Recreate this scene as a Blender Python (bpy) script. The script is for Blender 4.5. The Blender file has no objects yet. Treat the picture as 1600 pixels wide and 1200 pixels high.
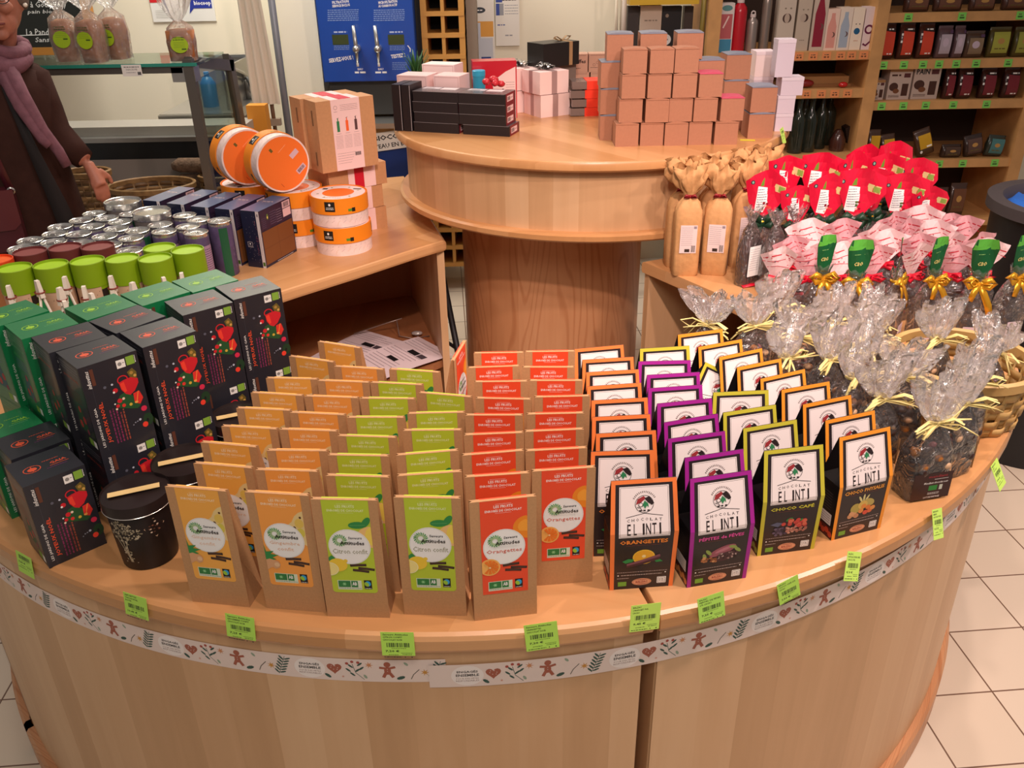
import bpy, bmesh, math, random
from mathutils import Vector, Matrix
random.seed(11)
SC=bpy.context.scene; COL=SC.collection
PI=math.pi
# ---------------- camera ----------------
FPX=1350.0; PITCH=math.radians(27.5); ROLL=math.radians(1.08); CH=1.67
_f=Vector((0,math.cos(PITCH),-math.sin(PITCH))); _u=Vector((0,math.sin(PITCH),math.cos(PITCH))); _r=Vector((1,0,0))
CR=_r*math.cos(ROLL)-_u*math.sin(ROLL); CU=_u*math.cos(ROLL)+_r*math.sin(ROLL)
cd=bpy.data.cameras.new('camera'); cam=bpy.data.objects.new('camera',cd); COL.objects.link(cam)
cd.sensor_fit='HORIZONTAL'; cd.sensor_width=36; cd.lens=36*FPX/1600; cd.clip_start=.05; cd.clip_end=60
cam.matrix_world=Matrix(((CR.x,CU.x,-_f.x,0),(CR.y,CU.y,-_f.y,0),(CR.z,CU.z,-_f.z,CH),(0,0,0,1)))
SC.camera=cam
# ---------------- colour management, world, lights ----------------
SC.view_settings.view_transform='Standard'; SC.view_settings.look='None'; SC.view_settings.gamma=1; SC.view_settings.exposure=0.15
SC.view_settings.use_curve_mapping=False
W=bpy.data.worlds.new('world'); SC.world=W; W.use_nodes=True
W.node_tree.nodes['Background'].inputs[0].default_value=(1,.92,.87,1); W.node_tree.nodes['Background'].inputs[1].default_value=.17
def lamp(kind,loc,target,power,color,size=.2,angle=90,blend=.6):
    l=bpy.data.lights.new('ceiling_or_fill_light',kind); l.energy=power; l.color=color
    if kind=='AREA': l.shape='DISK'; l.size=size
    if kind=='SPOT': l.spot_size=math.radians(angle); l.spot_blend=blend; l.shadow_soft_size=size
    o=bpy.data.objects.new('ceiling_or_fill_light',l); COL.objects.link(o); o.location=loc
    o.rotation_euler=(Vector(target)-Vector(loc)).to_track_quat('-Z','Y').to_euler(); return o
WARM=(1,.77,.70); WARM2=(1,.90,.82); NEUT=(1,.95,.86)
lamp('SPOT',(1.0,.75,2.75),(.4,1.9,.8),78,WARM,.05,105,.7)
lamp('SPOT',(.10,.62,2.75),(.1,2.4,.75),54,WARM,.05,85,.7)
lamp('SPOT',(.95,1.75,2.8),(.8,1.7,.8),44,WARM,.04,110,.8)  # added light, set overhead to brighten the clear bags
lamp('SPOT',(-1.4,1.9,2.8),(-.9,2.0,.8),24,WARM2,.08,110,.9)
lamp('SPOT',(.30,.30,2.7),(.16,2.72,.45),120,(1,.74,.66),.04,42,.6)  # added narrow spot, brightens the table stem and the bag fronts
lamp('AREA',(-.05,-.35,2.7),(-.1,1.3,.85),17,WARM2,.8)  # added fill light behind the camera, lifts the bag fronts
lamp('AREA',(-1.2,3.9,2.9),(-1.2,4.3,1.0),44,NEUT,.9)
lamp('AREA',(.5,3.7,2.9),(.2,4.4,1.0),13,WARM2,.8)
lamp('SPOT',(2.1,1.2,2.9),(1.7,1.6,0),130,WARM,.08,110,.8)
# ---------------- projection helpers: a ray of the camera met with a real plane ----------------
def ray(x,y): return _f+CR*((x-800)/FPX)-CU*((y-600)/FPX)
def atz(x,y,z):
    d=ray(x,y); t=(z-CH)/d.z; return Vector((d.x*t,d.y*t,z))
def aty(x,y,Y):
    d=ray(x,y); t=Y/d.y; return Vector((d.x*t,Y,CH+d.z*t))
# ---------------- materials ----------------
def lin(c):
    if isinstance(c,str): c=tuple(int(c[i:i+2],16)/255 for i in (0,2,4))
    return tuple((v/12.92 if v<=.04045 else ((v+.055)/1.055)**2.4) for v in c)
_M={}
def mat(col,rough=.6,metal=0,noise=0,nscale=40,trans=0,alpha=1,bump=0,bscale=60,spec=.5,ior=1.45,emit=0,coat=0,name=None):
    key=(col,rough,metal,noise,nscale,trans,alpha,bump,bscale,spec,emit,coat)
    if key in _M: return _M[key]
    m=bpy.data.materials.new(name or 'mat_'+str(col)); m.use_nodes=True; nt=m.node_tree; b=nt.nodes['Principled BSDF']
    c=lin(col); b.inputs['Base Color'].default_value=(*c,1); b.inputs['Roughness'].default_value=rough; b.inputs['Metallic'].default_value=metal
    b.inputs['Specular IOR Level'].default_value=spec; b.inputs['IOR'].default_value=ior
    if trans: b.inputs['Transmission Weight'].default_value=trans
    if alpha<1: b.inputs['Alpha'].default_value=alpha
    if coat: b.inputs['Coat Weight'].default_value=coat; b.inputs['Coat Roughness'].default_value=.1
    if emit: b.inputs['Emission Color'].default_value=(*c,1); b.inputs['Emission Strength'].default_value=emit
    tc=None
    if noise or bump: tc=nt.nodes.new('ShaderNodeTexCoord')
    if noise:
        n=nt.nodes.new('ShaderNodeTexNoise'); n.inputs['Scale'].default_value=nscale; n.inputs['Detail'].default_value=5
        nt.links.new(tc.outputs['Object'],n.inputs['Vector'])
        r=nt.nodes.new('ShaderNodeValToRGB'); r.color_ramp.elements[0].position=.3; r.color_ramp.elements[1].position=.7
        r.color_ramp.elements[0].color=(*[v*(1-noise) for v in c],1); r.color_ramp.elements[1].color=(*[min(1,v*(1+noise)) for v in c],1)
        nt.links.new(n.outputs['Fac'],r.inputs['Fac']); nt.links.new(r.outputs['Color'],b.inputs['Base Color'])
    if bump:
        n=nt.nodes.new('ShaderNodeTexNoise'); n.inputs['Scale'].default_value=bscale; n.inputs['Detail'].default_value=4
        nt.links.new(tc.outputs['Object'],n.inputs['Vector'])
        bp=nt.nodes.new('ShaderNodeBump'); bp.inputs['Strength'].default_value=bump; bp.inputs['Distance'].default_value=.004
        nt.links.new(n.outputs['Fac'],bp.inputs['Height']); nt.links.new(bp.outputs['Normal'],b.inputs['Normal'])
    _M[key]=m; return m
def wood(name,c1,c2,c3,board=.07,grain=30,rough=.38,knots=False,rowl=1.1):
    """glued boards along v of the UV map: every board its own tone, fine grain along it"""
    m=bpy.data.materials.new(name); m.use_nodes=True; nt=m.node_tree; N=nt.nodes; L=nt.links; b=N['Principled BSDF']
    uv=N.new('ShaderNodeUVMap'); sp=N.new('ShaderNodeSeparateXYZ'); L.new(uv.outputs[0],sp.inputs[0])
    def mth(op,a,bv=None):
        n=N.new('ShaderNodeMath'); n.operation=op
        for i,v in enumerate((a,bv)):
            if v is None: continue
            if isinstance(v,(int,float)): n.inputs[i].default_value=v
            else: L.new(v,n.inputs[i])
        return n.outputs[0]
    bi=mth('FLOOR',mth('DIVIDE',sp.outputs[0],board))
    row=mth('FLOOR',mth('DIVIDE',mth('ADD',sp.outputs[1],mth('MULTIPLY',bi,.37 if rowl<3 else 0)),rowl))
    cb=N.new('ShaderNodeCombineXYZ'); L.new(bi,cb.inputs[0]); L.new(row,cb.inputs[1])
    wn=N.new('ShaderNodeTexWhiteNoise'); L.new(cb.outputs[0],wn.inputs['Vector'])
    cb2=N.new('ShaderNodeCombineXYZ'); L.new(mth('MULTIPLY',sp.outputs[0],grain),cb2.inputs[0]); L.new(mth('MULTIPLY',sp.outputs[1],grain*.06),cb2.inputs[1]); L.new(mth('MULTIPLY',wn.outputs['Value'],30),cb2.inputs[2])
    ns=N.new('ShaderNodeTexNoise'); ns.inputs['Scale'].default_value=1; ns.inputs['Detail'].default_value=6; ns.inputs['Distortion'].default_value=.6; L.new(cb2.outputs[0],ns.inputs['Vector'])
    r=N.new('ShaderNodeValToRGB'); e=r.color_ramp.elements; e[0].position=0; e[0].color=(*lin(c1),1); e[1].position=1; e[1].color=(*lin(c3),1)
    k=e.new(.5); k.color=(*lin(c2),1)
    L.new(mth('ADD',mth('MULTIPLY',wn.outputs['Value'],.55),mth('MULTIPLY',ns.outputs['Fac'],.5)),r.inputs['Fac'])
    out=r.outputs['Color']
    if knots:
        cb3=N.new('ShaderNodeCombineXYZ'); L.new(mth('MULTIPLY',sp.outputs[0],3.4),cb3.inputs[0]); L.new(mth('MULTIPLY',sp.outputs[1],.55),cb3.inputs[1])
        n3=N.new('ShaderNodeTexNoise'); n3.inputs['Scale'].default_value=1.6; n3.inputs['Detail'].default_value=1.5; n3.inputs['Distortion'].default_value=.5; L.new(cb3.outputs[0],n3.inputs['Vector'])
        sn=mth('SINE',mth('MULTIPLY',n3.outputs['Fac'],95)); wvo=mth('MULTIPLY',mth('ADD',sn,1),.5)
        rr=N.new('ShaderNodeValToRGB'); rr.color_ramp.elements[0].position=.0; rr.color_ramp.elements[0].color=(.80,.68,.60,1); rr.color_ramp.elements[1].position=.28; rr.color_ramp.elements[1].color=(1,1,1,1)
        L.new(wvo,rr.inputs['Fac'])
        mx=N.new('ShaderNodeMix'); mx.data_type='RGBA'; mx.blend_type='MULTIPLY'; mx.inputs['Factor'].default_value=.75
        L.new(out,mx.inputs['A']); L.new(rr.outputs['Color'],mx.inputs['B']); out=mx.outputs['Result']
    L.new(out,b.inputs['Base Color']); b.inputs['Roughness'].default_value=rough
    bp=N.new('ShaderNodeBump'); bp.inputs['Strength'].default_value=.08; bp.inputs['Distance'].default_value=.001; L.new(ns.outputs['Fac'],bp.inputs['Height']); L.new(bp.outputs['Normal'],b.inputs['Normal'])
    return m
def film(name,tint,dens=.12,rough=.12,glint=.5):
    """clear wrapping film: mostly see-through, crumpled glossy reflections"""
    m=bpy.data.materials.new(name); m.use_nodes=True; nt=m.node_tree; N=nt.nodes; L=nt.links
    for n in list(N): 
        if n.type=='BSDF_PRINCIPLED': N.remove(n)
    out=[n for n in N if n.type=='OUTPUT_MATERIAL'][0]
    tr=N.new('ShaderNodeBsdfTransparent'); gl=N.new('ShaderNodeBsdfGlossy'); df=N.new('ShaderNodeBsdfDiffuse'); tl=N.new('ShaderNodeBsdfTranslucent')
    gl.inputs['Roughness'].default_value=rough; gl.inputs['Color'].default_value=(1,1,1,1)
    df.inputs['Color'].default_value=(*lin(tint),1); tl.inputs['Color'].default_value=(*lin(tint),1)
    tc=N.new('ShaderNodeTexCoord'); ns=N.new('ShaderNodeTexNoise'); ns.inputs['Scale'].default_value=38; ns.inputs['Detail'].default_value=3; ns.inputs['Distortion'].default_value=1.5; L.new(tc.outputs['Object'],ns.inputs['Vector'])
    bp=N.new('ShaderNodeBump'); bp.inputs['Strength'].default_value=1; bp.inputs['Distance'].default_value=.012; L.new(ns.outputs['Fac'],bp.inputs['Height'])
    for n in (gl,df): L.new(bp.outputs['Normal'],n.inputs['Normal'])
    m0=N.new('ShaderNodeMixShader'); m0.inputs[0].default_value=.45; L.new(df.outputs[0],m0.inputs[1]); L.new(tl.outputs[0],m0.inputs[2])
    m1=N.new('ShaderNodeMixShader'); m1.inputs[0].default_value=dens; L.new(tr.outputs[0],m1.inputs[1]); L.new(m0.outputs[0],m1.inputs[2])
    fr=N.new('ShaderNodeFresnel'); fr.inputs['IOR'].default_value=1.5; L.new(bp.outputs['Normal'],fr.inputs['Normal'])
    mu=N.new('ShaderNodeMath'); mu.operation='MULTIPLY_ADD'; mu.inputs[1].default_value=glint; mu.inputs[2].default_value=.04; mu.use_clamp=True; L.new(fr.outputs[0],mu.inputs[0])
    m2=N.new('ShaderNodeMixShader'); L.new(mu.outputs[0],m2.inputs[0]); L.new(m1.outputs[0],m2.inputs[1]); L.new(gl.outputs[0],m2.inputs[2])
    L.new(m2.outputs[0],out.inputs['Surface']); return m
# ---------------- mesh builder ----------------
class MB:
    def __init__(s): s.v=[]; s.f=[]; s.m=[]; s.uv=[]; s.sm=[]; s.mats=[]
    def mi(s,m):
        if m not in s.mats: s.mats.append(m)
        return s.mats.index(m)
    def add(s,vs,fs,m,smooth=False,uvs=None,T=None):
        b=len(s.v); k=s.mi(m)
        for p in vs:
            p=Vector(p); s.v.append(T@p if T else p)
        for i,f in enumerate(fs):
            s.f.append([b+j for j in f]); s.m.append(k); s.sm.append(smooth)
            if uvs: s.uv.append([uvs[j] for j in f])
            else: s.uv.append([(vs[j][0],vs[j][1]) for j in f])
        return s
    def box(s,x0,x1,y0,y1,z0,z1,m,T=None,ms=None):
        V=[(x0,y0,z0),(x1,y0,z0),(x1,y1,z0),(x0,y1,z0),(x0,y0,z1),(x1,y0,z1),(x1,y1,z1),(x0,y1,z1)]
        F=[(0,3,2,1),(4,5,6,7),(0,1,5,4),(1,2,6,5),(2,3,7,6),(3,0,4,7)]
        U=[[(V[j][0],V[j][1]) for j in F[0]],[(V[j][0],V[j][1]) for j in F[1]],[(V[j][0],V[j][2]) for j in F[2]],[(V[j][1],V[j][2]) for j in F[3]],[(V[j][0],V[j][2]) for j in F[4]],[(V[j][1],V[j][2]) for j in F[5]]]
        b=len(s.v)
        for p in V: p=Vector(p); s.v.append(T@p if T else p)
        for i,f in enumerate(F):
            s.f.append([b+j for j in f]); s.m.append(s.mi((ms or {}).get(i,m))); s.sm.append(False); s.uv.append(U[i])
        return s
    def lathe(s,prof,n,m,T=None,a0=0,a1=2*PI,smooth=True,close=None,squash=1,ms=None):
        if smooth and len(prof)>2:
            runs=[[prof[0],prof[1]]]; idx=[0]
            for i in range(2,len(prof)):
                a,b,c=prof[i-2],prof[i-1],prof[i]; u=(b[0]-a[0],b[1]-a[1]); v=(c[0]-b[0],c[1]-b[1]); lu=math.hypot(*u) or 1; lv=math.hypot(*v) or 1
                if (u[0]*v[0]+u[1]*v[1])/lu/lv<.80: runs.append([b,c]); idx.append(i-1)
                else: runs[-1].append(c)
            if len(runs)>1:
                for r_,k0 in zip(runs,idx): s._lathe(r_,n,m,T,a0,a1,True,squash,{q-k0:v for q,v in (ms or {}).items() if 0<=q-k0<len(r_)-1})
                return s
        return s._lathe(prof,n,m,T,a0,a1,smooth,squash,ms)
    def _lathe(s,prof,n,m,T,a0,a1,smooth,squash,ms):
        full=abs(a1-a0-2*PI)<1e-6; cnt=n if full else n+1; V=[];U=[]
        for i in range(cnt):
            a=a0+(a1-a0)*i/n
            for r,z in prof: V.append((r*math.cos(a),r*math.sin(a)*squash,z)); U.append((a*max(r,.01),z))
        k=len(prof); b=len(s.v)
        for p in V: p=Vector(p); s.v.append(T@p if T else p)
        for i in range(n):
            j=(i+1)%cnt
            for q in range(k-1):
                f=[i*k+q,j*k+q,j*k+q+1,i*k+q+1]
                if prof[q][0]<1e-6: f=[i*k+q,j*k+q+1,i*k+q+1]
                elif prof[q+1][0]<1e-6: f=[i*k+q,j*k+q,i*k+q+1]
                s.f.append([b+t for t in f]); s.m.append(s.mi((ms or {}).get(q,m))); s.sm.append(smooth)
                s.uv.append([U[t] if t//k==i or (i+1)<cnt else ((a1)*max(prof[t%k][0],.01),prof[t%k][1]) for t in f])
        return s
    def tube(s,pts,r,m,n=6,rs=None,T=None,cap=True):
        P=[Vector(p) for p in pts]; V=[];F=[]
        up=Vector((0,0,1)); prev=None
        for i,p in enumerate(P):
            t=(P[min(i+1,len(P)-1)]-P[max(i-1,0)]).normalized()
            if prev is None:
                a=t.cross(up)
                if a.length<.1: a=t.cross(Vector((1,0,0)))
            else: a=prev-t*prev.dot(t)
            a.normalize(); prev=a; bb=t.cross(a); R=rs[i] if rs else r
            for k in range(n): V.append(p+a*(R*math.cos(2*PI*k/n))+bb*(R*math.sin(2*PI*k/n)))
        for i in range(len(P)-1):
            for k in range(n): F.append((i*n+k,i*n+(k+1)%n,(i+1)*n+(k+1)%n,(i+1)*n+k))
        if cap: F.append(tuple(range(n))[::-1]); F.append(tuple((len(P)-1)*n+k for k in range(n)))
        return s.add(V,F,m,True,T=T)
    def ribbon(s,pts,wid,m,T=None,side=None,th=0.0006):
        """a thin strip with real thickness following pts"""
        P=[Vector(p) for p in pts]; V=[];F=[]
        for i,p in enumerate(P):
            t=(P[min(i+1,len(P)-1)]-P[max(i-1,0)]).normalized(); sd=Vector(side) if side else t.cross(Vector((0,0,1)))
            sd=(sd-t*sd.dot(t)); sd=sd.normalized() if sd.length>1e-4 else Vector((1,0,0)); nn=t.cross(sd)*th; w=(wid[i] if isinstance(wid,(list,tuple)) else wid)/2
            V+= [p-sd*w+nn,p+sd*w+nn,p+sd*w-nn,p-sd*w-nn]
        for i in range(len(P)-1):
            a=i*4;b=a+4
            for k in range(4): F.append((a+k,a+(k+1)%4,b+(k+1)%4,b+k))
        F+=[(3,2,1,0),tuple(len(V)-4+k for k in range(4))]
        return s.add(V,F,m,True,T=T)
    def ball(s,c,r,m,seg=10,rings=7,sc=(1,1,1),jit=0,T=None,R=None):
        V=[];F=[]; R=R or Matrix.Identity(3); rd=random
        V.append(Vector((0,0,-1)))
        for i in range(1,rings):
            for k in range(seg):
                a=PI*i/rings; V.append(Vector((math.sin(a)*math.cos(2*PI*k/seg),math.sin(a)*math.sin(2*PI*k/seg),-math.cos(a))))
        V.append(Vector((0,0,1))); e=len(V)-1
        V=[R@Vector((p.x*sc[0],p.y*sc[1],p.z*sc[2]))*r*(1+(rd.uniform(-jit,jit) if jit else 0))+Vector(c) for p in V]
        for k in range(seg):
            F.append((0,1+(k+1)%seg,1+k)); o=1+(rings-2)*seg; F.append((e,o+k,o+(k+1)%seg))
            for i in range(rings-2): a=1+i*seg; b=a+seg; F.append((a+k,a+(k+1)%seg,b+(k+1)%seg,b+k))
        return s.add(V,F,m,True,T=T)
    def prism(s,poly,z0,z1,m,mside=None,T=None,bev=0):
        n=len(poly); V=[(x,y,z0) for x,y in poly]+[(x,y,z1) for x,y in poly]
        s.add(V,[tuple(range(n))[::-1],tuple(range(n,2*n))],m,T=T)
        ac=0; V2=[];U2=[];F2=[]
        for i in range(n):
            a=poly[i];b=poly[(i+1)%n]; l=math.dist(a,b)
            V2+=[(a[0],a[1],z0),(b[0],b[1],z0),(b[0],b[1],z1),(a[0],a[1],z1)]; U2+=[(ac,z0),(ac+l,z0),(ac+l,z1),(ac,z1)]; F2.append((4*i,4*i+1,4*i+2,4*i+3)); ac+=l
        return s.add(V2,F2,mside or m,uvs=U2,T=T)
    def mesh(s,name,bevel=0):
        me=bpy.data.meshes.new(name); me.from_pydata([tuple(p) for p in s.v],[],s.f)
        for m in s.mats: me.materials.append(m)
        me.polygons.foreach_set('material_index',s.m); me.polygons.foreach_set('use_smooth',s.sm)
        ul=me.uv_layers.new(name='UVMap'); flat=[c for f in s.uv for p in f for c in p]
        if len(flat)==len(me.loops)*2: ul.data.foreach_set('uv',flat)
        me.update(); return me
    def obj(s,name,parent=None,**k):
        return link(s.mesh(name),name,parent,**k)
def link(me,name,parent=None,loc=None,rz=None,**k):
    o=bpy.data.objects.new(name,me); COL.objects.link(o)
    if parent: o.parent=parent
    if loc is not None: o.location=loc
    if rz is not None: o.rotation_euler=(0,0,rz)
    for a,b in k.items():
        if b is not None: o[a]=b
    return o
def thing(name,label,cat,loc=(0,0,0),rz=0,group=None,rot=None):
    o=bpy.data.objects.new(name,None); COL.objects.link(o); o.location=loc; o.rotation_euler=rot or (0,0,rz); o.empty_display_size=.02
    o['label']=label; o['category']=cat
    if group: o['group']=group
    return o
def tag(o,label,cat,group=None,kind=None):
    o['label']=label; o['category']=cat
    if group: o['group']=group
    if kind: o['kind']=kind
    return o
def dup(root,loc=None,rz=None,label=None,group=None,rot=None):
    r=root.copy(); COL.objects.link(r)
    if loc is not None: r.location=loc
    if rz is not None: r.rotation_euler=(0,0,rz)
    if rot is not None: r.rotation_euler=rot
    if label: r['label']=label
    if group: r['group']=group
    for ch in list(root.children):
        c=ch.copy(); COL.objects.link(c); c.parent=r
        for g in list(ch.children):
            d=g.copy(); COL.objects.link(d); d.parent=c
    return r
class Proto:
    """first use moves the built thing itself, later uses copy it"""
    def __init__(s,root): s.r=root; s.used=False
    def put(s,loc,rz=0,label=None,group=None,rot=None):
        if s.used: return dup(s.r,loc,rz,label,group,rot)
        s.used=True; s.r.location=loc; s.r.rotation_euler=rot or (0,0,rz)
        if label: s.r['label']=label
        if group: s.r['group']=group
        return s.r
ORD=['front','second','third','fourth','fifth','sixth','seventh','eighth','ninth','tenth','eleventh','twelfth']
def relax(items,it=60):
    """items [x,y,rz,x0,x1,y0,y1]: footprints pushed apart until none overlap (a few millimetres)"""
    def cor(q):
        c,s_=math.cos(q[2]),math.sin(q[2]); return [(q[0]+u*c-v*s_,q[1]+u*s_+v*c) for u,v in ((q[3],q[5]),(q[4],q[5]),(q[4],q[6]),(q[3],q[6]))]
    for _ in range(it):
        moved=False
        for i in range(len(items)):
            for j in range(i+1,len(items)):
                a,b=items[i],items[j]
                if abs(a[0]-b[0])+abs(a[1]-b[1])>.34: continue
                A,B=cor(a),cor(b); best=None
                for q in (a,b):
                    for k in (0,PI/2):
                        ax=(math.cos(q[2]+k),math.sin(q[2]+k)); pa_=[p[0]*ax[0]+p[1]*ax[1] for p in A]; pb_=[p[0]*ax[0]+p[1]*ax[1] for p in B]
                        o=min(max(pa_),max(pb_))-max(min(pa_),min(pb_))
                        if best is None or o<best[0]: best=(o,ax,1 if sum(pa_)<sum(pb_) else -1)
                if best[0]>-.0006:
                    d_=(best[0]+.0012)/2*best[2]; a[0]-=best[1][0]*d_; a[1]-=best[1][1]*d_; b[0]+=best[1][0]*d_; b[1]+=best[1][1]*d_; moved=True
        if not moved: break
    return items
def relaxc(it_,n=200):
    """round footprints [x,y,r] pushed apart until none overlap"""
    for _ in range(n):
        mv=False
        for i in range(len(it_)):
            for j in range(i+1,len(it_)):
                a,b=it_[i],it_[j]; dx,dy=b[0]-a[0],b[1]-a[1]; d_=math.hypot(dx,dy) or 1e-6; o=a[2]+b[2]+.0008-d_
                if o>0: mv=True; a[0]-=dx/d_*o/2; a[1]-=dy/d_*o/2; b[0]+=dx/d_*o/2; b[1]+=dy/d_*o/2
        if not mv: break
    return it_
# ---------------- printed art: flat shapes laid on a surface ----------------
_T={}
def text_geo(s,bold,shear=0):
    key=(s,bold,shear)
    if key in _T: return _T[key]
    cu=bpy.data.curves.new('t','FONT'); cu.body=s; cu.size=1; cu.resolution_u=1; cu.offset=bold; cu.shear=shear; cu.fill_mode='FRONT'
    o=bpy.data.objects.new('t',cu); me=bpy.data.meshes.new_from_object(o)
    V=[(v.co.x,v.co.y) for v in me.vertices]; F=[tuple(p.vertices) for p in me.polygons]
    bpy.data.objects.remove(o); bpy.data.curves.remove(cu); bpy.data.meshes.remove(me)
    xs=[p[0] for p in V] or [0,1]; ys=[p[1] for p in V] or [0,1]
    _T[key]=(V,F,min(xs),max(xs),min(ys),max(ys)); return _T[key]
class Art:
    def __init__(s): s.items=[]; s.n=0
    def _a(s,V,F,m): s.n+=1; s.items.append((V,F,m,s.n)); return s
    def poly(s,P,m): return s._a(list(P),[tuple(range(len(P)))],m)
    def rect(s,x0,y0,x1,y1,m): return s.poly([(x0,y0),(x1,y0),(x1,y1),(x0,y1)],m)
    def rrect(s,x0,y0,x1,y1,r,m,n=4):
        P=[]
        for cx,cy,a in ((x1-r,y1-r,0),(x0+r,y1-r,PI/2),(x0+r,y0+r,PI),(x1-r,y0+r,1.5*PI)):
            for i in range(n+1): P.append((cx+r*math.cos(a+PI/2*i/n),cy+r*math.sin(a+PI/2*i/n)))
        return s.poly(P,m)
    def ell(s,x,y,rx,ry,m,n=20,rot=0,a0=0,a1=2*PI):
        c,q=math.cos(rot),math.sin(rot); k=n if a1-a0>6.28 else n+1
        return s.poly([(x+rx*math.cos(a)*c-ry*math.sin(a)*q,y+rx*math.cos(a)*q+ry*math.sin(a)*c) for a in [a0+(a1-a0)*i/n for i in range(k)]],m)
    def ring(s,x,y,r,w,m,n=28,a0=0,a1=2*PI,ry=None):
        ry=ry or r; V=[];F=[]
        for i in range(n+1):
            a=a0+(a1-a0)*i/n; V+=[(x+r*math.cos(a),y+ry*math.sin(a)),(x+(r-w)*math.cos(a),y+(ry-w)*math.sin(a))]
        for i in range(n): F.append((2*i,2*i+2,2*i+3,2*i+1))
        return s._a(V,F,m)
    def line(s,P,w,m):
        V=[];F=[]
        for i,p in enumerate(P):
            a=P[max(i-1,0)];b=P[min(i+1,len(P)-1)]; dx,dy=b[0]-a[0],b[1]-a[1]; l=math.hypot(dx,dy) or 1; nx,ny=-dy/l*w/2,dx/l*w/2
            V+=[(p[0]+nx,p[1]+ny),(p[0]-nx,p[1]-ny)]
        for i in range(len(P)-1): F.append((2*i+1,2*i+3,2*i+2,2*i))
        return s._a(V,F,m)
    def frame(s,x0,y0,x1,y1,w,m):
        V=[(x0,y0),(x1,y0),(x1,y1),(x0,y1),(x0+w,y0+w),(x1-w,y0+w),(x1-w,y1-w),(x0+w,y1-w)]
        return s._a(V,[(0,1,5,4),(1,2,6,5),(2,3,7,6),(3,0,4,7)],m)
    def text(s,t,x,y,w,h,m,bold=0,rot=0,shear=0,fit=True):
        V,F,a,b,c,d=text_geo(t,bold,shear); sx=w/max(b-a,1e-6); sy=h/max(d-c,1e-6); co,si=math.cos(rot),math.sin(rot)
        P=[]
        for px,py in V:
            u=(px-(a+b)/2)*sx; v=(py-(c+d)/2)*sy; P.append((x+u*co-v*si,y+u*si+v*co))
        return s._a(P,F,m)
    def micro(s,x0,y,x1,h,m,rot=0):
        """a line of print too small to read: short dashes"""
        V=[];F=[]; x=x0; rd=random.Random(int(x0*1e5+y*7e4)); co,si=math.cos(rot),math.sin(rot)
        while x<x1:
            l=min(rd.uniform(1.2,4)*h,x1-x); b=len(V)
            for px,py in ((x,-h/2),(x+l,-h/2),(x+l,h/2),(x,h/2)): V.append((x0+(px-x0)*co-py*si,y+(px-x0)*si+py*co))
            F.append((b,b+1,b+2,b+3)); x+=l+h*.7
        return s._a(V,F,m)
    def barcode(s,x0,y0,x1,y1,m):
        V=[];F=[];x=x0;rd=random.Random(int(x0*9e4)+3); w=(x1-x0)
        while x<x1:
            l=min(rd.choice((.015,.03,.045))*w,x1-x); b=len(V); V+=[(x,y0),(x+l,y0),(x+l,y1),(x,y1)]; F.append((b,b+1,b+2,b+3)); x+=l+rd.choice((.015,.03))*w
        return s._a(V,F,m)
    def heart(s,x,y,r,m):
        P=[]
        for i in range(20):
            t=2*PI*i/20; P.append((x+r*.0625*16*math.sin(t)**3,y+r*.0625*(13*math.cos(t)-5*math.cos(2*t)-2*math.cos(3*t)-math.cos(4*t))))
        V=P+[(x,y-r*.1)]; return s._a(V,[(20,i,(i+1)%20)[::-1] for i in range(20)],m)
    def star(s,x,y,r,m,n=8,q=.45):
        P=[(x+(r if i%2==0 else r*q)*math.cos(PI*i/n),y+(r if i%2==0 else r*q)*math.sin(PI*i/n)) for i in range(2*n)]
        return s._a(P+[(x,y)],[(2*n,i,(i+1)%(2*n)) for i in range(2*n)],m)
    def bake(s,mb,fn,cu=(),cv=(),T=None,eps=.00007,base=0.0002):
        """fn(u,v,h)->3D point; cu/cv are crease or bend lines where the art must be cut"""
        boxes=[]
        for V,F,m,k in s.items:
            if not V: continue
            bb=(min(p[0] for p in V),min(p[1] for p in V),max(p[0] for p in V),max(p[1] for p in V))
            lay=1+max([l for (q,l) in boxes if q[0]<bb[2] and q[2]>bb[0] and q[1]<bb[3] and q[3]>bb[1]] or [0]); boxes.append((bb,lay))
            h=base+eps*lay
            if cu or cv:
                xs=[p[0] for p in V]; ys=[p[1] for p in V]
                cuts=[('u',c) for c in cu if min(xs)<c<max(xs)]+[('v',c) for c in cv if min(ys)<c<max(ys)]
                if cuts:
                    bm=bmesh.new(); vs=[bm.verts.new((p[0],p[1],0)) for p in V]
                    for f in F:
                        try: bm.faces.new([vs[j] for j in f])
                        except ValueError: pass
                    for kd,c in cuts:
                        bmesh.ops.bisect_plane(bm,geom=bm.verts[:]+bm.edges[:]+bm.faces[:],plane_co=(c,c,0),plane_no=(1,0,0) if kd=='u' else (0,1,0),dist=1e-6)
                    bm.verts.index_update(); V=[(v.co.x,v.co.y) for v in bm.verts]; F=[tuple(v.index for v in f.verts) for f in bm.faces]; bm.free()
            mb.add([fn(p[0],p[1],h) for p in V],F,m,T=T)
        return mb
def flat(T=None):
    """art plane: u along x, v up, facing -y"""
    return lambda u,v,h: (u,-h,v)
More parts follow.
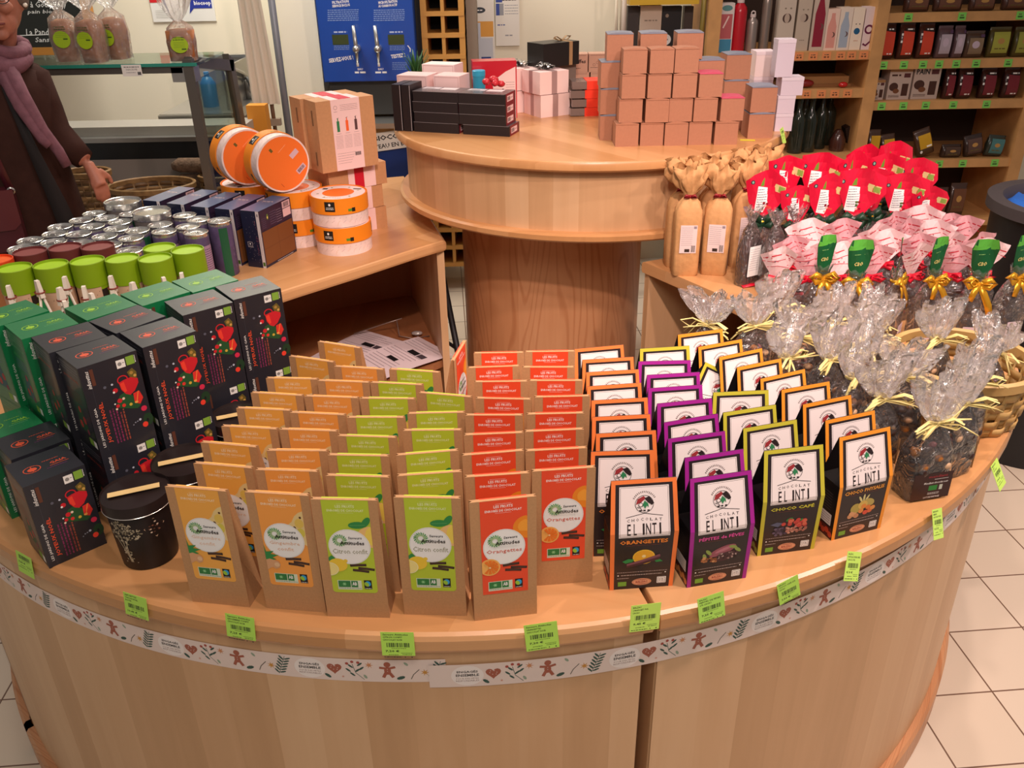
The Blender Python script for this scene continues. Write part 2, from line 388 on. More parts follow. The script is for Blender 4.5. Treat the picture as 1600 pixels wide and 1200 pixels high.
# ---------------- the furniture ----------------
BEECH=wood('beech_boards','B88C60','D0A478','E2BC92',.075,26,.42,rowl=50)
BEECHTOP=wood('beech_top','B9824F','CA935F','D8A574',.11,34,.3)
PINE=wood('pine_stem','C08458','CC9266','D8A276',.2,60,.4,knots=True)
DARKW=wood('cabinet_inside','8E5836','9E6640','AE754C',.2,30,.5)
M_GAP=mat('24160F',.9)
CX,CY=-.095,2.245; RT=1.335; RP=1.318; ZT=.80
def pol(r,a): return (CX+r*math.cos(a),CY+r*math.sin(a))
def d2(a): return math.radians(a)
def ring_unit(name,label,a0,a1,inner,ext=0):
    """one quarter of the round shop counter: top, curved front, plinth, side walls, inner shelf"""
    t=thing(name,label,'counter',(0,0,0),group=None)
    n=36; arc=[pol(RT,d2(a0+(a1-a0)*i/n)) for i in range(n+1)]
    poly=arc+inner
    mb=MB()
    th=.034; b=.009
    # top plate with rounded outer lip
    zs=[(0,ZT-th),(b*.0,ZT-th+b),(0,ZT-b),(-b*.4,ZT-b*.35),(-b,ZT)]
    N=len(poly); c=Vector((sum(p[0] for p in poly)/N,sum(p[1] for p in poly)/N))
    def off(p,i,dd):
        if i<=n: 
            v=Vector((p[0]-CX,p[1]-CY)).normalized(); return (p[0]+v.x*dd,p[1]+v.y*dd)
        return (p[0]+(c.x-p[0])*(-dd*1.2),p[1]+(c.y-p[1])*(-dd*1.2))
    rings=[[(*off(p,i,dd),z) for i,p in enumerate(poly)] for dd,z in [(-.004,ZT-th),(0,ZT-th+.007),(0,ZT-.010),(-.003,ZT-.003),(-.009,ZT)]]
    L=[0]
    for i in range(1,N+1): L.append(L[-1]+math.dist(poly[i-1],poly[i%N]))
    for k in range(4):
        V=[];U=[];F=[]
        for i in range(N):
            j=(i+1)%N; A,B=rings[k][i],rings[k][j]; C_,D_=rings[k+1][j],rings[k+1][i]
            V+=[A,B,C_,D_]; U+=[(A[2]*3,L[i]),(B[2]*3,L[i+1]),(C_[2]*3,L[i+1]),(D_[2]*3,L[i])]; F.append((4*i,4*i+1,4*i+2,4*i+3))
        mb.add(V,F,BEECHTOP,k>0,uvs=U)
    am=d2((a0+a1)/2+90+ext); ca,sa=math.cos(am),math.sin(am)
    for ring,rev in ((rings[4],False),(rings[0],True)):
        U=[((p[1]*ca-p[0]*sa),p[0]*ca+p[1]*sa) for p in ring]
        bm=bmesh.new(); vs=[bm.verts.new(p) for p in ring]; f=bm.faces.new(vs); bmesh.ops.triangulate(bm,faces=[f]); bm.verts.index_update()
        F=[tuple(v.index for v in g.verts) for g in bm.faces]; bm.free()
        if rev: F=[f[::-1] for f in F]
        mb.add(ring,F,BEECHTOP,uvs=U)
    mb.obj('tabletop',t)
    # curved front
    mb=MB(); e=.35
    A0,A1=d2(a0+e),d2(a1-e)
    T=Matrix.Translation((CX,CY,0))
    mb.lathe([(RP-.018,.07),(RP,.07),(RP,ZT-th),(RP-.018,ZT-th)],60,BEECH,T,A0,A1,True)
    mb.obj('curved_front',t)
    MB().lathe([(RP-.05,0),(RP+.018,0),(RP+.018,.075),(RP+.012,.082),(RP-.05,.082)],60,PINE,T,A0,A1,False).obj('plinth',t)
    # two radial end walls
    for a,ri,sg in ((a0,inner[-1],1),(a1,inner[0],-1)):
        rr=math.dist(ri,(CX,CY))+.012; aa=d2(a+sg*.25); u=Vector((math.cos(aa),math.sin(aa),0)); w=Vector((-u.y,u.x,0))*sg
        P=[Vector((CX,CY,0))+u*rr, Vector((CX,CY,0))+u*(RP-.004)]
        poly2=[(p.x,p.y) for p in (P[0],P[1],P[1]+w*.024,P[0]+w*.024)]
        MB().prism(poly2 if sg>0 else poly2[::-1],.0,ZT-th,BEECH).obj('end_wall',t)
    return t,arc
TH=.034
def cab_shelf(t,a0,a1,inner,z=.36):
    n=20; arc=[pol(RP-.02,d2(a0+1.6+(a1-a0-3.2)*i/n)) for i in range(n+1)]
    inn=[(p[0]+(CX-p[0])*-.0,p[1]) for p in inner]
    k=[]
    for p in inner:
        v=Vector((p[0]-CX,p[1]-CY)); a=math.degrees(math.atan2(v.y,v.x))%360
        if a<a0-1: a+=360
        a=min(max(a,a0+1.6),a1-1.6); k.append(pol(v.length+.03,d2(a)))
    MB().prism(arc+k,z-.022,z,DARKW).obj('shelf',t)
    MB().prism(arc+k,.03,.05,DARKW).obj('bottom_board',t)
SEAM1,SEAM2=219.2,282.9; gp=.22
pa=pol(.80,d2(SEAM1)); pb=pol(.82,d2(SEAM2))
innA=[pa,(-.86,1.90),(-.82,2.06),(-.60,2.292),(-.449,2.439),(-.311,2.583),(-.204,2.684)]
innB=[pol(.82,d2(SEAM2-gp)),(-.1,1.43),(-.35,1.45),(-.56,1.56),pa]
innC=[(.394,2.448),(.478,2.313),(.571,2.161),(.65,2.0),(.65,1.8),(.5,1.6),(.3,1.49),pol(.82,d2(SEAM2+gp))]
tA=ring_unit('counter_section','left back section of the round beech counter, with the open shelf that holds printed papers',104.5,SEAM1-gp,innA,-25)[0]
tB=ring_unit('counter_section','front left section of the round beech counter, carrying the row of kraft bags',SEAM1+gp,SEAM2-gp,innB,0)[0]
tC=ring_unit('counter_section','right section of the round beech counter, carrying the black boxes and clear bags',SEAM2+gp,382.7,innC,0)[0]
for q in (tA,tB,tC): q['group']='sections of the round shop counter'
cab_shelf(tA,104.5,SEAM1-gp,innA); cab_shelf(tC,SEAM2+gp,382.7,innC)
# back boards of the open cabinets
for q,a0,a1,r in ((tA,105,SEAM1-.6,1.12),(tC,SEAM2+.6,382.4,1.12)):
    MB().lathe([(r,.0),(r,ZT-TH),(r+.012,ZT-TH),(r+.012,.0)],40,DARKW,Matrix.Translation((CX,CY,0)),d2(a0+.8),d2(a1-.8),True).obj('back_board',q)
MB().lathe([(RP-.02,.08),(RP+.002,.08),(RP+.002,ZT-TH),(RP-.02,ZT-TH)],4,mat('7A4A28',.5,noise=.15,nscale=30),Matrix.Translation((CX,CY,0)),d2(SEAM1-1.0),d2(SEAM1+.1),True).obj('dark_edge_strip',tA)
# ---- the round table in the middle ----
DX,DY=.285,3.10; ZD=1.10
t=thing('round_display_table','tall round beech table with a deep curved apron behind the counter','table',(DX,DY,0))
R0=.675
mb=MB(); mb.lathe([(0,ZD-.03),(R0-.006,ZD-.03),(R0,ZD-.024),(R0,ZD-.008),(R0-.003,ZD-.002),(R0-.009,ZD)],96,BEECHTOP,smooth=True)
mb2=[(0,0,ZD)]+[((R0-.009)*math.cos(2*PI*i/96),(R0-.009)*math.sin(2*PI*i/96),ZD) for i in range(96)]
mb.add(mb2,[(0,1+i,1+(i+1)%96) for i in range(96)],BEECHTOP,uvs=[(p[0]*.8+p[1]*.6,p[1]*.8-p[0]*.6) for p in mb2]); mb.obj('tabletop',t)
MB().lathe([(.63,.885),(.638,.885),(.638,ZD-.03),(.63,ZD-.03)],96,BEECH).obj('apron',t)
MB().lathe([(0,.862),(.664,.862),(.670,.868),(.670,.882),(.662,.888),(0,.888)],96,BEECHTOP).obj('lower_ledge',t)
SX=.155-DX; SY=3.05-DY
MB().lathe([(.325,.0),(.325,.862)],72,PINE,Matrix.Translation((SX,SY,0)),smooth=True).obj('stem',t)
# ---- floor, walls ----
def floor_mat():
    m=bpy.data.materials.new('floor_tiles'); m.use_nodes=True; nt=m.node_tree; N=nt.nodes; L=nt.links; b=N['Principled BSDF']
    tc=N.new('ShaderNodeTexCoord'); mp=N.new('ShaderNodeMapping'); L.new(tc.outputs['Object'],mp.inputs[0]); mp.inputs['Rotation'].default_value=(0,0,-FA); mp.inputs['Location'].default_value=(-(math.cos(FA)*1.165+math.sin(FA)*1.524),-(-math.sin(FA)*1.165+math.cos(FA)*1.524),0)
    br=N.new('ShaderNodeTexBrick'); br.offset=0; br.squash=1; br.inputs['Scale'].default_value=1; br.inputs['Brick Width'].default_value=.2035; br.inputs['Row Height'].default_value=.2035
    br.inputs['Mortar Size'].default_value=.0022; br.inputs['Mortar Smooth'].default_value=.1; br.inputs['Bias'].default_value=0
    br.inputs['Color1'].default_value=(*lin('E2D3BE'),1); br.inputs['Color2'].default_value=(*lin('DCCBB4'),1); br.inputs['Mortar'].default_value=(*lin('7A5E4C'),1)
    L.new(mp.outputs[0],br.inputs['Vector']); L.new(br.outputs['Color'],b.inputs['Base Color']); b.inputs['Roughness'].default_value=.35
    bp=N.new('ShaderNodeBump'); bp.inputs['Strength'].default_value=.4; bp.inputs['Distance'].default_value=.002; bp.invert=True; L.new(br.outputs['Fac'],bp.inputs['Height']); L.new(bp.outputs['Normal'],b.inputs['Normal'])
    return m
FA=d2(4.0)
MB().box(-4,4.2,-1.5,5.8,-.05,0,floor_mat()).obj('floor',kind='structure')
WALLM=mat('EFE6CF',.7,bump=.05,bscale=200)
MB().box(-4,4.2,4.75,4.85,0,3.0,WALLM).obj('wall_back',kind='structure')
# ---------------- kraft bags of coated fruit ----------------
KRAFT=mat('BE8F62',.75,noise=.06,nscale=300,bump=.15,bscale=25)
WHT=mat('F4F2EE',.5); BLK=mat('1B1A1C',.5); DKG=mat('2E7D3F',.5); GRN2=mat('8FBF3C',.5); LEAF=mat('2F8A45',.5); CHOC=mat('38231C',.4)
OUTL=mat('DAD6CF',.5)
BW,BD,BH=.0905,.047,.205
def bag_body(mb):
    w=BW/2; y1=.006
    V=[(-w,0,0),(w,0,0),(w,BD,0),(-w,BD,0),(-w,0,BH),(w,0,BH),(w,y1,BH),(-w,y1,BH),
       (w-.001,BD/2,.0),(-w+.001,BD/2,0),(w-.012,BD*.42,.07),(-w+.012,BD*.42,.07),(w-.004,.003,BH),(-w+.004,.003,BH),(-w*.2,-.0016,.10),(w*.3,-.0012,.06)]
    mb.add(V,[(0,1,5,4),(2,3,7,6),(1,2,10),(2,6,12,10),(1,10,12,5),(3,0,11),(3,11,13,7),(0,4,13,11),(0,3,2,1),(4,5,12,6,7,13)],KRAFT)
def label_mesh(kind):
    c={'ginger':'F4AE4C','ginger2':'F6A24A','lemon':'BACD34','orange':'EE4E2B'}[kind]
    B=mat(c,.45); a=Art(); x0,x1,y0,y1=-.0315,.0325,.046,BH-.0005
    PALE=mat({'ginger':'FCE4BE','ginger2':'FCE4BE','lemon':'E8F0B4','orange':'FFEFE8'}[kind],.5)
    if kind=='orange': a.rect(x0,y0,x1,y1,B)
    else: a.rrect(x0,y0,x1,y1,.005,B); a.rect(x0,.15,x1,y1,B)
    a.rect(-.011,.1985,.011,.1988,PALE); a.text('LES FRUITS',0,.1945,.026,.0046,PALE,.02); a.text('ENROBÉS DE CHOCOLAT',0,.1883,.050,.0048,PALE,.02); a.rect(-.011,.1838,.011,.1841,PALE)
    # fruit behind the disc, upper right (kept inside the label)
    if kind=='orange':
        O1=mat('F08A1E',.5); a.poly([(x1,.138)]+[(x1-.020*math.cos(t),.156+.020*math.sin(t)) for t in [-.9+i*.2 for i in range(13)] if .156+.020*math.sin(t)<.176]+[(x1,.1745)],O1)
        a.poly([(x1,.150)]+[(x1-.013*math.cos(t),.158+.012*math.sin(t)) for t in [-.6+i*.2 for i in range(11)]]+[(x1,.168)],mat('F7A234',.5))
    elif kind=='lemon':
        Y=mat('F3D65A',.5); a.poly([(x1,.126)]+[(x1-.021*math.cos(t),.143+.019*math.sin(t)) for t in [-.9+i*.2 for i in range(13)]]+[(x1,.160)],mat('F0C27A',.5))
        a.poly([(x1,.130)]+[(x1-.009*math.cos(t),.145+.016*math.sin(t)) for t in [-.9+i*.2 for i in range(13)]]+[(x1,.162)],Y)
        a.ell(.014,.164,.0125,.0058,LEAF,14,.05); a.ell(.0262,.169,.0095,.0048,LEAF,14,1.0); a.line([(.004,.1635),(.025,.1645)],.0006,mat('6DB06A',.5))
    else:
        G=mat('E4C15A',.5); a.poly([(x1,.120),(.026,.124),(.021,.138),(.012,.148),(.008,.154),(.015,.160),(.020,.170),(.026,.176),(x1,.179)],mat('E9CB8B',.5)); a.ell(.0255,.158,.0065,.008,G,12); a.ell(.026,.142,.006,.008,mat('D9C850',.5),12)
        a.ell(.018,.150,.0022,.003,mat('5A3418',.5),8); a.ell(.028,.168,.0018,.002,mat('5A3418',.5),8)
    a.ell(.0,.127,.0292,.0300,WHT,36); a.ring(.0,.127,.0284,.0006,OUTL,36,ry=.0292)
    # brand mark: ring of small leaves, words
    for i in range(18):
        t=2*PI*i/18; a.ell(-.0125+.0082*math.cos(t),.1385+.0082*math.sin(t),.0026,.0010,mat('7FAF6A',.5) if i%2 else mat('4E9A55',.5),6,t+.5)
        a.ell(-.0125+.0052*math.cos(t+.2),.1385+.0052*math.sin(t+.2),.0018,.0008,mat('9CC07E',.5),6,t+.7)
    a.text('Saveurs',.009,.1425,.019,.0042,BLK,.02); a.text('Attitudes',.0045,.1345,.034,.0062,BLK,.025)
    tc={'ginger':'EBC9B0','ginger2':'E4B79A','lemon':'A7A48C','orange':'D56A58'}[kind]; TM=mat(tc,.5)
    if kind[:6]=='ginger': a.text('Gingembre',0,.122,.044,.0075,TM,.01); a.text('confit',0,.1125,.024,.0062,TM,.01)
    else: a.text('Citron confit' if kind=='lemon' else 'Orangettes',0,.1195,.049,.0085,TM,.012)
    # fruit in front, lower left
    if kind=='orange':
        cx,cy=-.0205,.094; a.poly([(x0,cy-.0085)]+[(cx+.0145*math.cos(t),cy+.0145*math.sin(t)) for t in [-2.35+i*.26 for i in range(19)] if cx+.0145*math.cos(t)>x0]+[(x0,cy+.0085)],mat('F6B65C',.5))
        for i in range(9):
            t=-2.1+i*.52; q=[(cx,cy)]+[(max(x0,cx+.0122*math.cos(t+dd)),cy+.0122*math.sin(t+dd)) for dd in (-.21,0,.21)]; a.poly(q,mat('EF7A22',.45))
        a.ell(cx,cy,.0015,.0015,mat('F9D9A0',.5),8)
    elif kind=='lemon':
        a.poly([(x0,.108),(-.027,.112),(-.022,.108),(-.026,.103),(x0,.100)],LEAF)
        a.poly([(x0,.086)]+[(-.0195+.0135*math.cos(t),.0955+.0115*math.sin(t)) for t in [-2.6+i*.29 for i in range(19)]]+[(x0,.104)],mat('EFC93A',.5)); a.ell(-.008,.103,.003,.003,mat('EFC93A',.5),8)
        a.poly([(x0,.078)]+[(x0+.0125*math.cos(t),.0885+.0115*math.sin(t)) for t in [-1.5+i*.25 for i in range(13)]],mat('F0DE8C',.5)); a.ring(x0,.0885,.0125,.0008,mat('F7EFC0',.5),12,-PI/2,PI/2,.0115)
    else:
        a.poly([(x0,.118),(x0+.002,.106),(-.018,.108),(-.024,.102),(-.012,.101),(-.022,.096),(-.016,.093),(x0,.090)],LEAF)
        a.poly([(x0,.092),(-.026,.094),(-.020,.092),(-.014,.090),(-.011,.085),(-.013,.079),(-.019,.076),(-.023,.079),(-.026,.078),(x0,.074)],mat('D9A376',.5)); a.ell(-.0165,.084,.004,.004,mat('E8BE92',.5),8)
    # chocolate sticks
    for x,y,r in ((.009,.0955,.06),(.020,.089,-.12),(.012,.0855,-.12)):
        w=.0115; a.line([(x-w*math.cos(r),y-w*math.sin(r)),(x,y+.0004),(x+w*math.cos(r),y+w*math.sin(r))],.0042,CHOC); a.line([(x-w*.85*math.cos(r),y+.0008-w*.85*math.sin(r)),(x+w*.85*math.cos(r),y+.0008+w*.85*math.sin(r))],.0007,mat('6A4A3C',.4))
    # seals
    SL=mat('D8E2C8',.5); a.rect(-.0235,.0515,.0105,.068,SL); a.rect(-.0225,.0558,-.0052,.0672,DKG); a.star(-.014,.0615,.0035,mat('8CCB8C',.5),6); a.rect(-.0042,.0558,.0052,.0672,DKG); a.text('AB',.0006,.0622,.0066,.0062,WHT,.03); a.micro(-.0225,.0538,.0095,.0009,mat('7A8A78',.5))
    a.rect(.0140,.0528,.0250,.0688,BLK); a.ell(.0195,.0625,.0042,.0048,mat('2FA6DE',.5),14); a.ell(.0178,.0615,.0030,.0042,mat('9CC93B',.5),12,.5); a.micro(.0150,.0542,.0242,.0008,WHT)
    mb=MB(); a.bake(mb,flat(),eps=.00009); n=len(mb.v)
    # the strip folded over the top edge
    mb.add([(x0,-.0004,BH-.001),(x1,-.0004,BH-.001),(x1,.0062,BH+.0004),(x0,.0062,BH+.0004)],[(0,1,2,3)],B)
    return mb.mesh('label')
mbb=MB(); bag_body(mbb); ME_BAG=mbb.mesh('bag_body')
BAGCOLS=[
 ('ginger','candied ginger bag with an orange-yellow label','leftmost column',[(258,760,353,768),(303,724,396,732),(313,691,401,699),(347,666,435,671),(376,638,459,642),(397,614,479,619),(418,591,499,593),(455,557,526,567),(498,534,561,544)]),
 ('ginger2','candied ginger bag with a bright orange label','second column from the left',[(384,769,484,775),(397,734,495,737),(417,704,511,705),(436,671,524,674),(459,645,544,649),(477,619,561,622),(498,595,579,598),(517,572,595,577)]),
 ('lemon','candied lemon bag with a lime green label','left lemon column, next to the ginger bags',[(482,780,588,782),(508,743,609,746),(512,711,610,713),(529,681,622,684),(546,652,634,652),(559,624,644,625),(579,598,660,602),(611,576,685,581)]),
 ('lemon','candied lemon bag with a lime green label','right lemon column, next to the orange peel bags',[(614,777,720,779),(620,744,722,737),(617,712,716,704),(625,673,718,672),(636,645,725,643),(656,614,736,621)]),
 ('orange','candied orange peel bag with a red label','left red column, next to the lemon bags',[(732,786,839,775),(725,746,829,739),(721,712,820,704),(719,680,814,676),(726,649,815,649),(740,622,826,624),(742,597,826,596),(732,575,811,572),(742,552,819,551)]),
 ('orange','candied orange peel bag with a red label','right red column, next to the black boxes',[(830,737,932,730),(822,705,917,700),(814,675,907,671),(823,647,913,645),(830,621,916,619),(826,595,909,595),(817,574,897,574),(820,550,897,549)])]
LM={}
NEARS=['beside the black tins','beside the lemon bags','beside the ginger bags','beside the red-labelled bags','beside the lime-labelled bags','beside the black boxes']
pend=[]
for ci,(kind,desc,colname,L) in enumerate(BAGCOLS):
    if kind not in LM:
        LM[kind]=label_mesh(kind)
        root=thing('kraft_bag','kraft bag','bag'); link(ME_BAG,'bag_body',root); link(LM[kind],'label',root); LM[kind+'P']=Proto(root)
    what={'ginger':'kraft ginger bag','ginger2':'kraft ginger bag','lemon':'kraft candied lemon bag','orange':'kraft orange peel bag'}[kind]
    for i,(a,b,c,e) in enumerate(L):
        p=atz(a,b,ZT+BH); q=atz(c,e,ZT+BH); m=(p+q)/2; rz=math.atan2(q.y-p.y,q.x-p.x)
        pos='front-most' if i==0 else ('rearmost' if i==len(L)-1 else ORD[i]+' from the front')
        pend.append([[m.x,m.y,rz,-BW/2,BW/2,0,BD],kind,f'{what}, {pos} in the column {NEARS[ci]}'])
p=atz(711,541,ZT+BH)
pend.append([[p.x+.01,p.y-.02,d2(78),-BW/2,BW/2,0,BD],'orange','kraft orange peel bag turned sideways behind the lemon bags'])
relax([q[0] for q in pend]); BAGPOS=[(list(q[0]),) for q in pend]
for q,kind,lab in pend: LM[kind+'P'].put((q[0],q[1],ZT),q[2],lab,'kraft bags of chocolate coated fruit')
# ---------------- black gabled chocolate boxes ----------------
EW,ED,EH,EK=.0985,.047,.179,.102
EBLK=mat('2C2224',.35,coat=.15); EBLK2=mat('171315',.35)
def el_prof(v):
    """front face: upright to the kink, then leaning back to the ridge; v runs along the face"""
    if v<=EK: return (0.0,v)
    L=math.hypot(EH-EK,ED/2); t=(v-EK)/(EH-EK); return (ED/2*t,v)
def el_w(v): return EW/2-.0015+.0025*(v/EK) if v<=EK else EW/2+.001-.003*((v-EK)/(EH-EK))
def el_map(u,v,h):
    v=v*EH/.196
    y,z=el_prof(v); k=el_w(v)/(EW/2)
    return (u*k,y-h*(1 if v<=EK else .98),z+(0 if v<=EK else h*.2))
def el_body(edge):
    E_=mat(edge,.4); mb=MB(); w0,w1,w2=el_w(0),el_w(EK),el_w(EH); t=.0006
    P=[(-w0,0,0),(w0,0,0),(-w1,0,EK),(w1,0,EK),(-w2,ED/2,EH),(w2,ED/2,EH),(-w0,ED,0),(w0,ED,0),(-w1,ED,EK),(w1,ED,EK),(-w2,ED/2+.001,EH),(w2,ED/2+.001,EH)]
    mb.add(P,[(0,1,3,2),(2,3,5,4),(7,6,8,9),(9,8,10,11),(0,6,7,1),(4,5,11,10)],EBLK)
    # sides, gusset pushed in
    V=[P[1],P[7],P[9],P[3],(w1-.012,ED/2,EK+.02),P[5],P[11],(w2-.004,ED/2,EH-.02)]
    mb.add(V,[(0,1,2,3),(3,2,4),(3,4,7,5),(2,6,7,4)],EBLK2)
    V=[(-x,y,z) for x,y,z in V]; mb.add(V,[(3,2,1,0),(4,2,3),(5,7,4,3),(4,7,6,2)],EBLK2)
    return mb.mesh('carton')
ELC={'orange':('F4803F','ORANGETTES','F08A35'),'purple':('A5248F','PÉPITES de FÈVES','E0509A'),'olive':('C9BE3C','CHOCO CAFÉ','D3C93E'),'amber':('F2982F','CHOCO PHYSALIS','EFA03A')}
def el_art(k):
    edge,title,tc=ELC[k]; E_=mat(edge,.4); w=EW/2; a=Art(); e=.0065
    a._a([(-w,0),(w,0),(w,.196),(-w,.196),(-w+e,0),(w-e,0),(w-e,.196-e),(-w+e,.196-e)],[(0,4,7,3),(5,1,2,6),(7,6,2,3)],E_)
    LBL=mat('F2E4E0',.45); DK=mat('2A1D1E',.5); MR=mat('9B2F33',.5)
    a.rect(-.037,.104,.037,.1855,LBL); a.frame(-.0355,.1055,.0355,.184,.0005,mat('6A5A58',.5))
    # crest
    cx,cy,r=0,.1575,.0138
    for i in range(15):
        t=PI*(.17+.66*i/14); a.line([(cx+.0165*math.cos(t),cy+.0175*math.sin(t)),(cx+.0192*math.cos(t),cy+.0205*math.sin(t))],.0011,mat('6A5A58',.5))
    a.ring(cx,cy,r,.0007,DK,30)
    a.poly([(-.0125,.157),(-.010,.1655),(-.001,.170),(.0025,.1665),(-.005,.160)],MR); a.poly([(.0,.1665),(.0075,.1695),(.0145,.1585),(.011,.1555),(.005,.160)],DK)
    a.poly([(.0005,.163),(.0055,.158),(.0065,.152),(.0035,.155),(.001,.150),(-.0015,.155),(-.0035,.153),(-.002,.158)],mat('2F8050',.5))
    a.ell(-.0055,.1565,.0035,.0035,DK,10); a.ell(-.0055,.1565,.0026,.0026,LBL,10); a.line([(-.011,.153),(-.006,.1515),(-.003,.147)],.0009,DK)
    for x in (-.006,0,.006): a.rect(x-.0018,.1463,x+.0018,.1485,DK)
    a.line([(-.027,.1370),(0,.1428),(.027,.1378)],.0010,DK)
    for i,ch in enumerate('CHOCOLAT'): a.text(ch,-.0235+i*.0067,.1320+.0018*(1-abs(i-3.5)/3.5),.0040,.0046,DK,.01)
    xs=[(-.0215,.0052,'E'),(-.0125,.0046,'L'),(-.0005,.0028,'I'),(.0065,.0072,'N'),(.0150,.0062,'T'),(.0235,.0026,'I')]
    for x,ww,ch in xs: a.text(ch,x-.001,.1175,ww,.0185,DK,.012)
    a.text(title,0,.0945,.070 if k!='amber' else .074,.0078,mat(tc,.45),.03,shear=0)
    a.micro(-.026,.0878,.026,.0008,mat('7A4038',.5))
    R=random.Random(5)
    if k=='orange':
        a.ell(.001,.064,.0165,.0145,mat('F2C23C',.4),26); a.ell(.001,.064,.0148,.0128,mat('E8A92C',.4),24); a.ell(.001,.0655,.003,.003,mat('F6DC9A',.4),10)
        a.poly([(-.031,.057),(-.022,.062),(-.013,.060),(-.016,.055),(-.026,.053)],LEAF); a.poly([(.014,.060),(.024,.059),(.030,.053),(.020,.052)],LEAF)
        for y0,y1,c_ in ((.047,.064,'6B3A44'),(.0455,.060,'4A2830'),(.050,.0665,'82505A')): a.line([(-.024,y0),(0,(y0+y1)/2-.001),(.025,y1)],.0038,mat(c_,.4))
    elif k=='purple':
        a.ell(.004,.066,.022,.008,mat('9A5560',.4),22,.35); a.ell(.006,.068,.015,.003,mat('BB7480',.4),16,.35)
        for q in ((-.024,.058),(-.018,.066),(.028,.064),(.020,.071)): a.ell(q[0],q[1],.007,.003,mat('8FA050',.5),10,R.uniform(0,3))
        a.ell(.010,.054,.020,.008,mat('4A2B30',.4),20,.25)
        for i in range(26): a.ell(.011+R.uniform(-.016,.016),.0545+R.uniform(-.0055,.006),.0022,.0014,mat(R.choice(['8C6A66','2B191B','B79A92']),.4),7,R.uniform(0,3))
        for i in range(22): a.ell(-.016+R.uniform(-.012,.010),.051+R.uniform(-.007,.006),.0026,.0021,mat(R.choice(['B07044','8A4E30','CF9560']),.4),8)
    elif k=='olive':
        a.poly([(-.033,.063),(-.022,.067),(-.012,.064),(-.02,.057)],mat('5C6078',.5)); a.ell(-.002,.070,.006,.003,LEAF,10,.4); a.ell(.02,.066,.006,.003,LEAF,10,-.4)
        for i in range(22): a.ell(R.uniform(-.012,.026),R.uniform(.055,.069),.0038,.0036,mat(R.choice(['C8463E','D86A50','B23A38']),.35),10)
        for i in range(34): a.ell(R.uniform(-.006,.028),R.uniform(.042,.054),.0026,.0022,mat(R.choice(['C08070','A86858','D49A84']),.4),8)
        for i in range(26): a.ell(R.uniform(-.026,-.006),R.uniform(.040,.054),.0026,.0024,mat(R.choice(['4A3E52','66586E','352B3C']),.4),8)
    else:
        for q in ((-.004,.076,.5),(.002,.078,0),(.008,.076,-.5)): a.ell(q[0],q[1],.002,.008,mat('D5C98A',.5),8,q[2])
        a.ell(.013,.066,.011,.008,mat('B9A458',.4),14,-.4); a.ell(-.011,.058,.010,.011,mat('B5A04E',.4),14); a.ell(.002,.063,.009,.009,mat('D8B45A',.4),14)
        for q in ((.004,.060,'E38A3C'),(.013,.056,'DE7A34'),(.0,.051,'E08C46'),(.017,.048,'D96A3C'),(.009,.046,'D8503A'),(-.012,.046,'D9A070'),(-.020,.044,'CF9468'),(-.008,.043,'C98A60'),(.022,.053,'E09048'),(-.018,.049,'D9A070')): a.ell(q[0],q[1],.0050,.0048,mat(q[2],.35),12)
    a.micro(-.038,.0345,.038,.0010,mat('B7A39C',.5)); a.micro(-.032,.0285,.030,.0011,mat('CDBDB6',.5)); a.rect(-.0375,.0275,-.0355,.0298,WHT); a.rect(.0345,.0295,.0365,.0315,WHT); a.micro(-.038,.0225,-.020,.0010,mat('C7B7B0',.5))
    a.rect(-.0365,.0065,-.0235,.0155,mat('74A83A',.5))
    OV=mat('E0A27C',.45); a.ell(.0,.0135,.0150,.0072,OV,24); a.ring(0,.0135,.0138,.0004,MR,24,ry=.0062); a.text('BALZAC',0,.0135,.018,.0040,MR,.02); a.micro(-.007,.0178,.007,.0008,MR); a.micro(-.006,.0092,.006,.0008,MR)
    a.rrect(.0235,.0085,.0375,.0215,.001,WHT); a.frame(.0248,.0098,.0362,.0202,.0006,mat('5A5556',.5)); a.micro(.0265,.0165,.0345,.0012,mat('5A5556',.5)); a.micro(.0265,.0135,.0345,.0012,mat('8A8586',.5))
    mb=MB(); a.bake(mb,el_map,cv=(EK*.196/EH,)); return mb.mesh('printed_front')
def el_side(k):
    a=Art(); R=random.Random(8)
    a.rect(.0005,.0,.0465,.092,EBLK2); a.rect(.006,.024,.040,.045,mat('E6D9D2',.5))
    for i in range(4): a.micro(.009,.028+i*.0042,.037,.0009,mat('6A5A58',.5))
    for i in range(7): a.micro(.007,.052+i*.005,.036,.0006,mat('7A6A66',.5))
    c={'orange':'C8482E','purple':'D98A4A','olive':'9AA048','amber':'C8462A'}[k]
    a.rect(.001,.001,.045,.021,mat('5A1F1A',.5))
    for i in range(5): a.ell(.008+i*.0085,.009+(i%2)*.004,.0052,.0055,mat(c,.4),10)
    mb=MB(); a.bake(mb,lambda u,v,h:(-(el_w(v))-h,ED-u,v)); return mb.mesh('side_print')
ELP={}
for k in ELC:
    r=thing('chocolate_box','box','box'); link(el_body(ELC[k][0]),'carton',r); link(el_art(k),'printed_front',r); link(el_side(k),'side_print',r); ELP[k]=Proto(r)
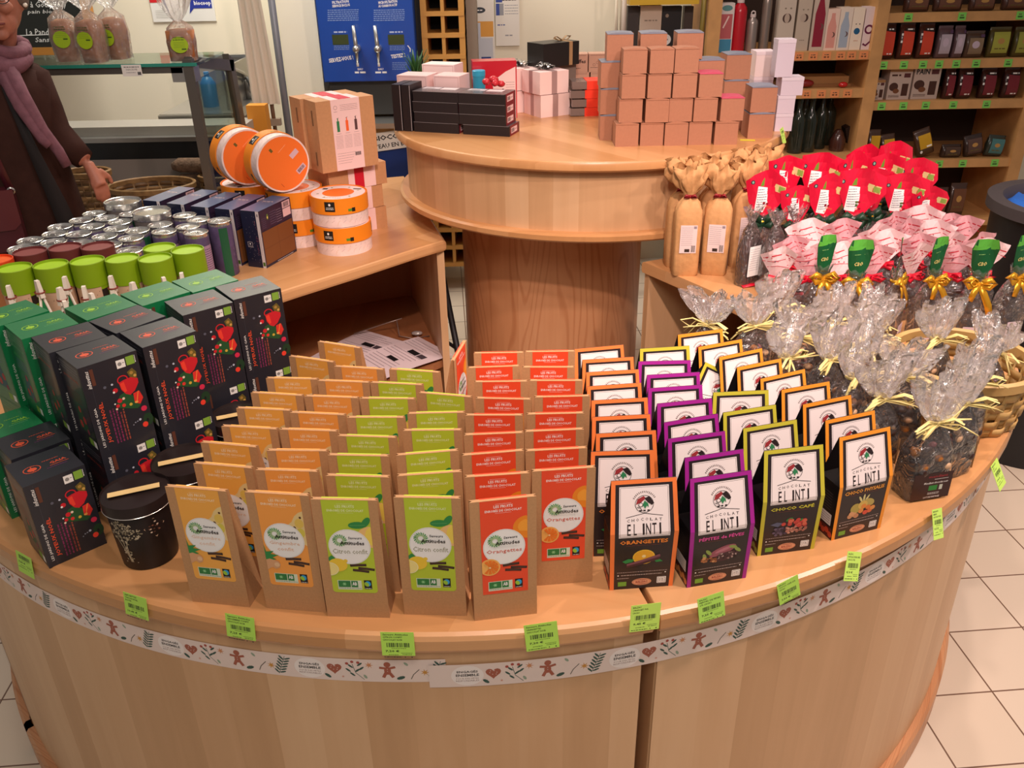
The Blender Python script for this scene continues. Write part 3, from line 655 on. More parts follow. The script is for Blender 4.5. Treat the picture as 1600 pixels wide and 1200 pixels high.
ELCOL=[('orange','orange-edged black box','beside the red bags',[(952,752,1060,745),(921,706,1024,703),(929,678,1027,672),(923,652,1018,647),(922,626,1014,621),(916,604,1003,598),(914,582,1000,577),(909,562,990,557),(897,546,975,539)]),
 ('purple','purple-edged black box','beside the orange-edged boxes',[(1075,749,1177,734),(1067,716,1164,701),(1042,686,1134,673),(1035,661,1124,646),(1025,631,1114,622),(1011,607,1099,601),(1009,586,1095,581),(997,565,1080,563)]),
 ('olive','olive-edged black box','beside the purple-edged boxes',[(1192,705,1288,694),(1159,670,1247,655),(1129,645,1213,632),(1114,613,1204,609)]),
 ('amber','amber-edged black box','beside the clear nut bags',[(1310,684,1392,666),(1290,657,1366,641),(1255,632,1329,617),(1222,609,1295,596),(1188,592,1255,577),(1152,574,1220,560),(1124,558,1190,544),(1092,542,1158,530),(1060,523,1128,514)])]
pend=[]
for k,desc,near,L in ELCOL:
    for i,(a,b,c,e) in enumerate(L):
        p=atz(a,b,ZT+EH); q=atz(c,e,ZT+EH); m=(p+q)/2; rz=math.atan2(q.y-p.y,q.x-p.x)
        x=m.x+math.sin(rz)*ED/2; y=m.y-math.cos(rz)*ED/2
        pos='front-most' if i==0 else ('rearmost' if i==len(L)-1 else ORD[i]+' from the front')
        pend.append([[x,y,rz,-EW/2,EW/2,0,ED],k,f'{desc}, {pos} in the column {near}'])
p=atz(1002,546,ZT+EH); q=atz(1079,539,ZT+EH); m=(p+q)/2
pend.append([[m.x,m.y-ED/2,.1,-EW/2,EW/2,0,ED],'olive','olive-edged black box standing behind the rearmost purple-edged box'])
relax([q[0] for q in pend])
for q,k,lab in pend: ELP[k].put((q[0],q[1],ZT),q[2],lab,'black gabled chocolate boxes')
# one box tipped back over its neighbours
from mathutils import Euler
er=Euler((-.10,.52,d2(8))); p=atz(1103,566,ZT+EH-.012); o3=p-er.to_matrix()@Vector((-EW/2+.003,ED/2,EH))
ELP['olive'].put(o3,0,'olive-edged black box tipped askew behind the olive-edged column','black gabled chocolate boxes',rot=er)
# ---------------- paper tape along the curved front ----------------
TA0,TA1=184,383; ZTP=.708; TWD=.044
def cyl_map(R,T0,zb):
    return lambda u,v,h: (CX+(R+h)*math.cos(T0+u/R),CY+(R+h)*math.sin(T0+u/R),zb+v)
def tape_obj(a0,a1,z0,label,rep,slope=0,lift=0):
    R=RP+.0006+lift; u1=(d2(a1)-d2(a0))*R; base=mat('E9D6CC',.5); a=Art(); a.rect(0,0,u1,TWD,base)
    G=mat('2F5348',.5); R2=mat('A65A44',.5); OC=mat('C98F3C',.5); SG=mat('93A58E',.5); PK=mat('D49A84',.5); DK=mat('3A3634',.5); OV=mat('F2E8E2',.5)
    P=.2345; n=int(u1/P)+1; off=rep
    for i in range(-1,n+1):
        x=off+i*P
        def ok(xx,w=.012): return 0.004<xx-w and xx+w<u1-.004
        if ok(x+.0,.02):
            a.ell(x,.022,.024,.0195,OV,26); a.text('ENGAGÉS',x,.0300,.031,.0052,DK,.03); a.text('ENSEMBLE',x,.0228,.034,.0050,DK,.03); a.text('POUR DES FÊTES',x,.0165,.033,.0034,mat('8A6A60',.5)); a.text('RESPONSABLES',x,.0118,.034,.0032,mat('8A6A60',.5))
        if ok(x+.038): 
            a.heart(x+.038,.0245,.0115,R2)
            for q in range(6): a.ell(x+.038+.0055*math.cos(q*1.05+.3),.0255+.004*math.sin(q*1.05),.0007,.0007,OV,6)
        if ok(x+.027,.005): a.ell(x+.027,.009,.006,.0028,G,8,-.7)
        if ok(x+.050,.003): a.star(x+.050,.0085,.0026,PK,6)
        if ok(x+.068):
            a.line([(x+.082,.004),(x+.070,.017),(x+.066,.034)],.0009,G)
            for q,(dx,dy) in enumerate(((-.010,.012),(-.006,.020),(.004,.012),(.008,.024),(-.004,.004),(.010,.016))): a.ell(x+.069+dx,.010+dy,.0052,.0017,G,8,.7 if dx>0 else 2.4)
            for dx,dy in ((-.010,.036),(-.002,.0395),(.007,.0385)): a.ell(x+.068+dx,dy-.001,.0026,.0026,mat('A8483C',.5),8)
        if ok(x+.090,.006): a.star(x+.091,.033,.0068,mat('CC8A5C',.5),7,.35)
        if ok(x+.084,.004): a.ell(x+.084,.010,.0045,.0022,SG,8,-1.1)
        if ok(x+.118):
            cx=x+.118; a.ell(cx,.0345,.0052,.0052,R2,12); a.ell(cx,.0225,.0052,.008,R2,12); a.line([(cx-.012,.0285),(cx-.004,.0275),(cx+.004,.0275),(cx+.012,.030)],.0042,R2); a.line([(cx-.002,.020),(cx-.007,.009)],.0050,R2); a.line([(cx+.002,.020),(cx+.008,.0095)],.0050,R2); a.ell(cx,.0255,.0006,.0006,OV,6); a.ell(cx,.0215,.0006,.0006,OV,6)
        if ok(x+.136,.006): a.ell(x+.137,.0085,.0068,.0032,G,8,.35)
        if ok(x+.145,.004): a.ell(x+.146,.036,.0045,.0022,SG,8,-.9)
        if ok(x+.160,.008): a.line([(x+.152,.006),(x+.156,.015),(x+.165,.025)],.0013,mat('5C5148',.5))
        if ok(x+.172,.006): a.star(x+.173,.019,.0070,OC,7,.35)
        if ok(x+.190,.008):
            a.line([(x+.184,.004),(x+.197,.040)],.0008,G)
            for q in range(6): xx=x+.1855+q*.002; yy=.007+q*.0055; a.ell(xx-.0042,yy+.0025,.0056,.0016,G,8,2.25); a.ell(xx+.0050,yy+.0010,.0056,.0016,G,8,.30)
    mb=MB(); cu=[u1*i/110 for i in range(1,110)] if u1>.5 else [u1*i/20 for i in range(1,20)]
    f=cyl_map(R,d2(a0),z0); g=(lambda u,v,h: f(u,v+slope*u,h))
    a.bake(mb,g,cu=cu,eps=.00006); 
    return tag(mb.obj('paper_tape'),label,'tape','printed paper tapes around the counter')
RR=RP+.0006
tape_obj(205,269.6,.648,'printed festive paper tape along the left part of the counter front',((260.74-205)*PI/180*RR)%.2345,.033)
tape_obj(268.5,380,.686,'printed festive paper tape along the right part of the counter front',(270.95-268.5)*PI/180*RR,.021,lift=.0016)
# ---------------- lime price labels on the edge ----------------
def price_tag(px,py,w,h,tilt,lines,price,lab,R=RT+.0012,c=(CX,CY),lean=.10,col='B4E35A',zt=None,name='price_label'):
    """card hanging on the counter edge: its top centre stands at the seen point on the rim"""
    # find rim point by azimuth of the ray and the circle
    d=ray(px,py); b=None
    A=d.x**2+d.y**2; B=-2*(d.x*c[0]+d.y*c[1]); Cc=c[0]**2+c[1]**2-R**2
    disc=B*B-4*A*Cc; t=(-B-math.sqrt(max(disc,0)))/(2*A) if disc>0 else -B/(2*A)
    p=Vector((d.x*t,d.y*t,CH+d.z*t)); th=math.atan2(p.y-c[1],p.x-c[0])
    o=thing(name,lab,'price label',p,0,'lime price labels along the counter')
    o.rotation_euler=(-lean,tilt,th+PI/2)
    a=Art(); B_=mat(col,.5); K=mat('20301C',.5)
    a.rect(-w/2,-h,w/2,0,B_); y=-.0035
    for i,s_ in enumerate(lines): a.text(s_,-w/2+.003+min(w-.006,.0021*len(s_))/2,y-.0005,min(w-.006,.0021*len(s_)),.0028,K,.02); y-=.0045
    a.barcode(-w*.34,y-.0085,w*.36,y-.001,K); a.micro(-w*.2,y-.0105,w*.25,.0007,K)
    a.text(price,-w*.18,y-.0155,w*.42,.0042,K,.03); a.micro(-w*.30,y-.0215,0,.0009,K); a.micro(w*.08,y-.0185,w*.42,.0007,K); a.micro(w*.12,y-.021,w*.40,.0009,K)
    a.micro(-w*.44,y-.0255,w*.1,.0011,K); a.rect(w*.18,y-.0262,w*.21,y-.0245,K); a.rect(w*.38,y-.0262,w*.42,y-.0245,K)
    mb=MB(); mb.box(-w/2,w/2,0,.0004,-h,0,B_); a.bake(mb,flat(),eps=.00005,base=.00005); mb.obj('card',o)
    return o
def ptag(*a,**k): return price_tag(*a,**k)
S='Saveurs Attitudes'
ptag(36,866,.040,.040,.05,[],'7,55 €','price label on the rim below the lone black tea box')
ptag(210,930,.042,.040,.05,['INFUSETTES','THE DE NOEL','BOITE'],'10,45 €','price label reading 10,45 below the black tin')
ptag(374,962,.045,.040,.04,[S,'GINGEMBRE CONFIT','CHOCOLAT NOIR'],'7,25 €','ginger price label reading 7,25')
ptag(620,988,.047,.040,-.01,[S,'CITRON CONFIT','CHOCOLAT NOIR'],'7,20 €','candied lemon price label reading 7,20')
ptag(844,974,.047,.045,-.08,[S,'ORANGETTES','CHOCOLAT NOIR'],'7,20 €','orange peel price label reading 7,20')
ptag(1010,944,.045,.045,.06,['BALZAC','ORANGET 70%','CACAO'],'9,45 €','price label reading 9,45 taped over the seam between the two counter sections',col='C6EC66')
ptag(1110,930,.042,.044,-.12,['BALZAC','PEPITES DE FEVES','67% CACAO'],'7,25 €','cocoa nib price label reading 7,25',col='B6EA62')
ptag(1230,906,.038,.040,-.22,['BALZAC','CHOCO CAFE 62%','CACAO'],'7,50 €','price label reading 7,50 below the olive-edged boxes')
ptag(1336,862,.037,.046,.42,['BALZAC','PHYSALIS ENROBEE','CHOCO 70%'],'8,10 €','price label reading 8,10 below the amber-edged boxes',lean=.35,col='C8F06A')
ptag(1464,795,.036,.050,.30,['MENDIANTS','AMANDE','CHOCOLAT NOIR'],'10,15 €','price label reading 10,15 below the clear nut bag',lean=.42,col='C8F06A')
ptag(1553,722,.036,.052,-.06,['MENDIANTS','LAIT','CHOCOLAT'],'9,90 €','last price label on the rim, hanging over the tiled floor',lean=.5,col='C8F06A')
# ---------------- tea boxes ----------------
TW,TD,TEH=.090,.086,.152
TB=mat('25252C',.38,coat=.2); TG=mat('11703F',.38,coat=.2)
WC=mat('E8E4DC',.5); ORG=mat('E0502C',.5)
def tea_front():
    a=Art(); R=random.Random(3); w=TW; h=TEH; X=lambda u:-w/2+u*w; Y=lambda v:v*h
    RED=mat('C8202A',.45); RD2=mat('E8402E',.45)
    a.line([(X(.145),Y(.02)),(X(.145),Y(.98))],.0003,mat('4A4A52',.5))
    a.text('infusettes',X(.115),Y(.845),.030,.0062,WC,.01,rot=PI/2,shear=.3); a.rect(X(.165),Y(.77),X(.225),Y(.95),mat('5E3526',.5))
    a.text('LES JARDINS DE GAIA',X(.105),Y(.30),.070,.0048,WC,.005,rot=PI/2)
    a.text('JOYEUX NOËL',X(.215),Y(.335),.072,.0085,ORG,.02,rot=PI/2)
    for k,(x,c,l) in enumerate(((.33,'7A2A52',.40),(.385,'7A2A52',.40),(.44,'8A2E55',.38),(.50,'8A3A3A',.34),(.55,'9A4A34',.36))): a.micro(X(x),Y(.06),X(x)+l*h*1.0,.0020,mat(c,.5),rot=PI/2)
    a.rect(X(.62),Y(.865),X(.77),Y(.955),WC); a.ell(X(.675),Y(.91),.0032,.0032,mat('8A8680',.5),10); a.micro(X(.72),Y(.915),X(.76),.0012,mat('8A8680',.5))
    a.rect(X(.79),Y(.87),X(.93),Y(.965),mat('7FA63A',.5)); a.micro(X(.945),Y(.88),X(.945)+.012,.0010,WC,rot=PI/2)
    GR=mat('24502A',.5)
    a.poly([(X(.47),Y(.50)),(X(.55),Y(.575)),(X(.68),Y(.60)),(X(.80),Y(.50)),(X(.87),Y(.40)),(X(.80),Y(.37)),(X(.70),Y(.39)),(X(.58),Y(.42)),(X(.50),Y(.44))],GR)
    a.poly([(X(.76),Y(.80)),(X(.86),Y(.83)),(X(.92),Y(.77)),(X(.90),Y(.70)),(X(.80),Y(.72))],mat('6A5A24',.5)); a.ell(X(.83),Y(.78),.003,.003,mat('A8803A',.5),8); a.ell(X(.88),Y(.74),.0025,.0025,mat('C89A4A',.5),8)
    # cup
    a.ring(X(.66),Y(.735),.0085,.0018,RED,18,ry=.0075)
    a.poly([(X(.585),Y(.715)),(X(.68),Y(.73)),(X(.80),Y(.735)),(X(.915),Y(.70)),(X(.91),Y(.65)),(X(.82),Y(.575)),(X(.73),Y(.545)),(X(.66),Y(.57)),(X(.60),Y(.63))],RED)
    a.poly([(X(.60),Y(.70)),(X(.67),Y(.71)),(X(.69),Y(.60)),(X(.65),Y(.59)),(X(.61),Y(.64))],RD2)
    a.poly([(X(.78),Y(.55)),(X(.89),Y(.56)),(X(.93),Y(.47)),(X(.86),Y(.41)),(X(.77),Y(.44))],mat('D8322A',.45)); a.line([(X(.80),Y(.43)),(X(.87),Y(.56))],.0014,mat('F0803A',.5)); a.ell(X(.80),Y(.445),.003,.002,mat('F0A04A',.5),8)
    for u,v,r,c in ((.50,.645,.0040,'C8202A'),(.47,.63,.0018,'E8E4DC'),(.53,.52,.0040,'C8202A'),(.60,.53,.0022,'E8C9B0'),(.48,.47,.0030,'C8202A'),(.45,.44,.0018,'E8C9B0'),(.58,.455,.0030,'D8322A'),(.70,.44,.0026,'C8A83A'),(.90,.345,.0048,'D02A4A'),(.47,.72,.0018,'B8BCC8'),(.345,.715,.0024,'5A5A66'),(.44,.50,.0014,'E8E4DC'),(.79,.235,.0020,'B8BCC8'),(.70,.22,.0012,'8A8E9A'),(.66,.20,.0010,'8A8E9A'),(.74,.225,.0012,'8A8E9A')): a.ell(X(u),Y(v),r,r,mat(c,.5),10)
    a.ell(X(.93),Y(.21),.008,.011,mat('1E3A22',.5),14); a.ell(X(.86),Y(.16),.0045,.0048,RD2,12); a.ell(X(.92),Y(.20),.002,.0035,mat('15151A',.5),8)
    return a
def tea_side(green):
    a=Art(); h=TEH; w=TD; X=lambda u:-w/2+u*w; Y=lambda v:v*h
    T=mat('3C8A4A',.5) if green else mat('A84028',.5); P2=mat('6A5A9A' if green else '7A2E22',.5)
    a.rect(X(.03),Y(.02),X(.97),Y(.985),TG if green else TB)
    for i in range(3): a.micro(X(.08),Y(.95-.035*i),X(.9),.0011,mat('5E9A6A',.5) if green else mat('7A7A82',.5))
    if green:
        a.text('LES JARDINS DE GAIA',X(.5),Y(.80),.062,.0040,mat('6DB37A',.5)); a.text('FÊTES DE NOËL',X(.45),Y(.70),.050,.0055,mat('4FA35A',.5),.02)
    else: a.text('JOYEUX NOËL',X(.5),Y(.80),.060,.0065,T,.02)
    for i in range(4): a.micro(X(.12),Y(.64-.035*i),X(.75),.0012,P2)
    a.poly([(X(.25),Y(.18)),(X(.75),Y(.18)),(X(.60),Y(.48)),(X(.40),Y(.48))],mat('1E4A2A' if not green else '2A5A5E',.5))
    for u,v,r,c in ((.62,.33,.006,'A8302A'),(.40,.25,.006,'B83A2E'),(.5,.44,.005,'A8302A'),(.66,.20,.0045,'8A2A44')): a.ell(X(u),Y(v),r,r*1.2,mat(c,.5),10)
    a.rect(X(.60),Y(.05),X(.78),Y(.13),mat('7FA63A',.5)); a.rect(X(.80),Y(.05),X(.93),Y(.13),WC)
    return a
def tea_top(green):
    c=mat('8FBF2E' if green else 'D0502E',.45); a=Art()
    a.ring(-.018,0,.013,.0014,c,18,ry=.011); a.ell(-.018,-.001,.007,.0055,c,12); a.rect(-.019,-.008,-.017,.008,c); a.micro(.000,.012,.024,.0012,c); a.text('GAIA',.020,.0,.024,.0075,c,.02,rot=PI/2*0); a.rect(.006,-.0085,.034,-.0075,c)
    a.micro(.000,-.014,.030,.0010,mat('7A2A6A' if not green else '6DB37A',.5)); return a
def tea_box(green):
    r=thing('tea_box','tea box','box'); B_=TG if green else TB
    MB().box(-TW/2,TW/2,-TD/2,TD/2,0,TEH,B_).obj('carton',r)
    mb=MB(); 
    if not green: tea_front().bake(mb,lambda u,v,h:(u,-TD/2-h,v),eps=.00006)
    else:
        a=tea_front(); a.bake(mb,lambda u,v,h:(u,-TD/2-h,v),eps=.00006)
    mb.obj('front_print',r)
    mb=MB(); tea_side(green).bake(mb,lambda u,v,h:(-TW/2-h,-u,v),eps=.00006); mb.obj('side_print',r)
    mb=MB(); tea_top(green).bake(mb,lambda u,v,h:(u,v,TEH+h),eps=.00006); mb.obj('top_print',r)
    return Proto(r)
TEA=tea_box(False); TEAG=tea_box(True)
UP=[('b',[(75,550),(163,522),(212,540),(122,567)],'black tea box with red cup print, upper tier, above the black tin lid'),
 ('b',[(175,520),(260,495),(301,511),(220,537)],'black tea box, upper tier, next behind the box above the tin'),
 ('b',[(50,529),(142,501),(175,520),(80,545)],'black tea box, upper tier, tucked between the green box and the cup box'),
 ('b',[(145,505),(225,476),(262,491),(175,520)],'black tea box, upper tier, middle of the group, only its top seen'),
 ('b',[(246,471),(325,451),(359,466),(284,486)],'black tea box, upper tier, one before the last towards the kraft boxes'),
 ('b',[(330,450),(405,433),(436,446),(366,463)],'black tea box, upper tier, the last one beside the ginger bags'),
 ('g',[(1,512),(82,489),(125,505),(45,527)],'green tea box with its tall green side showing, beside the black boxes'),
 ('g',[(-30,500),(45,475),(80,487),(0,510)],'green tea box, the outermost of the upper tier'),
 ('g',[(97,487),(180,464),(215,477),(142,502)],'green tea box, second of the back row, before the lime tubes'),
 ('g',[(182,466),(262,444),(296,455),(225,478)],'green tea box, third of the back row, before the lime tubes'),
 ('g',[(271,448),(342,428),(372,437),(315,453)],'green tea box, last of the back row, beside the purple tins')]
its=[];zu=ZT+2*TEH
for k,q,l in UP:
    c=sum((atz(*p,zu) for p in q),Vector())/4; f,r_=atz(*q[3],zu),atz(*q[2],zu); l_,b_=atz(*q[0],zu),atz(*q[1],zu); dv=(r_-f)+(b_-l_); its.append([c.x,c.y,math.atan2(dv.y,dv.x),-TW/2,TW/2,-TD/2,TD/2])
base=its[0][2]
for q in its: q[2]=base+max(-.12,min(.12,q[2]-base))
LOWX=[('b',[(0,727),(97,696),(137,725),(40,762)],'black tea box standing alone at the counter edge by the black tin'),
 ('b',[(-12,694),(75,661),(108,680),(22,714)],'black tea box, lower tier, behind the lone edge box'),
 ('g',[(-45,665),(30,636),(66,657),(-15,690)],'green tea box, lower tier, only its green top seen')]
low=[list(q) for q in its]
zl=ZT+TEH
ex=[]
for k,q,l in LOWX:
    c=sum((atz(*p,zl) for p in q),Vector())/4; f,r_=atz(*q[3],zl),atz(*q[2],zl); dv=(r_-f); ex.append([c.x,c.y,base if k=='g' else (math.atan2(dv.y,dv.x) if l.startswith('black tea box standing') else base),-TW/2,TW/2,-TD/2,TD/2])
relax(its); low=[list(q) for q in its]; relax(low+ex)
for (k,_,l),q in zip(UP,its): (TEA if k=='b' else TEAG).put((q[0],q[1],ZT+TEH),q[2],l,'christmas tea boxes')
LOWL=['black tea box, lower tier, right behind the nearest black tin','black tea box, lower tier, behind the second black tin','','','black tea box, lower tier, behind the third black tin','black tea box, lower tier, touching the rearmost ginger bags','green tea box, lower tier, under the green box with the tall side','','','','']
for (k,_,l),q,nl in zip(UP,low,LOWL): (TEA if k=='b' else TEAG).put((q[0],q[1],ZT),q[2],nl or (l.split(',')[0]+', lower tier, hidden under the upper boxes of the same colour'),'christmas tea boxes')
for (k,_,l),q in zip(LOWX,ex): (TEA if k=='b' else TEAG).put((q[0],q[1],ZT),q[2],l,'christmas tea boxes')
# ---------------- black tins with a kraft strip ----------------
def tin():
    r=thing('black_tin','tin','tin'); TK=mat('1C1413',.42); 
    MB().lathe([(0,0),(.040,0),(.042,.002),(.048,.108),(.0475,.110),(0,.110)],48,TK).obj('tin_body',r)
    MB().lathe([(0,.119),(.0500,.119),(.0512,.1225),(.0512,.1225),(.0515,.104),(.0505,.104)][:3]+[(.0515,.1195),(.0515,.1045),(.0495,.1045)],48,mat('221817',.4)).lathe([(.0516,.1045),(.0522,.1038),(.0516,.1031),(.0500,.1038)],48,mat('D8D2C8',.25,metal=.6)).obj('lid',r)
    MB().box(-.045,.030,-.0065,.0065,.1226,.1232,mat('E2C384',.6),T=Matrix.Rotation(d2(14),4,'Z')@Matrix.Translation((.006,0,.0001))).obj('kraft_strip',r)
    a=Art(); R=random.Random(4); TR=mat('A69A80',.6)
    for i in range(190):
        t=R.uniform(0,2*PI); q=math.sqrt(R.random()); x=.030*q*math.cos(t); y=.017*q*math.sin(t)+.082-abs(x)*.35
        a.ell(x,y,R.uniform(.0009,.0024),R.uniform(.0007,.0016),mat(R.choice(['A69A80','8E8268','B8AC92','766A54']),.6),6,R.uniform(0,3))
    for P in ([(-.003,.070),(-.001,.050),(.002,.030),(.004,.018)],[(-.012,.066),(-.005,.048),(.001,.030),(.003,.018)],[(.008,.068),(.003,.050),(.003,.030),(.006,.018)]): a.line(P,.0016,TR)
    for i in range(26): a.ell(R.uniform(-.004,.008),R.uniform(.018,.060),.0014,.0022,mat(R.choice(['8E8268','B8AC92']),.6),6,R.uniform(0,3))
    a.line([(-.008,.017),(.014,.017)],.0016,TR)
    LZ=mat('C9A98A',.6); a.poly([(.034,.078),(.050,.094),(.066,.078),(.050,.058)],LZ)
    for i in range(14): a.ell(.050+R.uniform(-.010,.010),.077+R.uniform(-.010,.010),.0018,.0014,mat(R.choice(['5A3A2C','8A5A44','E0C8B0']),.6),6)
    mb=MB(); f=lambda u,v,h:((.042+.006*v/.108+h)*math.sin(u/.045-.45),-(.042+.006*v/.108+h)*math.cos(u/.045-.45),v)
    a.bake(mb,f,eps=.00004); mb.obj('tree_print',r)
    return Proto(r)
TIN=tin()
for (px,py),l in zip(((211,768),(283,716),(350,655)),('black tin with a silver tree print, in front beside the ginger bags','black tin behind the tree-print tin, kraft strip across its lid','rearmost black tin, mostly hidden between tea boxes and ginger bags')):
    p=atz(px,py,ZT+.12); q=[p.x,p.y,.5,-.046,.046,-.046,.046]
    for _ in range(25):
        bx=[list(b) for b in low+ex+[z_[0] for z_ in BAGPOS[:9]]]
        for b in bx: relax([q,b],1)
    TIN.put((q[0],q[1],ZT),d2(8),l,'black tins')
# ---------------- cardboard tubes with coloured lids ----------------
def tube_proto(c1,c2,body):
    r=thing('cardboard_tube','tube','tube'); L1=mat(c1,.45); L2=mat(c2,.4); B_=mat(body,.6,noise=.05,nscale=40)
    MB().lathe([(0,0),(.0375,0),(.0375,.150),(0,.150)],40,B_).obj('tube_body',r)
    MB().lathe([(.0385,.142),(.0392,.142),(.0392,.199),(.0384,.200),(.0368,.200),(.0364,.195),(0,.1945)],44,L1,ms={5:L2}).obj('lid',r)
    a=Art(); R=random.Random(9)
    for i in range(34): a.ell(R.uniform(-.11,.11),R.uniform(.01,.136),.0011,.0011,mat('7A5A4A',.6),6)
    a.rect(.030,.0,.055,.142,L1); a.rect(.030,.112,.048,.134,mat('2A201C',.5))
    mb=MB(); a.bake(mb,lambda u,v,h:((.0376+h)*math.sin(u/.0376),-(.0376+h)*math.cos(u/.0376),v),cu=[.030+.005*i for i in range(1,5)],eps=.00004); mb.obj('printed_band',r)
    return Proto(r)
LIME=tube_proto('86A612','A4CC22','CDA88A'); BRN=tube_proto('6A2F2C','8A4A46','4A2420'); ORT=tube_proto('E2481A','F2682E','C98A5A')
its=[];meta=[]
for i,(x,y) in enumerate(((26,417),(82,412),(136,406.5),(188,403),(240,400),(290,389.5),(248.5,387.5))):
    p=atz(x,y,ZT+.2); its.append([p.x,p.y,.0393]); meta.append((LIME,['first lime-lidded tube from the picture edge','second lime-lidded tube from the picture edge','third lime-lidded tube, in the middle of its row','fourth lime-lidded tube of the row','fifth lime-lidded tube, before the pair by the purple tins','lime-lidded tube at the row end, touching a purple tin','lime-lidded tube tucked behind the two end tubes'][i],i))
for i,(x,y) in enumerate(((35,398),(94,390),(143,388))): 
    p=atz(x,y,ZT+.2); its.append([p.x,p.y+.02,.0393]); meta.append((BRN,['brown-lidded tube beside the orange-lidded one','brown-lidded tube, middle of three','brown-lidded tube nearest the silver can lids'][i],i))
p=atz(-4,407,ZT+.2); its.append([p.x,p.y+.02,.0393]); meta.append((ORT,'orange-lidded tube cut by the picture edge',0))
relaxc(its); TUBEPOS=[list(q) for q in its]
for q,(P,l,i) in zip(its,meta): P.put((q[0],q[1],ZT),[.2,1.9,.1,-.3,.2,.9,.3,0][i%8],'cardboard '+l,'cardboard gift tubes')
# ---------------- tall tins with silver lids ----------------
SIL=mat('D9D7D2',.22,metal=.9); PUR=mat('57496A',.4,noise=.15,nscale=60)
def can_proto(big=False):
    r=thing('silver_lidded_tin','tin','tin'); R_=.0335; H=.160
    MB().lathe([(0,0),(R_-.003,0),(R_-.001,.003),(R_-.001,H-.012),(R_-.0035,H-.006)],36,PUR).obj('tin_body',r)
    mb=MB(); mb.lathe([(R_-.001,H-.014),(R_-.0025,H-.005),(R_,H-.002),(R_+.0003,H),(R_-.0015,H+.0008),(R_-.0035,H-.0005),(R_-.0045,H-.004),(R_*.62,H-.0045),(R_*.60,H-.003),(0,H-.003)],40,SIL)
    mb.tube([(.004,0,H-.001),(.010,.006,H-.0008),(.018,.006,H-.0008),(.022,0,H-.0008),(.018,-.006,H-.0008),(.010,-.006,H-.0008),(.004,0,H-.001)],.0011,SIL,5); mb.ball((.002,0,H-.002),.003,SIL,8,5,(1,1,.5)); mb.obj('silver_lid',r)
    a=Art(); LB=mat('A98AA6',.5); DK=mat('3A2E48',.5)
    a.rect(.0,.02,.055,.125,LB)
    for i in range(15): a.micro(.003,.028+i*.0062,.052,.0018,DK)
    a.rect(-.070,.0,-.045,.145,mat('1C5A3A',.5))
    rd=random.Random(2)
    for i in range(30): a.line([(-.02+rd.uniform(-.014,.014),.02+i*.0038),(-.02+rd.uniform(-.014,.014),.028+i*.0038)],.0006,LB)
    mb=MB(); a.bake(mb,lambda u,v,h:((R_-.001+h)*math.sin(u/R_),-(R_-.001+h)*math.cos(u/R_),v),cu=[-.065,-.06,-.055,-.05]+[.005*i for i in range(1,11)],eps=.00005); mb.obj('printed_sleeve',r)
    return Proto(r)
CAN=can_proto()

CG=[(339,344),(305,362),(257,361),(295,352),(294,342),(269,341),(244,347),(219,359),(202,371),(202,391),
    (236,334),(205,344),(181,355),(163,368),(132,379),(175,381),(188,334),(171,342),(145,353),(121,365),(83,378),(162,334),(135,343),(107,352),(86,363),(52,375),(66,391),(35,386)]
its=[]
for x,y in CG:
    p=atz(x,y,ZT+.16); its.append([p.x,p.y,.0338])
wt=[]
for (x,y) in ((214,325),(259,329)):
    p=atz(x,y,ZT+.18); wt.append([p.x-.055,p.y+.025,.0538])
relaxc(its+wt)
for i,q in enumerate(its):
    l='tall purple tin beside the navy boxes, its starry sleeve in full view' if i==0 else ('purple tin with silver lid and printed sleeve, just behind the end lime tube' if i==1 else ('purple tin with silver lid, behind the pair of lime tubes' if i==2 else 'silver-lidded tin in the dense cluster behind the cardboard tubes'))
    CAN.put((q[0],q[1],ZT),[2.2,.2,.1,1,2.6][i%5] if i<3 else i*1.3,l,'silver-lidded tins')
# two wide tins
def wide_tin():
    r=thing('wide_tin','tin','tin'); MB().lathe([(0,0),(.052,0),(.052,.165),(0,.165)],40,mat('6E6660',.4)).obj('tin_body',r)
    MB().lathe([(.053,.160),(.0535,.178),(.052,.1795),(.050,.1785),(.049,.174),(0,.174)],44,SIL).obj('lid',r); return Proto(r)
WT=wide_tin()
for (x,y),l in (((214,325),'wide silver tin farthest back, behind the dense cluster of tins'),((259,329),'wide silver tin next to the navy boxes')):
    q=wt.pop(0); WT.put((q[0],q[1],ZT),0,l,'wide tins')
# ---------------- small tree ornaments clipped with wooden pegs ----------------
def tree_clip():
    r=thing('tree_ornament','ornament','ornament'); G=mat('1F7A45',.5); Wd=mat('E8DCCB',.6)
    mb=MB(); mb.prism([(-.030,0),(.030,0),(.003,.085),(-.003,.085)],-.001,.001,G,T=Matrix.Rotation(PI/2,4,'X')); mb.obj('tree_card',r)
    mb=MB()
    for s in (-1,1): mb.ribbon([(s*.033,-.0015,-.0),(s*.002,-.0015,.090)],.0045,Wd,side=(1,0,0),th=.0012)
    mb.obj('card_edging',r)
    mb=MB(); mb.add([(-.0045,-.010,.088),(.0045,-.010,.088),(.0045,.010,.088),(-.0045,.010,.088),(-.0035,-.0045,.108),(.0035,-.0045,.108),(.0035,.0045,.108),(-.0035,.0045,.108)],[(0,3,2,1),(4,5,6,7),(0,1,5,4),(1,2,6,5),(2,3,7,6),(3,0,4,7)],Wd); mb.obj('wooden_peg',r)
    MB().lathe([(.0100,.093),(.0108,.094),(.0100,.095)],12,mat('8A3A2C',.5)).obj('cord',r)
    return Proto(r)
TC=tree_clip(); its=[]
CL=[(12,446),(57,438),(100,432),(92,449),(100,470),(130,447),(142,458),(172,431),(206,441),(255,433),(283,426),(34,462)]
for x,y in CL[:11]:
    p=atz(x,y,ZT+.211); its.append([p.x,p.y,.019])
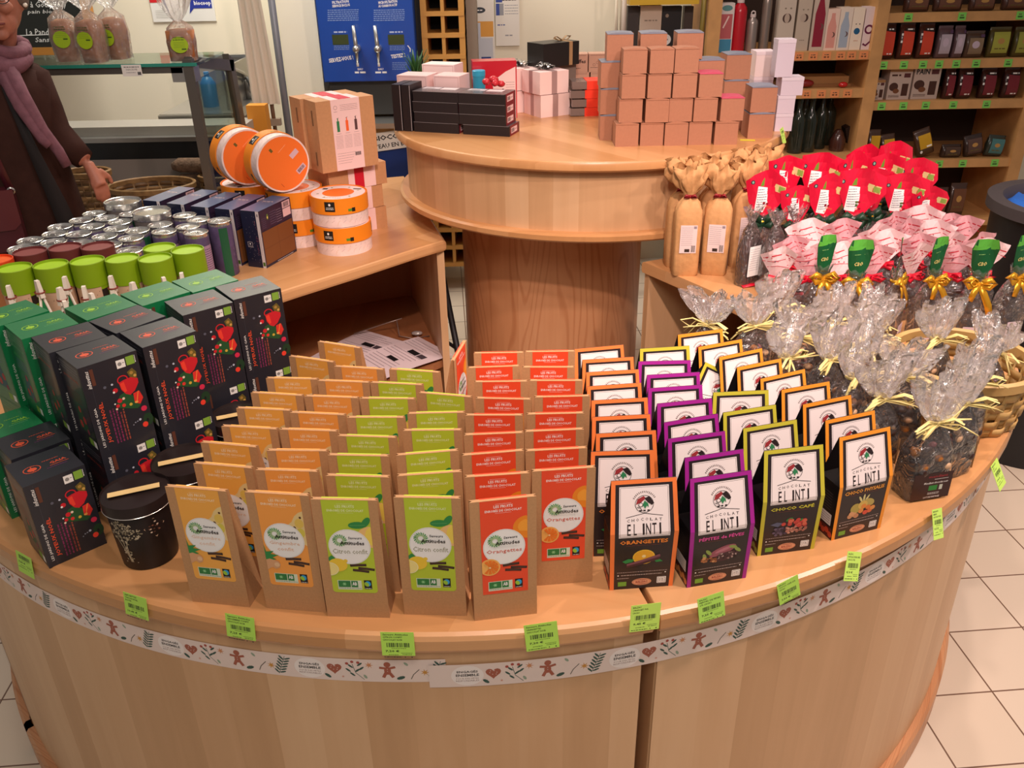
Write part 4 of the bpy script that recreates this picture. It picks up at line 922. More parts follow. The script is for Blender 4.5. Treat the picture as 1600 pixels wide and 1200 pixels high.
for _ in range(120):
    relaxc(its+[list(q) for q in TUBEPOS],1)
for i,q in enumerate(its):
    o=TC.put((q[0],q[1],ZT),[.3,.9,.1,-.4,.6][i%5],'slim green tree ornament with a white wooden peg, standing before the lime tubes','tree ornaments'); o.scale=(1.1,1.1,1.95)
# ---------------- navy gift boxes ----------------
NVY=mat('1B2038',.35,coat=.2); NVT=mat('5E6888',.3,coat=.4); BRK=mat('7A4B28',.5); GREYW=mat('CFC6C6',.5)  # NVT: navy lightened for the top face, light put into the colour
def navy():
    r=thing('navy_box','box','box'); w,dp,h=.062,.166,.172
    MB().box(0,w,0,dp,0,h,NVY,ms={1:NVT}).obj('carton',r)
    a=Art(); a.rect(w-.011,0,w,h,GREYW); R=random.Random(4)
    for i in range(40): a.ell(R.uniform(.010,w-.014),R.uniform(.01,h-.01),.0006,.0006,GREYW,5)
    for i in range(26): a.ell(w-.017+R.uniform(-.003,.003),R.uniform(.04,h-.03),.001,.0014,mat('8A4A5A',.5),5)
    a.frame(.010,.062,.026,.078,.0008,GREYW); a.ell(.018,.072,.0022,.0022,WHT,8); a.micro(.012,.066,.024,.0010,GREYW); a.micro(.0045+w-.011,.04,.0045+w-.011+.07,.0009,mat('6A6478',.5),rot=PI/2)
    a.rect(w-.0095,.006,w-.0015,.018,mat('4A6A2A',.5)); a.rect(w-.007,h-.016,w-.004,h-.008,mat('3A3448',.5))
    mb=MB(); a.bake(mb,flat(),eps=.00005); mb.obj('spine_print',r)
    a=Art(); a.rect(.004,.008,dp-.004,.108,BRK); DB=mat('6A3F22',.5); a.rect(dp*.49,.01,dp*.5,.105,DB); a.rect(.006,.056,dp-.006,.0575,DB)
    a.rect(.004,.112,dp-.002,h-.002,mat('33233A',.4)); a.rect(dp-.046,.122,dp-.005,.146,mat('E6BFC0',.5)); a.rect(dp-.046,.148,dp-.005,.168,mat('D9B4B6',.5)); a.barcode(dp-.040,.151,dp-.012,.165,BLK)
    for i in range(6): a.micro(.052,.120+i*.007,.085,.0010,mat('7A6A86',.5)); a.micro(.086,.118+i*.007,.112,.0010,mat('A89AAC',.5))
    for i in range(6): a.micro(.010,.118+i*.0055,.030,.0009,mat('6A5A76',.5))
    a.ell(.040,.146,.0045,.009,mat('5E7A36',.5),12); a.ell(.040,.144,.003,.004,mat('D8C86A',.5),10); a.micro(.06,.0035,dp-.02,.0016,GREYW)
    mb=MB(); a.bake(mb,lambda u,v,h_:(w+h_,u,v),eps=.00005); mb.obj('side_print',r)
    a=Art(); a.micro(.010,dp*.62,.045,.004,mat('E8C8BC',.35)); a.micro(.012,dp*.56,.040,.002,mat('C8A8A8',.35)); mb=MB(); a.bake(mb,lambda u,v,h_:(u,v,h+h_)); mb.obj('top_print',r)
    return Proto(r)
NV=navy(); w=.062; its=[]
for i,(x,y) in enumerate(((403,331),(363,328),(325,324.5),(287,320),(249,315))):
    p=atz(x,y,ZT+.172); rz=d2(-20); its.append([p.x-w*math.cos(rz),p.y-w*math.sin(rz),rz,0,w,0,.166])
relax(its)
NL=['navy star-printed gift box with its brown windowed side facing the orange round boxes','navy gift box second in the row beside the brown-sided one','navy gift box in the middle of the row of five','navy gift box fourth in the row, behind the silver-lidded tins','navy gift box at the far end of the row, partly behind the wide silver tin']
for q,l in zip(its,NL): NV.put((q[0],q[1],ZT),q[2],l,'navy gift boxes')
# ---------------- orange round boxes ----------------
ORL=mat('F08A1C',.45); ORF=mat('F4762A',.45); MRB=mat('EBD3CB',.5,noise=.12,nscale=35); RBR=.0885
def round_box():
    r=thing('round_gift_box','round box','box'); h=.088
    MB().lathe([(0,0),(RBR-.003,0),(RBR-.003,.045),(RBR-.006,.045)],56,MRB).obj('box_base',r)
    MB().lathe([(RBR-.002,.040),(RBR,.040),(RBR,h),(RBR-.0022,h),(RBR-.0022,h-.002),(0,h-.002)],56,ORL,ms={4:ORF}).obj('lid',r)
    a=Art(); a.ring(0,0,RBR-.006,.034,mat('EFD9D2',.5),48)
    for t in (.5,1.3,2.2,3.5,4.3,5.6): a.ell(.062*math.cos(t),.062*math.sin(t),.0045,.003,mat('7A7A3A',.5),8,t)
    a.rect(.034,.040,.060,.050,mat('2A2622',.5)); a.rect(-.062,.030,-.046,.044,mat('2A2622',.5)); a.micro(-.03,-.062,.03,.0022,mat('5A3A2A',.5))
    mb=MB(); a.bake(mb,lambda u,v,hh:(u,v,h-.002+hh),eps=.0001); mb.obj('lid_print',r)
    for t in (0,2.1,4.2):
        mb=MB(); a=Art(); u=t*RBR; a.rect(u-.016,.050,u+.016,.080,mat('1E1A18',.45)); a.ell(u,.071,.0035,.004,WHT,10); a.micro(u-.011,.062,u+.012,.0016,WHT); a.micro(u-.012,.0575,u+.012,.0018,WHT)
        a.bake(mb,lambda u_,v,hh:((RBR+hh)*math.sin(u_/RBR),-(RBR+hh)*math.cos(u_/RBR),v),cu=[k*.004-.03 for k in range(120)],eps=.0001); mb.obj('badge',r)
        mb=MB(); a=Art(); a.rect(u+.055,.048,u+.068,.056,mat('5A8A2A',.5)); a.rect(u+.067,.046,u+.078,.058,mat('1E1A18',.5))
        a.bake(mb,lambda u_,v,hh:((RBR+hh)*math.sin(u_/RBR),-(RBR+hh)*math.cos(u_/RBR),v),cu=[k*.006-.03 for k in range(80)],eps=.0001); mb.obj('organic_mark',r)
    a=Art(); R=random.Random(2)
    for i in range(30):
        u=i*.0185; a.line([(u,.006+R.random()*.01),(u+.004,.018),(u+.010,.022)],.0008,mat(R.choice(['C8A09A','D8B48A','B89AA0']),.5)); a.ell(u+.010,.030,.003,.0015,mat('D8C0B8',.5),6,1)
    mb=MB(); a.bake(mb,lambda u,v,hh:((RBR-.003+hh)*math.sin(u/RBR),-(RBR-.003+hh)*math.cos(u/RBR),v)); mb.obj('flower_print',r)
    mb=MB(); a=Art(); a.ell(0,0,RBR-.008,RBR-.008,ORF,40); a.rect(.030,-.012,.060,.004,mat('D8B4BC',.5)); a.rect(.012,-.060,.046,-.044,mat('D8B4BC',.5)); a.barcode(.016,-.057,.042,-.047,mat('4A4048',.5)); a.rect(-.004,.050,.004,.062,mat('6A5A1E',.5)); a.micro(.012,.035,.045,.0012,mat('F8B48A',.5)); a.rect(-.050,-.050,-.048,-.036,mat('C8501E',.5))
    a.bake(mb,lambda u,v,hh:(u,-v,-hh),eps=.0001); mb.obj('underside_print',r)
    return Proto(r)
RB=round_box()
pb_=atz(527,399,ZT); cxb,cyb=pb_.x+.012,pb_.y+.075
G='orange round gift boxes'
RB.put((cxb,cyb,ZT),-.35,'orange and white round box at the bottom of the two-high stack',G); RB.put((cxb-.004,cyb+.006,ZT+.0885),-.15,'orange and white round box topping the two-high stack, seen from above',G)
# two flat ones behind, two lying on their rims on top
p=atz(478,302,ZT+.176); A_=(p.x-.015,p.y+.045)
def rb(x,y,z,l,rz=0,rot=None): RB.put((x,y,z),rz,l,G,rot)
p1=atz(378,289,ZT+.176); p2=atz(474,296,ZT+.176); dd=(p2-p1); 
c2=[p2.x-.002,p2.y+.02]; c1=[c2[0]-.165,c2[1]+.08]
cc=relaxc([[cxb,cyb,.0892],[c2[0],c2[1],.0892],[c1[0],c1[1],.0892]])
c2,c1=cc[1],cc[2]
dx,dy=cxb-cc[0][0],cyb-cc[0][1]; c2[0]+=dx; c2[1]+=dy; c1[0]+=dx; c1[1]+=dy
for k,(q,nm) in enumerate(((c2,'under the rim-standing orange box nearest the gift parcels'),(c1,'at the outer end, under the tilted one'))):
    rb(q[0],q[1],ZT,'flat orange round box, lower layer, '+nm,k); rb(q[0],q[1],ZT+.0885,'flat orange round box, upper layer, '+nm,k+1)
# lying drums: axis turned towards the camera and right
zt=ZT+.177+RBR
f=aty(440,255,c2[1]-.06)
ax=Vector((.62,-.78,0)).normalized()
q=Vector((0,0,-1)).rotation_difference(ax).to_euler()
for (px,py,Yo,l) in ((443,256,-.02,'orange round box standing on its rim with its orange underside facing out'),(388,246,.075,'orange round box standing on its rim behind the front one, half hidden')):
    pp=aty(px,py,c2[1]+Yo-.06); c=Vector((pp.x,pp.y,zt))
    RB.put((c.x,c.y,zt),0,l,G,q)
# ---------------- kraft gift parcels with a pink band ----------------
GK=mat('C08C60',.7,noise=.05,nscale=120); PKB=mat('EFC9C4',.5); REDB=mat('C8152E',.45)
def parcel():
    """flat parcel .20 x .21 x .073; band runs over it"""
    r=thing('kraft_gift_box','gift box','box'); w,dp,h=.205,.165,.072
    MB().box(-w/2,w/2,0,dp,0,h,GK).box(-w/2-.0008,-w/2+.002,.01,dp-.01,.010,h-.008,GK).obj('carton',r)
    mb=MB(); t=.0008; x0,x1=-.035,.062
    mb.box(x0,x1,-t,dp+t,-.0+.0002,h+t,PKB); mb.obj('pink_band',r)
    t=.0014; mb=MB(); mb.box(x0+.022,x0+.055,-t,dp+t,.0004,h+t,REDB); mb.obj('red_band',r)
    return Proto(r)
PR=parcel(); sb=atz(572,367,ZT); sr=atz(610,358,ZT); yaw=math.atan2(sr.y-sb.y,sr.x-sb.x)*.92
ux=Vector((math.cos(yaw),math.sin(yaw),0)); base_=sr-ux*.1025+Vector((-math.sin(yaw),math.cos(yaw),0))*.030+ux*.006
for k,l in enumerate(('bottom of the three-high stack','middle of the three-high stack','topmost of the three flat ones')):
    o=base_+ux*(-.006*(k%2)+(.012 if k==2 else 0)); PR.put((o.x,o.y,ZT+.0736*k),yaw+(.03 if k==1 else 0),'kraft gift box with a pink and red band, '+l,'kraft gift boxes')
def upright(txt):
    r=thing('upright_gift_box','gift box','box'); w,dp,h=.194,.080,.213
    MB().box(-w/2,w/2,0,dp,0,h,GK).obj('carton',r)
    mb=MB(); t=.0008; x0,x1=-.048,.048; mb.box(x0,x1,-t,dp+t,.0002,h+t,PKB); mb.box(-w/2-.002,-w/2,.028,.034,.02,.06,mat('7A5638',.7)); mb.box(-w/2-.002,-w/2,.028,.034,.14,.185,mat('7A5638',.7)); mb.obj('pink_band',r)
    MB().box(x0+.028,x0+.068,.0,dp+t,h-.01,h+.0016,REDB).obj('red_band',r)
    a=Art(); G1=mat('8A6A68',.5)
    a.ring(-.034,.190,.006,.001,G1,12); a.micro(-.040,.178,-.028,.0012,G1); 
    for i in range(4): a.micro(-.018,.196-i*.005,.040,.0010,G1)
    for x,c in ((-.030,'2F7A4A'),(0,'F0642A'),(.030,'5A3A3A')):
        a.rect(x-.0045,.118,x+.0045,.150,mat(c,.5)); a.rect(x-.0015,.150,x+.0015,.158,mat(c,.5)); a.line([(x-.003,.157),(x+.003,.160)],.001,BLK); a.micro(x-.008,.112,x+.008,.0010,G1)
        for i in range(9): a.micro(x-.012,.105-i*.0045,x+.012,.0008,G1)
    for i in range(5): a.micro(-.042,.052-i*.0075,.02-i*.004,.0009,G1)
    a.barcode(.018,.040,.038,.051,BLK)
    mb=MB(); a.bake(mb,lambda u,v,h_:(u,-t-h_,v),eps=.00008); mb.obj('printed_sheet',r); return Proto(r)
UPB=upright(''); zs=ZT+.0736*3+.001
a_=atz(505,272,1.021); b_=atz(592,257,1.021); yy=math.atan2(b_.y-a_.y,b_.x-a_.x); m_=(a_+b_)/2
UPB.put((m_.x,m_.y,zs),yy,'upright kraft gift box printed with three small bottles, on top of the flat stack','upright gift boxes')
n_=Vector((-math.sin(yy),math.cos(yy),0)); m2=m_+n_*.084-Vector((math.cos(yy),math.sin(yy),0))*.012
UPB.put((m2.x,m2.y,zs),yy,'second upright kraft gift box, directly behind the bottle-printed one','upright gift boxes')
# ---------------- papers and wire holders on the open shelf ----------------
PAP=mat('E8D6D8',.6)
def sheet(cx,cy,rz,l,lift,seed):
    r=thing('paper_sheet',l,'paper',(cx,cy,.3605+lift),rz,'printed sheets on the open shelf')
    V=[];F=[];n=8;R=random.Random(seed)
    zf=lambda u,v:.006*max(0,abs(u)*7-.4)**2*.5+.003*math.sin(v*14+seed)+.003
    for i in range(n+1):
        for j in range(n+1): u=-.105+.21*i/n; v=-.1485+.297*j/n; V.append((u,v,zf(u,v)))
    for i in range(n):
        for j in range(n): a=i*(n+1)+j; F.append((a,a+n+1,a+n+2,a+1))
    mb=MB(); mb.add(V,F,PAP,True); mb.add([(x,y,z-.0004) for x,y,z in V],[f[::-1] for f in F],PAP,True)
    a=Art(); 
    for i in range(16):
        if i not in (4,5,10): a.micro(-.09,.125-i*.015,.02+.06*R.random(),.0022,mat('9A8A90',.6))
    a.rect(-.02,.04,.03,.065,BLK); a.rect(.035,.04,.07,.065,mat('4A4046',.5)); a.rect(-.03,-.04,.02,-.02,BLK)
    a.bake(mb,lambda u,v,h:(u,v,zf(u,v)+h+.0008),cu=[-.105+.02625*i for i in range(1,8)],cv=[-.1485+.0371*i for i in range(1,8)])
    mb.obj('printed_page',r)
sheet(-.55,2.79,d2(-35),'printed white sheet lying flat on the open shelf, lower one',0,1)
sheet(-.385,2.705,d2(-50),'printed white sheet with black blocks, overhanging the shelf edge',.012,2)
mb=MB(); mb.prism([(-.28,2.70),(-.235,2.80),(-.33,2.92),(-.40,2.86)],.3612,.3632,mat('A8643C',.6)); tag(mb.obj('kraft_card'),'brown card lying under the white sheets near the shelf end wall','card')
wr=mat('B8A8A0',.3,metal=.8)
mb=MB(); mb.tube([(-.58,2.92,.372),(-.45,2.93,.41),(-.40,2.93,.425)],.0022,wr); mb.tube([(-.42,2.93,.42),(-.41,2.90,.368),(-.36,2.88,.366),(-.30,2.90,.366)],.0022,wr); tag(mb.obj('wire_holder'),'bent wire sign holder at the back of the open shelf','wire holder')
mb=MB(); mb.ball((-.345,2.90,.378),.012,mat('E8E4E0',.1,metal=.6),10,6,(1.8,1,.7)); tag(mb.obj('metal_clip'),'small shiny metal clip beside the wire holder','clip')
# right cabinet: black sign base
mb=MB(); mb.box(-.11,.11,-.03,.07,0,.012,BLK); mb.box(-.10,.10,.01,.016,.012,.17,mat('1A1414',.3)); tag(mb.obj('black_sign_base',loc=(.62,2.38,.3605),rz=d2(-50)),'black plastic sign base standing in the dark opening of the right cabinet','sign base')
mb=MB(); mb.box(-.13,.13,-.05,.06,0,.10,mat('8A5A40',.6)); tag(mb.obj('cardboard_tray',loc=(.60,2.20,.3605),rz=d2(-62)),'brown cardboard tray on the shelf of the right cabinet','tray')
# black folded stand behind the gap
mb=MB(); mb.tube([(-.255,3.0,.62),(-.16,2.86,.05),(-.155,2.85,.0)],.012,BLK,8); mb.tube([(-.255,3.0,.62),(-.33,3.12,.0)],.012,BLK,8); mb.tube([(-.20,2.92,.30),(-.29,3.06,.30)],.007,BLK,6); mb.ball((-.185,2.90,.30),.018,BLK,8,6); tag(mb.obj('folding_stand'),'black folding stand leaning in the gap beside the round table stem','stand')
# ---------------- goods on the round table ----------------
BB=mat('221C1E',.4); BBT=mat('4A464A',.3,coat=.3); WIN=mat('7A1C2A',.45)  # BBT: paler black for the tops, their reflected light as colour
def blackbox():
    r=thing('black_gift_box','box','box'); w,dp,h=.158,.095,.0318
    MB().box(0,w,0,dp,0,h,BB,ms={1:BBT}).box(-.0003,w*.985,-.0006,.0,h-.0012,h-.0004,mat('8A8486',.4)).obj('carton',r)
    a=Art(); a.rect(.006,.0,.088,h,WIN); a.rect(.016,.007,.072,h-.007,mat('E8C4C4',.5)); a.barcode(.019,.010,.045,h-.010,BLK); a.micro(.048,.016,.068,.002,mat('8A6A6A',.5))
    mb=MB(); a.bake(mb,lambda u,v,hh:(w+hh,u,v)); mb.obj('end_label',r)
    a=Art(); a.rect(.01,.05,.07,.085,mat('C8BCC0',.35)); a.rect(.075,.045,.13,.085,mat('E0CCCC',.35)); a.micro(.02,.03,.14,.004,mat('A89CA0',.35)); a.rect(.02,.055,.05,.07,mat('8A8488',.35))
    mb=MB(); a.bake(mb,lambda u,v,hh:(u,v,h+hh)); mb.obj('top_print',r); return Proto(r)
KB=blackbox(); yw=d2(-20); u=Vector((math.cos(yw),math.sin(yw),0)); L0=Vector((-.305,2.905,0)); g='black gift boxes on the round table'
lay=['bottom','second','third','top']
for k in range(4):
    p=L0+u*(.003*(k%2)); KB.put((p.x,p.y,ZD+.0322*k),yw,f'black gift box, {lay[k]} layer of the stack nearer the upright ones',g)
for k in range(4):
    p=L0+u*(.162+(.012 if k==0 else .0)); KB.put((p.x,p.y,ZD+.0322*k),yw,f'black gift box with a red end label, {lay[k]} layer of its stack',g)
for k in range(2):
    r=thing('upright_black_box',['upright black box at the outer end of the round table goods','upright black box beside the black box stack'][k],'box',(-.372+.032*k,2.925-.010*k,ZD),yw,'upright black boxes')
    MB().box(0,.0295,0,.095,0,.146,BB).obj('carton',r); MB().box(.0288,.0298,-.0006,.0,.002,.144,mat('C8C0C0',.4)).obj('white_edge',r)
GP=mat('E6C2BE',.5); WPK=mat('F0DAD6',.5)
def simple(name,label,cat,x,y,z,w,dp,h,m,rz=0,group=None,extra=None):
    r=thing(name,label,cat,(x,y,z),rz,group); MB().box(-w/2,w/2,-dp/2,dp/2,0,h,m).obj('carton',r)
    if extra: extra(r,w,dp,h)
    return r
def pkx(r,w,dp,h):
    a=Art(); a.frame(-w/2+.004,.004,w/2-.004,h-.004,.001,mat('B88A86',.5)); a.micro(-w*.35,h*.5,w*.3,.004,mat('B88A86',.5)); mb=MB(); a.bake(mb,lambda u,v,hh:(u,-dp/2-hh,v)); mb.obj('front_print',r)
simple('pink_box','pale pink box behind the black stack, nearest the upright black boxes','box',-.30,3.07,ZD,.11,.09,.158,GP,yw,'pale pink boxes',pkx)
simple('pink_box','pale pink box behind the black stack, in the middle','box',-.182,3.03,ZD,.092,.09,.160,GP,yw,'pale pink boxes',pkx)
simple('pink_box','pale pink box farthest behind, beside the green plant sprig','box',-.22,3.17,ZD,.12,.08,.178,WPK,yw,'pale pink boxes',pkx)
r=thing('blue_tub','small round turquoise tub behind the black stack','tub',(-.092,3.055,ZD)); MB().lathe([(0,0),(.021,0),(.021,.158),(0,.158)],24,mat('2A8AA8',.4)).obj('tub_body',r); MB().lathe([(.0222,.150),(.0222,.166),(.020,.168),(0,.168)],24,mat('2F9ABC',.4)).obj('lid',r)
def redx(r,w,dp,h):
    a=Art(); P=[(-w*.02,.0),(w*.5-.004,.0),(w*.5-.004,h-.02),(w*.25,h-.035),(w*.05,h-.055),(-w*.05,h-.075)]; a.poly(P,mat('F0CEC8',.5))
    for q,v in ((.12,.11),(.18,.095),(.14,.07),(.2,.05)): a.ell(w*q,v,.004,.005,BLK,8)
    a.rect(w*.30,.03,w*.37,.055,BLK)
    for i in range(7): a.micro(w*.25,.120-i*.008,w*.45,.0012,mat('8A6A6A',.5))
    mb=MB(); a.bake(mb,lambda u,v,hh:(u,-dp/2-hh,v)); mb.obj('front_print',r)
p=aty(762,120,3.06); simple('red_box','glossy red gift box with a pale printed panel, behind the black stack','box',p.x+.020,3.135,ZD,.15,.07,.190,mat('C41A2C',.3,coat=.4),d2(6),None,redx)
mb=MB(); R=random.Random(6)
for k in range(5): mb.ball((R.uniform(-.03,.03),R.uniform(-.01,.01),.013+k*.004),.013,mat('C42A34',.3),8,6,(1,1,.8),.1)
tag(mb.obj('red_sweet_bag',loc=(-.035,2.935,ZD+.1262)),'small red wrapped sweet lying on top of the black stack','sweet')
# white boxes with silver ribbon
SR=mat('B89A98',.3,metal=.3); SBOW=mat('C9C4C0',.2,metal=.85)
def wbox():
    r=thing('ribboned_white_box','gift box','box'); w,h=.118,.074
    MB().box(-w/2,w/2,-w/2,w/2,0,h,mat('F0D2CC',.5)).obj('carton',r)
    mb=MB(); t=.0008; mb.box(-.011,.011,-w/2-t,w/2+t,.0,h+t,SR); mb.box(-w/2-t,w/2+t,-.011,.011,.0,h+t*1.2,SR); mb.obj('silver_ribbon',r)
    mb=MB()
    for k in range(7):
        a=k*.9; c=Vector((math.cos(a),math.sin(a),0)); mb.ribbon([(0,0,h+.002),(c.x*.018,c.y*.018,h+.016+.004*(k%3)),(c.x*.036,c.y*.036,h+.012),(c.x*.026,c.y*.026,h+.003),(0,0,h+.0025)],.012,SBOW)
    mb.obj('silver_bow',r); return Proto(r)
WB=wbox(); c_=atz(845,184.5,ZD); yb=d2(28)
nc=c_+Vector((math.cos(yb)*.059-math.sin(yb)*.059,math.sin(yb)*.059+math.cos(yb)*.059,0)); g='white boxes with silver ribbon'
r0=WB.put((nc.x,nc.y,ZD),yb,'white silver-ribboned box at table level, below another',g)
# lower ones carry no bow
for ch in list(r0.children):
    pass
WB.put((nc.x-.006,nc.y,ZD+.076),yb+.04,'white silver-ribboned box on top of the front pair',g)
WB.put((nc.x-.095,nc.y+.098,ZD),yb,'white silver-ribboned box at table level, behind the red box',g)
WB.put((nc.x-.095,nc.y+.098,ZD+.076),yb-.03,'white silver-ribboned box on top of the rear pair, beside the red box',g)
for o in [o for o in bpy.data.objects if o.parent and o.parent.name.startswith('ribboned_white_box') and abs(o.parent.location.z-ZD)<.001 and o.name.startswith('silver_bow')]: bpy.data.objects.remove(o)
r=thing('black_ribboned_box','black gift box tied with a kraft bow, perched on the white boxes','gift box',(nc.x+.030,nc.y+.112,ZD+.1515),d2(35))
simple('carton_stack_box','plain grey box under the black bow-tied box','box',nc.x+.045,nc.y+.142,ZD,.10,.09,.149,mat('7A6A60',.6),d2(35))
BL2=mat('1E1A18',.4); RBN=mat('A8865E',.5)
MB().box(-.085,.075,-.05,.045,0,.078,BL2).obj('carton',r)
mb=MB(); mb.box(.030,.045,-.0508,.0458,0,.0788,RBN); mb.obj('kraft_ribbon',r)
mb=MB()
for s_ in (-1,1): mb.ribbon([(.037,0,.079),(.037+s_*.022,.004,.093),(.037+s_*.038,.0,.090),(.037+s_*.02,-.004,.080),(.037,0,.0795)],.010,RBN,side=(0,1,0))
mb.obj('kraft_bow',r)
# truffle boxes
def truf(x,y,z,l,word):
    def e(r,w,dp,h):
        a=Art(); D=mat('3A2420',.5); 
        if word: a.text('truffes',0,h*.60,w*.78,h*.22,D,.03); a.micro(-w*.3,h*.22,w*.1,.002,D)
        else:
            for i in range(4): a.ring(-w*.2+i*.012,h*(.4+.12*(i%2)),.005,.0008,D,10)
            a.micro(-w*.4,h*.25,w*.3,.0015,D)
        a.micro(-w*.42,h*.92,w*.4,.0010,D)
        mb=MB(); a.bake(mb,lambda u,v,hh:(u,-dp/2-hh,v)); mb.obj('front_print',r)
    simple('truffle_box',l,'box',x,y,z,.066,.066,.064,mat('C79A82',.6),0,'truffle boxes',e)
pt=aty(903,118,3.42)
for i,(dx,k,wd) in enumerate(((0,0,1),(0,1,1),(.072,0,0),(.070,1,0))): truf(pt.x+dx+(.006 if k==0 else 0),3.42,ZD+.0645*k+.045,['lower','upper','lower','upper'][i]+(' truffle box printed truffes' if wd else ' truffle box with swirl print, beside the kraft cubes'),wd)
simple('truffle_case','low brown case under the truffle boxes','box',pt.x+.036,3.42,ZD,.16,.08,.0445,mat('8A5E48',.6))
# packs with a red band
PKG=mat('7A6A64',.25,coat=.5)
def pk():
    r=thing('banded_pack','pack','pack'); 
    mb=MB(); mb.box(-.062,.062,-.045,.045,.002,.027,PKG)
    mb.obj('clear_tray',r); mb=MB(); mb.box(-.012,.040,-.0462,.0462,.0,.0285,mat('EE3A22',.45)); mb.obj('red_band',r)
    return Proto(r)
PK=pk(); q_=atz(912,182,ZD)
for k in range(4): PK.put((q_.x+.012+.006*(k%2),q_.y+.05,ZD+.0295*k),d2(4),['lowest','second','third','top'][k]+' of the four stacked packs with a red paper band','banded packs')
# kraft cubes
CK=mat('AA7458',.7,noise=.04,nscale=120); CG_=mat('7E8290',.5); CP=mat('C8506A',.5); CL=mat('D8CCE0',.5)
def cube(s_,lidc,name='kraft_cube',body=CK,hh=None):
    r=thing(name,'cube','box'); h=hh or s_
    MB().box(-s_/2,s_/2,0,s_,0,h-.004,body).obj('carton',r)
    mb=MB(); n=6; V=[];F=[]
    for j in (0,1):
        for i in range(n+1):
            t=i/n; V.append((-s_/2+s_*t,-.0012+j*(s_+.0014),h-.003+.004*math.sin(PI*t)*(1-j*.4))); V.append((-s_/2+s_*t,-.0012+j*(s_+.0014),h-.0048))
    for i in range(n):
        a=2*i;b=2*(n+1)+2*i; F+=[(a,a+2,b+2,b),(a+1,b+1,b+3,a+3),(a+1,a+3,a+2,a),(b+1,b,b+2,b+3)]
    F+=[(0,2*(n+1),2*(n+1)+1,1),(2*n,2*n+1,4*n+3,4*n+2)]
    mb.add(V,F,lidc); mb.obj('lid',r); return Proto(r)
C1=cube(.0685,body=CK,lidc=CK); C2=cube(.077,lidc=CG_); C3=cube(.0685,lidc=CP)
g='kraft cube boxes'; rowname=['bottom row','second row','third row','top row']
rows=[[961,1000,1037.5,1075,1115],[967,1008,1045,1083,1125],[971.5,1012,1051,1092],[974,1015.5,1054.5]]
yb_=[228,190,151,113]
posn=['first from the packs side','second','third','fourth','fifth, nearest the white boxes']
for k,rw in enumerate(rows):
    xs=[]
    for i,px in enumerate(rw):
        p=aty(px+18,yb_[k]-(4 if (i>2 and k==2) else 0),2.62); xs.append(p.x)
    for i in range(1,len(xs)): xs[i]=max(xs[i],xs[i-1]+.0695)
    for i,x in enumerate(xs):
        P=C3 if (k==2 and i==3) or (k==1 and i==4) else C1
        P.put((x,2.62+.004*((i+k)%2),ZD+.0689*k),(.03,-.02,.015,-.03,.05)[(i*2+k)%5]*.5,f'kraft cube box, {rowname[k]} of the front wall, {posn[i]}',g)
Yb=2.715
def big(px0,px1,pyb,k,Y,l,P=None,zz=None): 
    p=aty((px0+px1)/2,pyb,Y); (P or C2).put((p.x,Y,ZD+.0773*k if zz is None else zz),.03*((k*7)%3-1),l,g)
for k,(a,b,y) in enumerate(((938,975,220),(939,976,178),(940,977,137),(947,989,95))): big(a,b,y,k,Yb,'larger kraft cube, '+['bottom','second','third','top'][k]+' of the column behind the front wall, by the truffle packs')
for i,(a,b) in enumerate(((998,1044),(1056,1100))):
    for k in range(4): big(a,b,72,k,Yb,'larger kraft cube, '+['bottom','second','third','topmost'][k]+(' of the middle rear column' if i==0 else ' of the rear column beside the metal-lidded cube'))
for k in range(3): big(1095,1128,110,k,Yb,'larger kraft cube, '+['bottom','second','top'][k]+' of the low rear column behind the pink-lidded cube')
p1_=aty(1187,215,2.70)
for k in range(2): C2.put((p1_.x,2.70,ZD+.0773*k),.02,'larger kraft cube, '+['lower','upper'][k]+' of the pair nearest the table edge',g)
for k in range(3): big(1131,1168,150,k,2.835,'larger kraft cube, '+['bottom','middle','top'][k]+' of the column between the pair and the front wall')
# pale boxes
PL=mat('D0C2CC',.5); 
def pale(px,Y,z,w,h,l,dp=.06,extra=0):
    p=aty(px,200,Y); r=thing('pale_gift_box',l,'box',(p.x,Y,z),extra,'pale lilac boxes'); MB().box(-w/2,w/2,0,dp,0,h,PL).obj('carton',r); MB().box(-w/2-.0006,w/2+.0006,-.0008,dp+.0006,h-.010,h+.001,mat('D6CAD2',.5)).obj('lid',r)
Yp=2.80
X4=aty(1225,190,Yp)
for k in range(3):
    r=thing('pale_gift_box','pale lilac box, '+['bottom','second','third'][k]+' of the tower at the table edge','box',(X4.x+(.012 if k==2 else 0),Yp,ZD+.0545*k),0,'pale lilac boxes'); w_=.054 if k<2 else .068
    MB().box(-w_/2,w_/2,0,.06,0,.0535,PL).obj('carton',r); MB().box(-w_/2-.0006,w_/2+.0006,-.0008,.0606,.044,.054,mat('D6CAD2',.5)).obj('lid',r)
r=thing('pale_gift_box','tall narrow pale lilac box on top of the tower at the table edge','box',(X4.x-.020,Yp,ZD+.164),0,'pale lilac boxes'); MB().box(-.027,.027,0,.05,0,.108,PL).obj('carton',r); MB().box(-.0275,.0275,-.0008,.0506,.098,.109,mat('D6CAD2',.5)).obj('lid',r)
X5=aty(1189,120,2.92)
for k in range(3):
    r=thing('pale_gift_box','white box, '+['bottom','second','top'][k]+' of the stack behind the grey-lidded kraft cube','box',(X5.x+.004,2.90,ZD+.076*k),0,'pale lilac boxes'); MB().box(-.031,.031,0,.07,0,.0745,WPK if k==2 else PL).obj('carton',r); MB().box(-.0316,.0316,-.0008,.0706,.065,.0755,mat('EAD8DC',.5)).obj('lid',r)
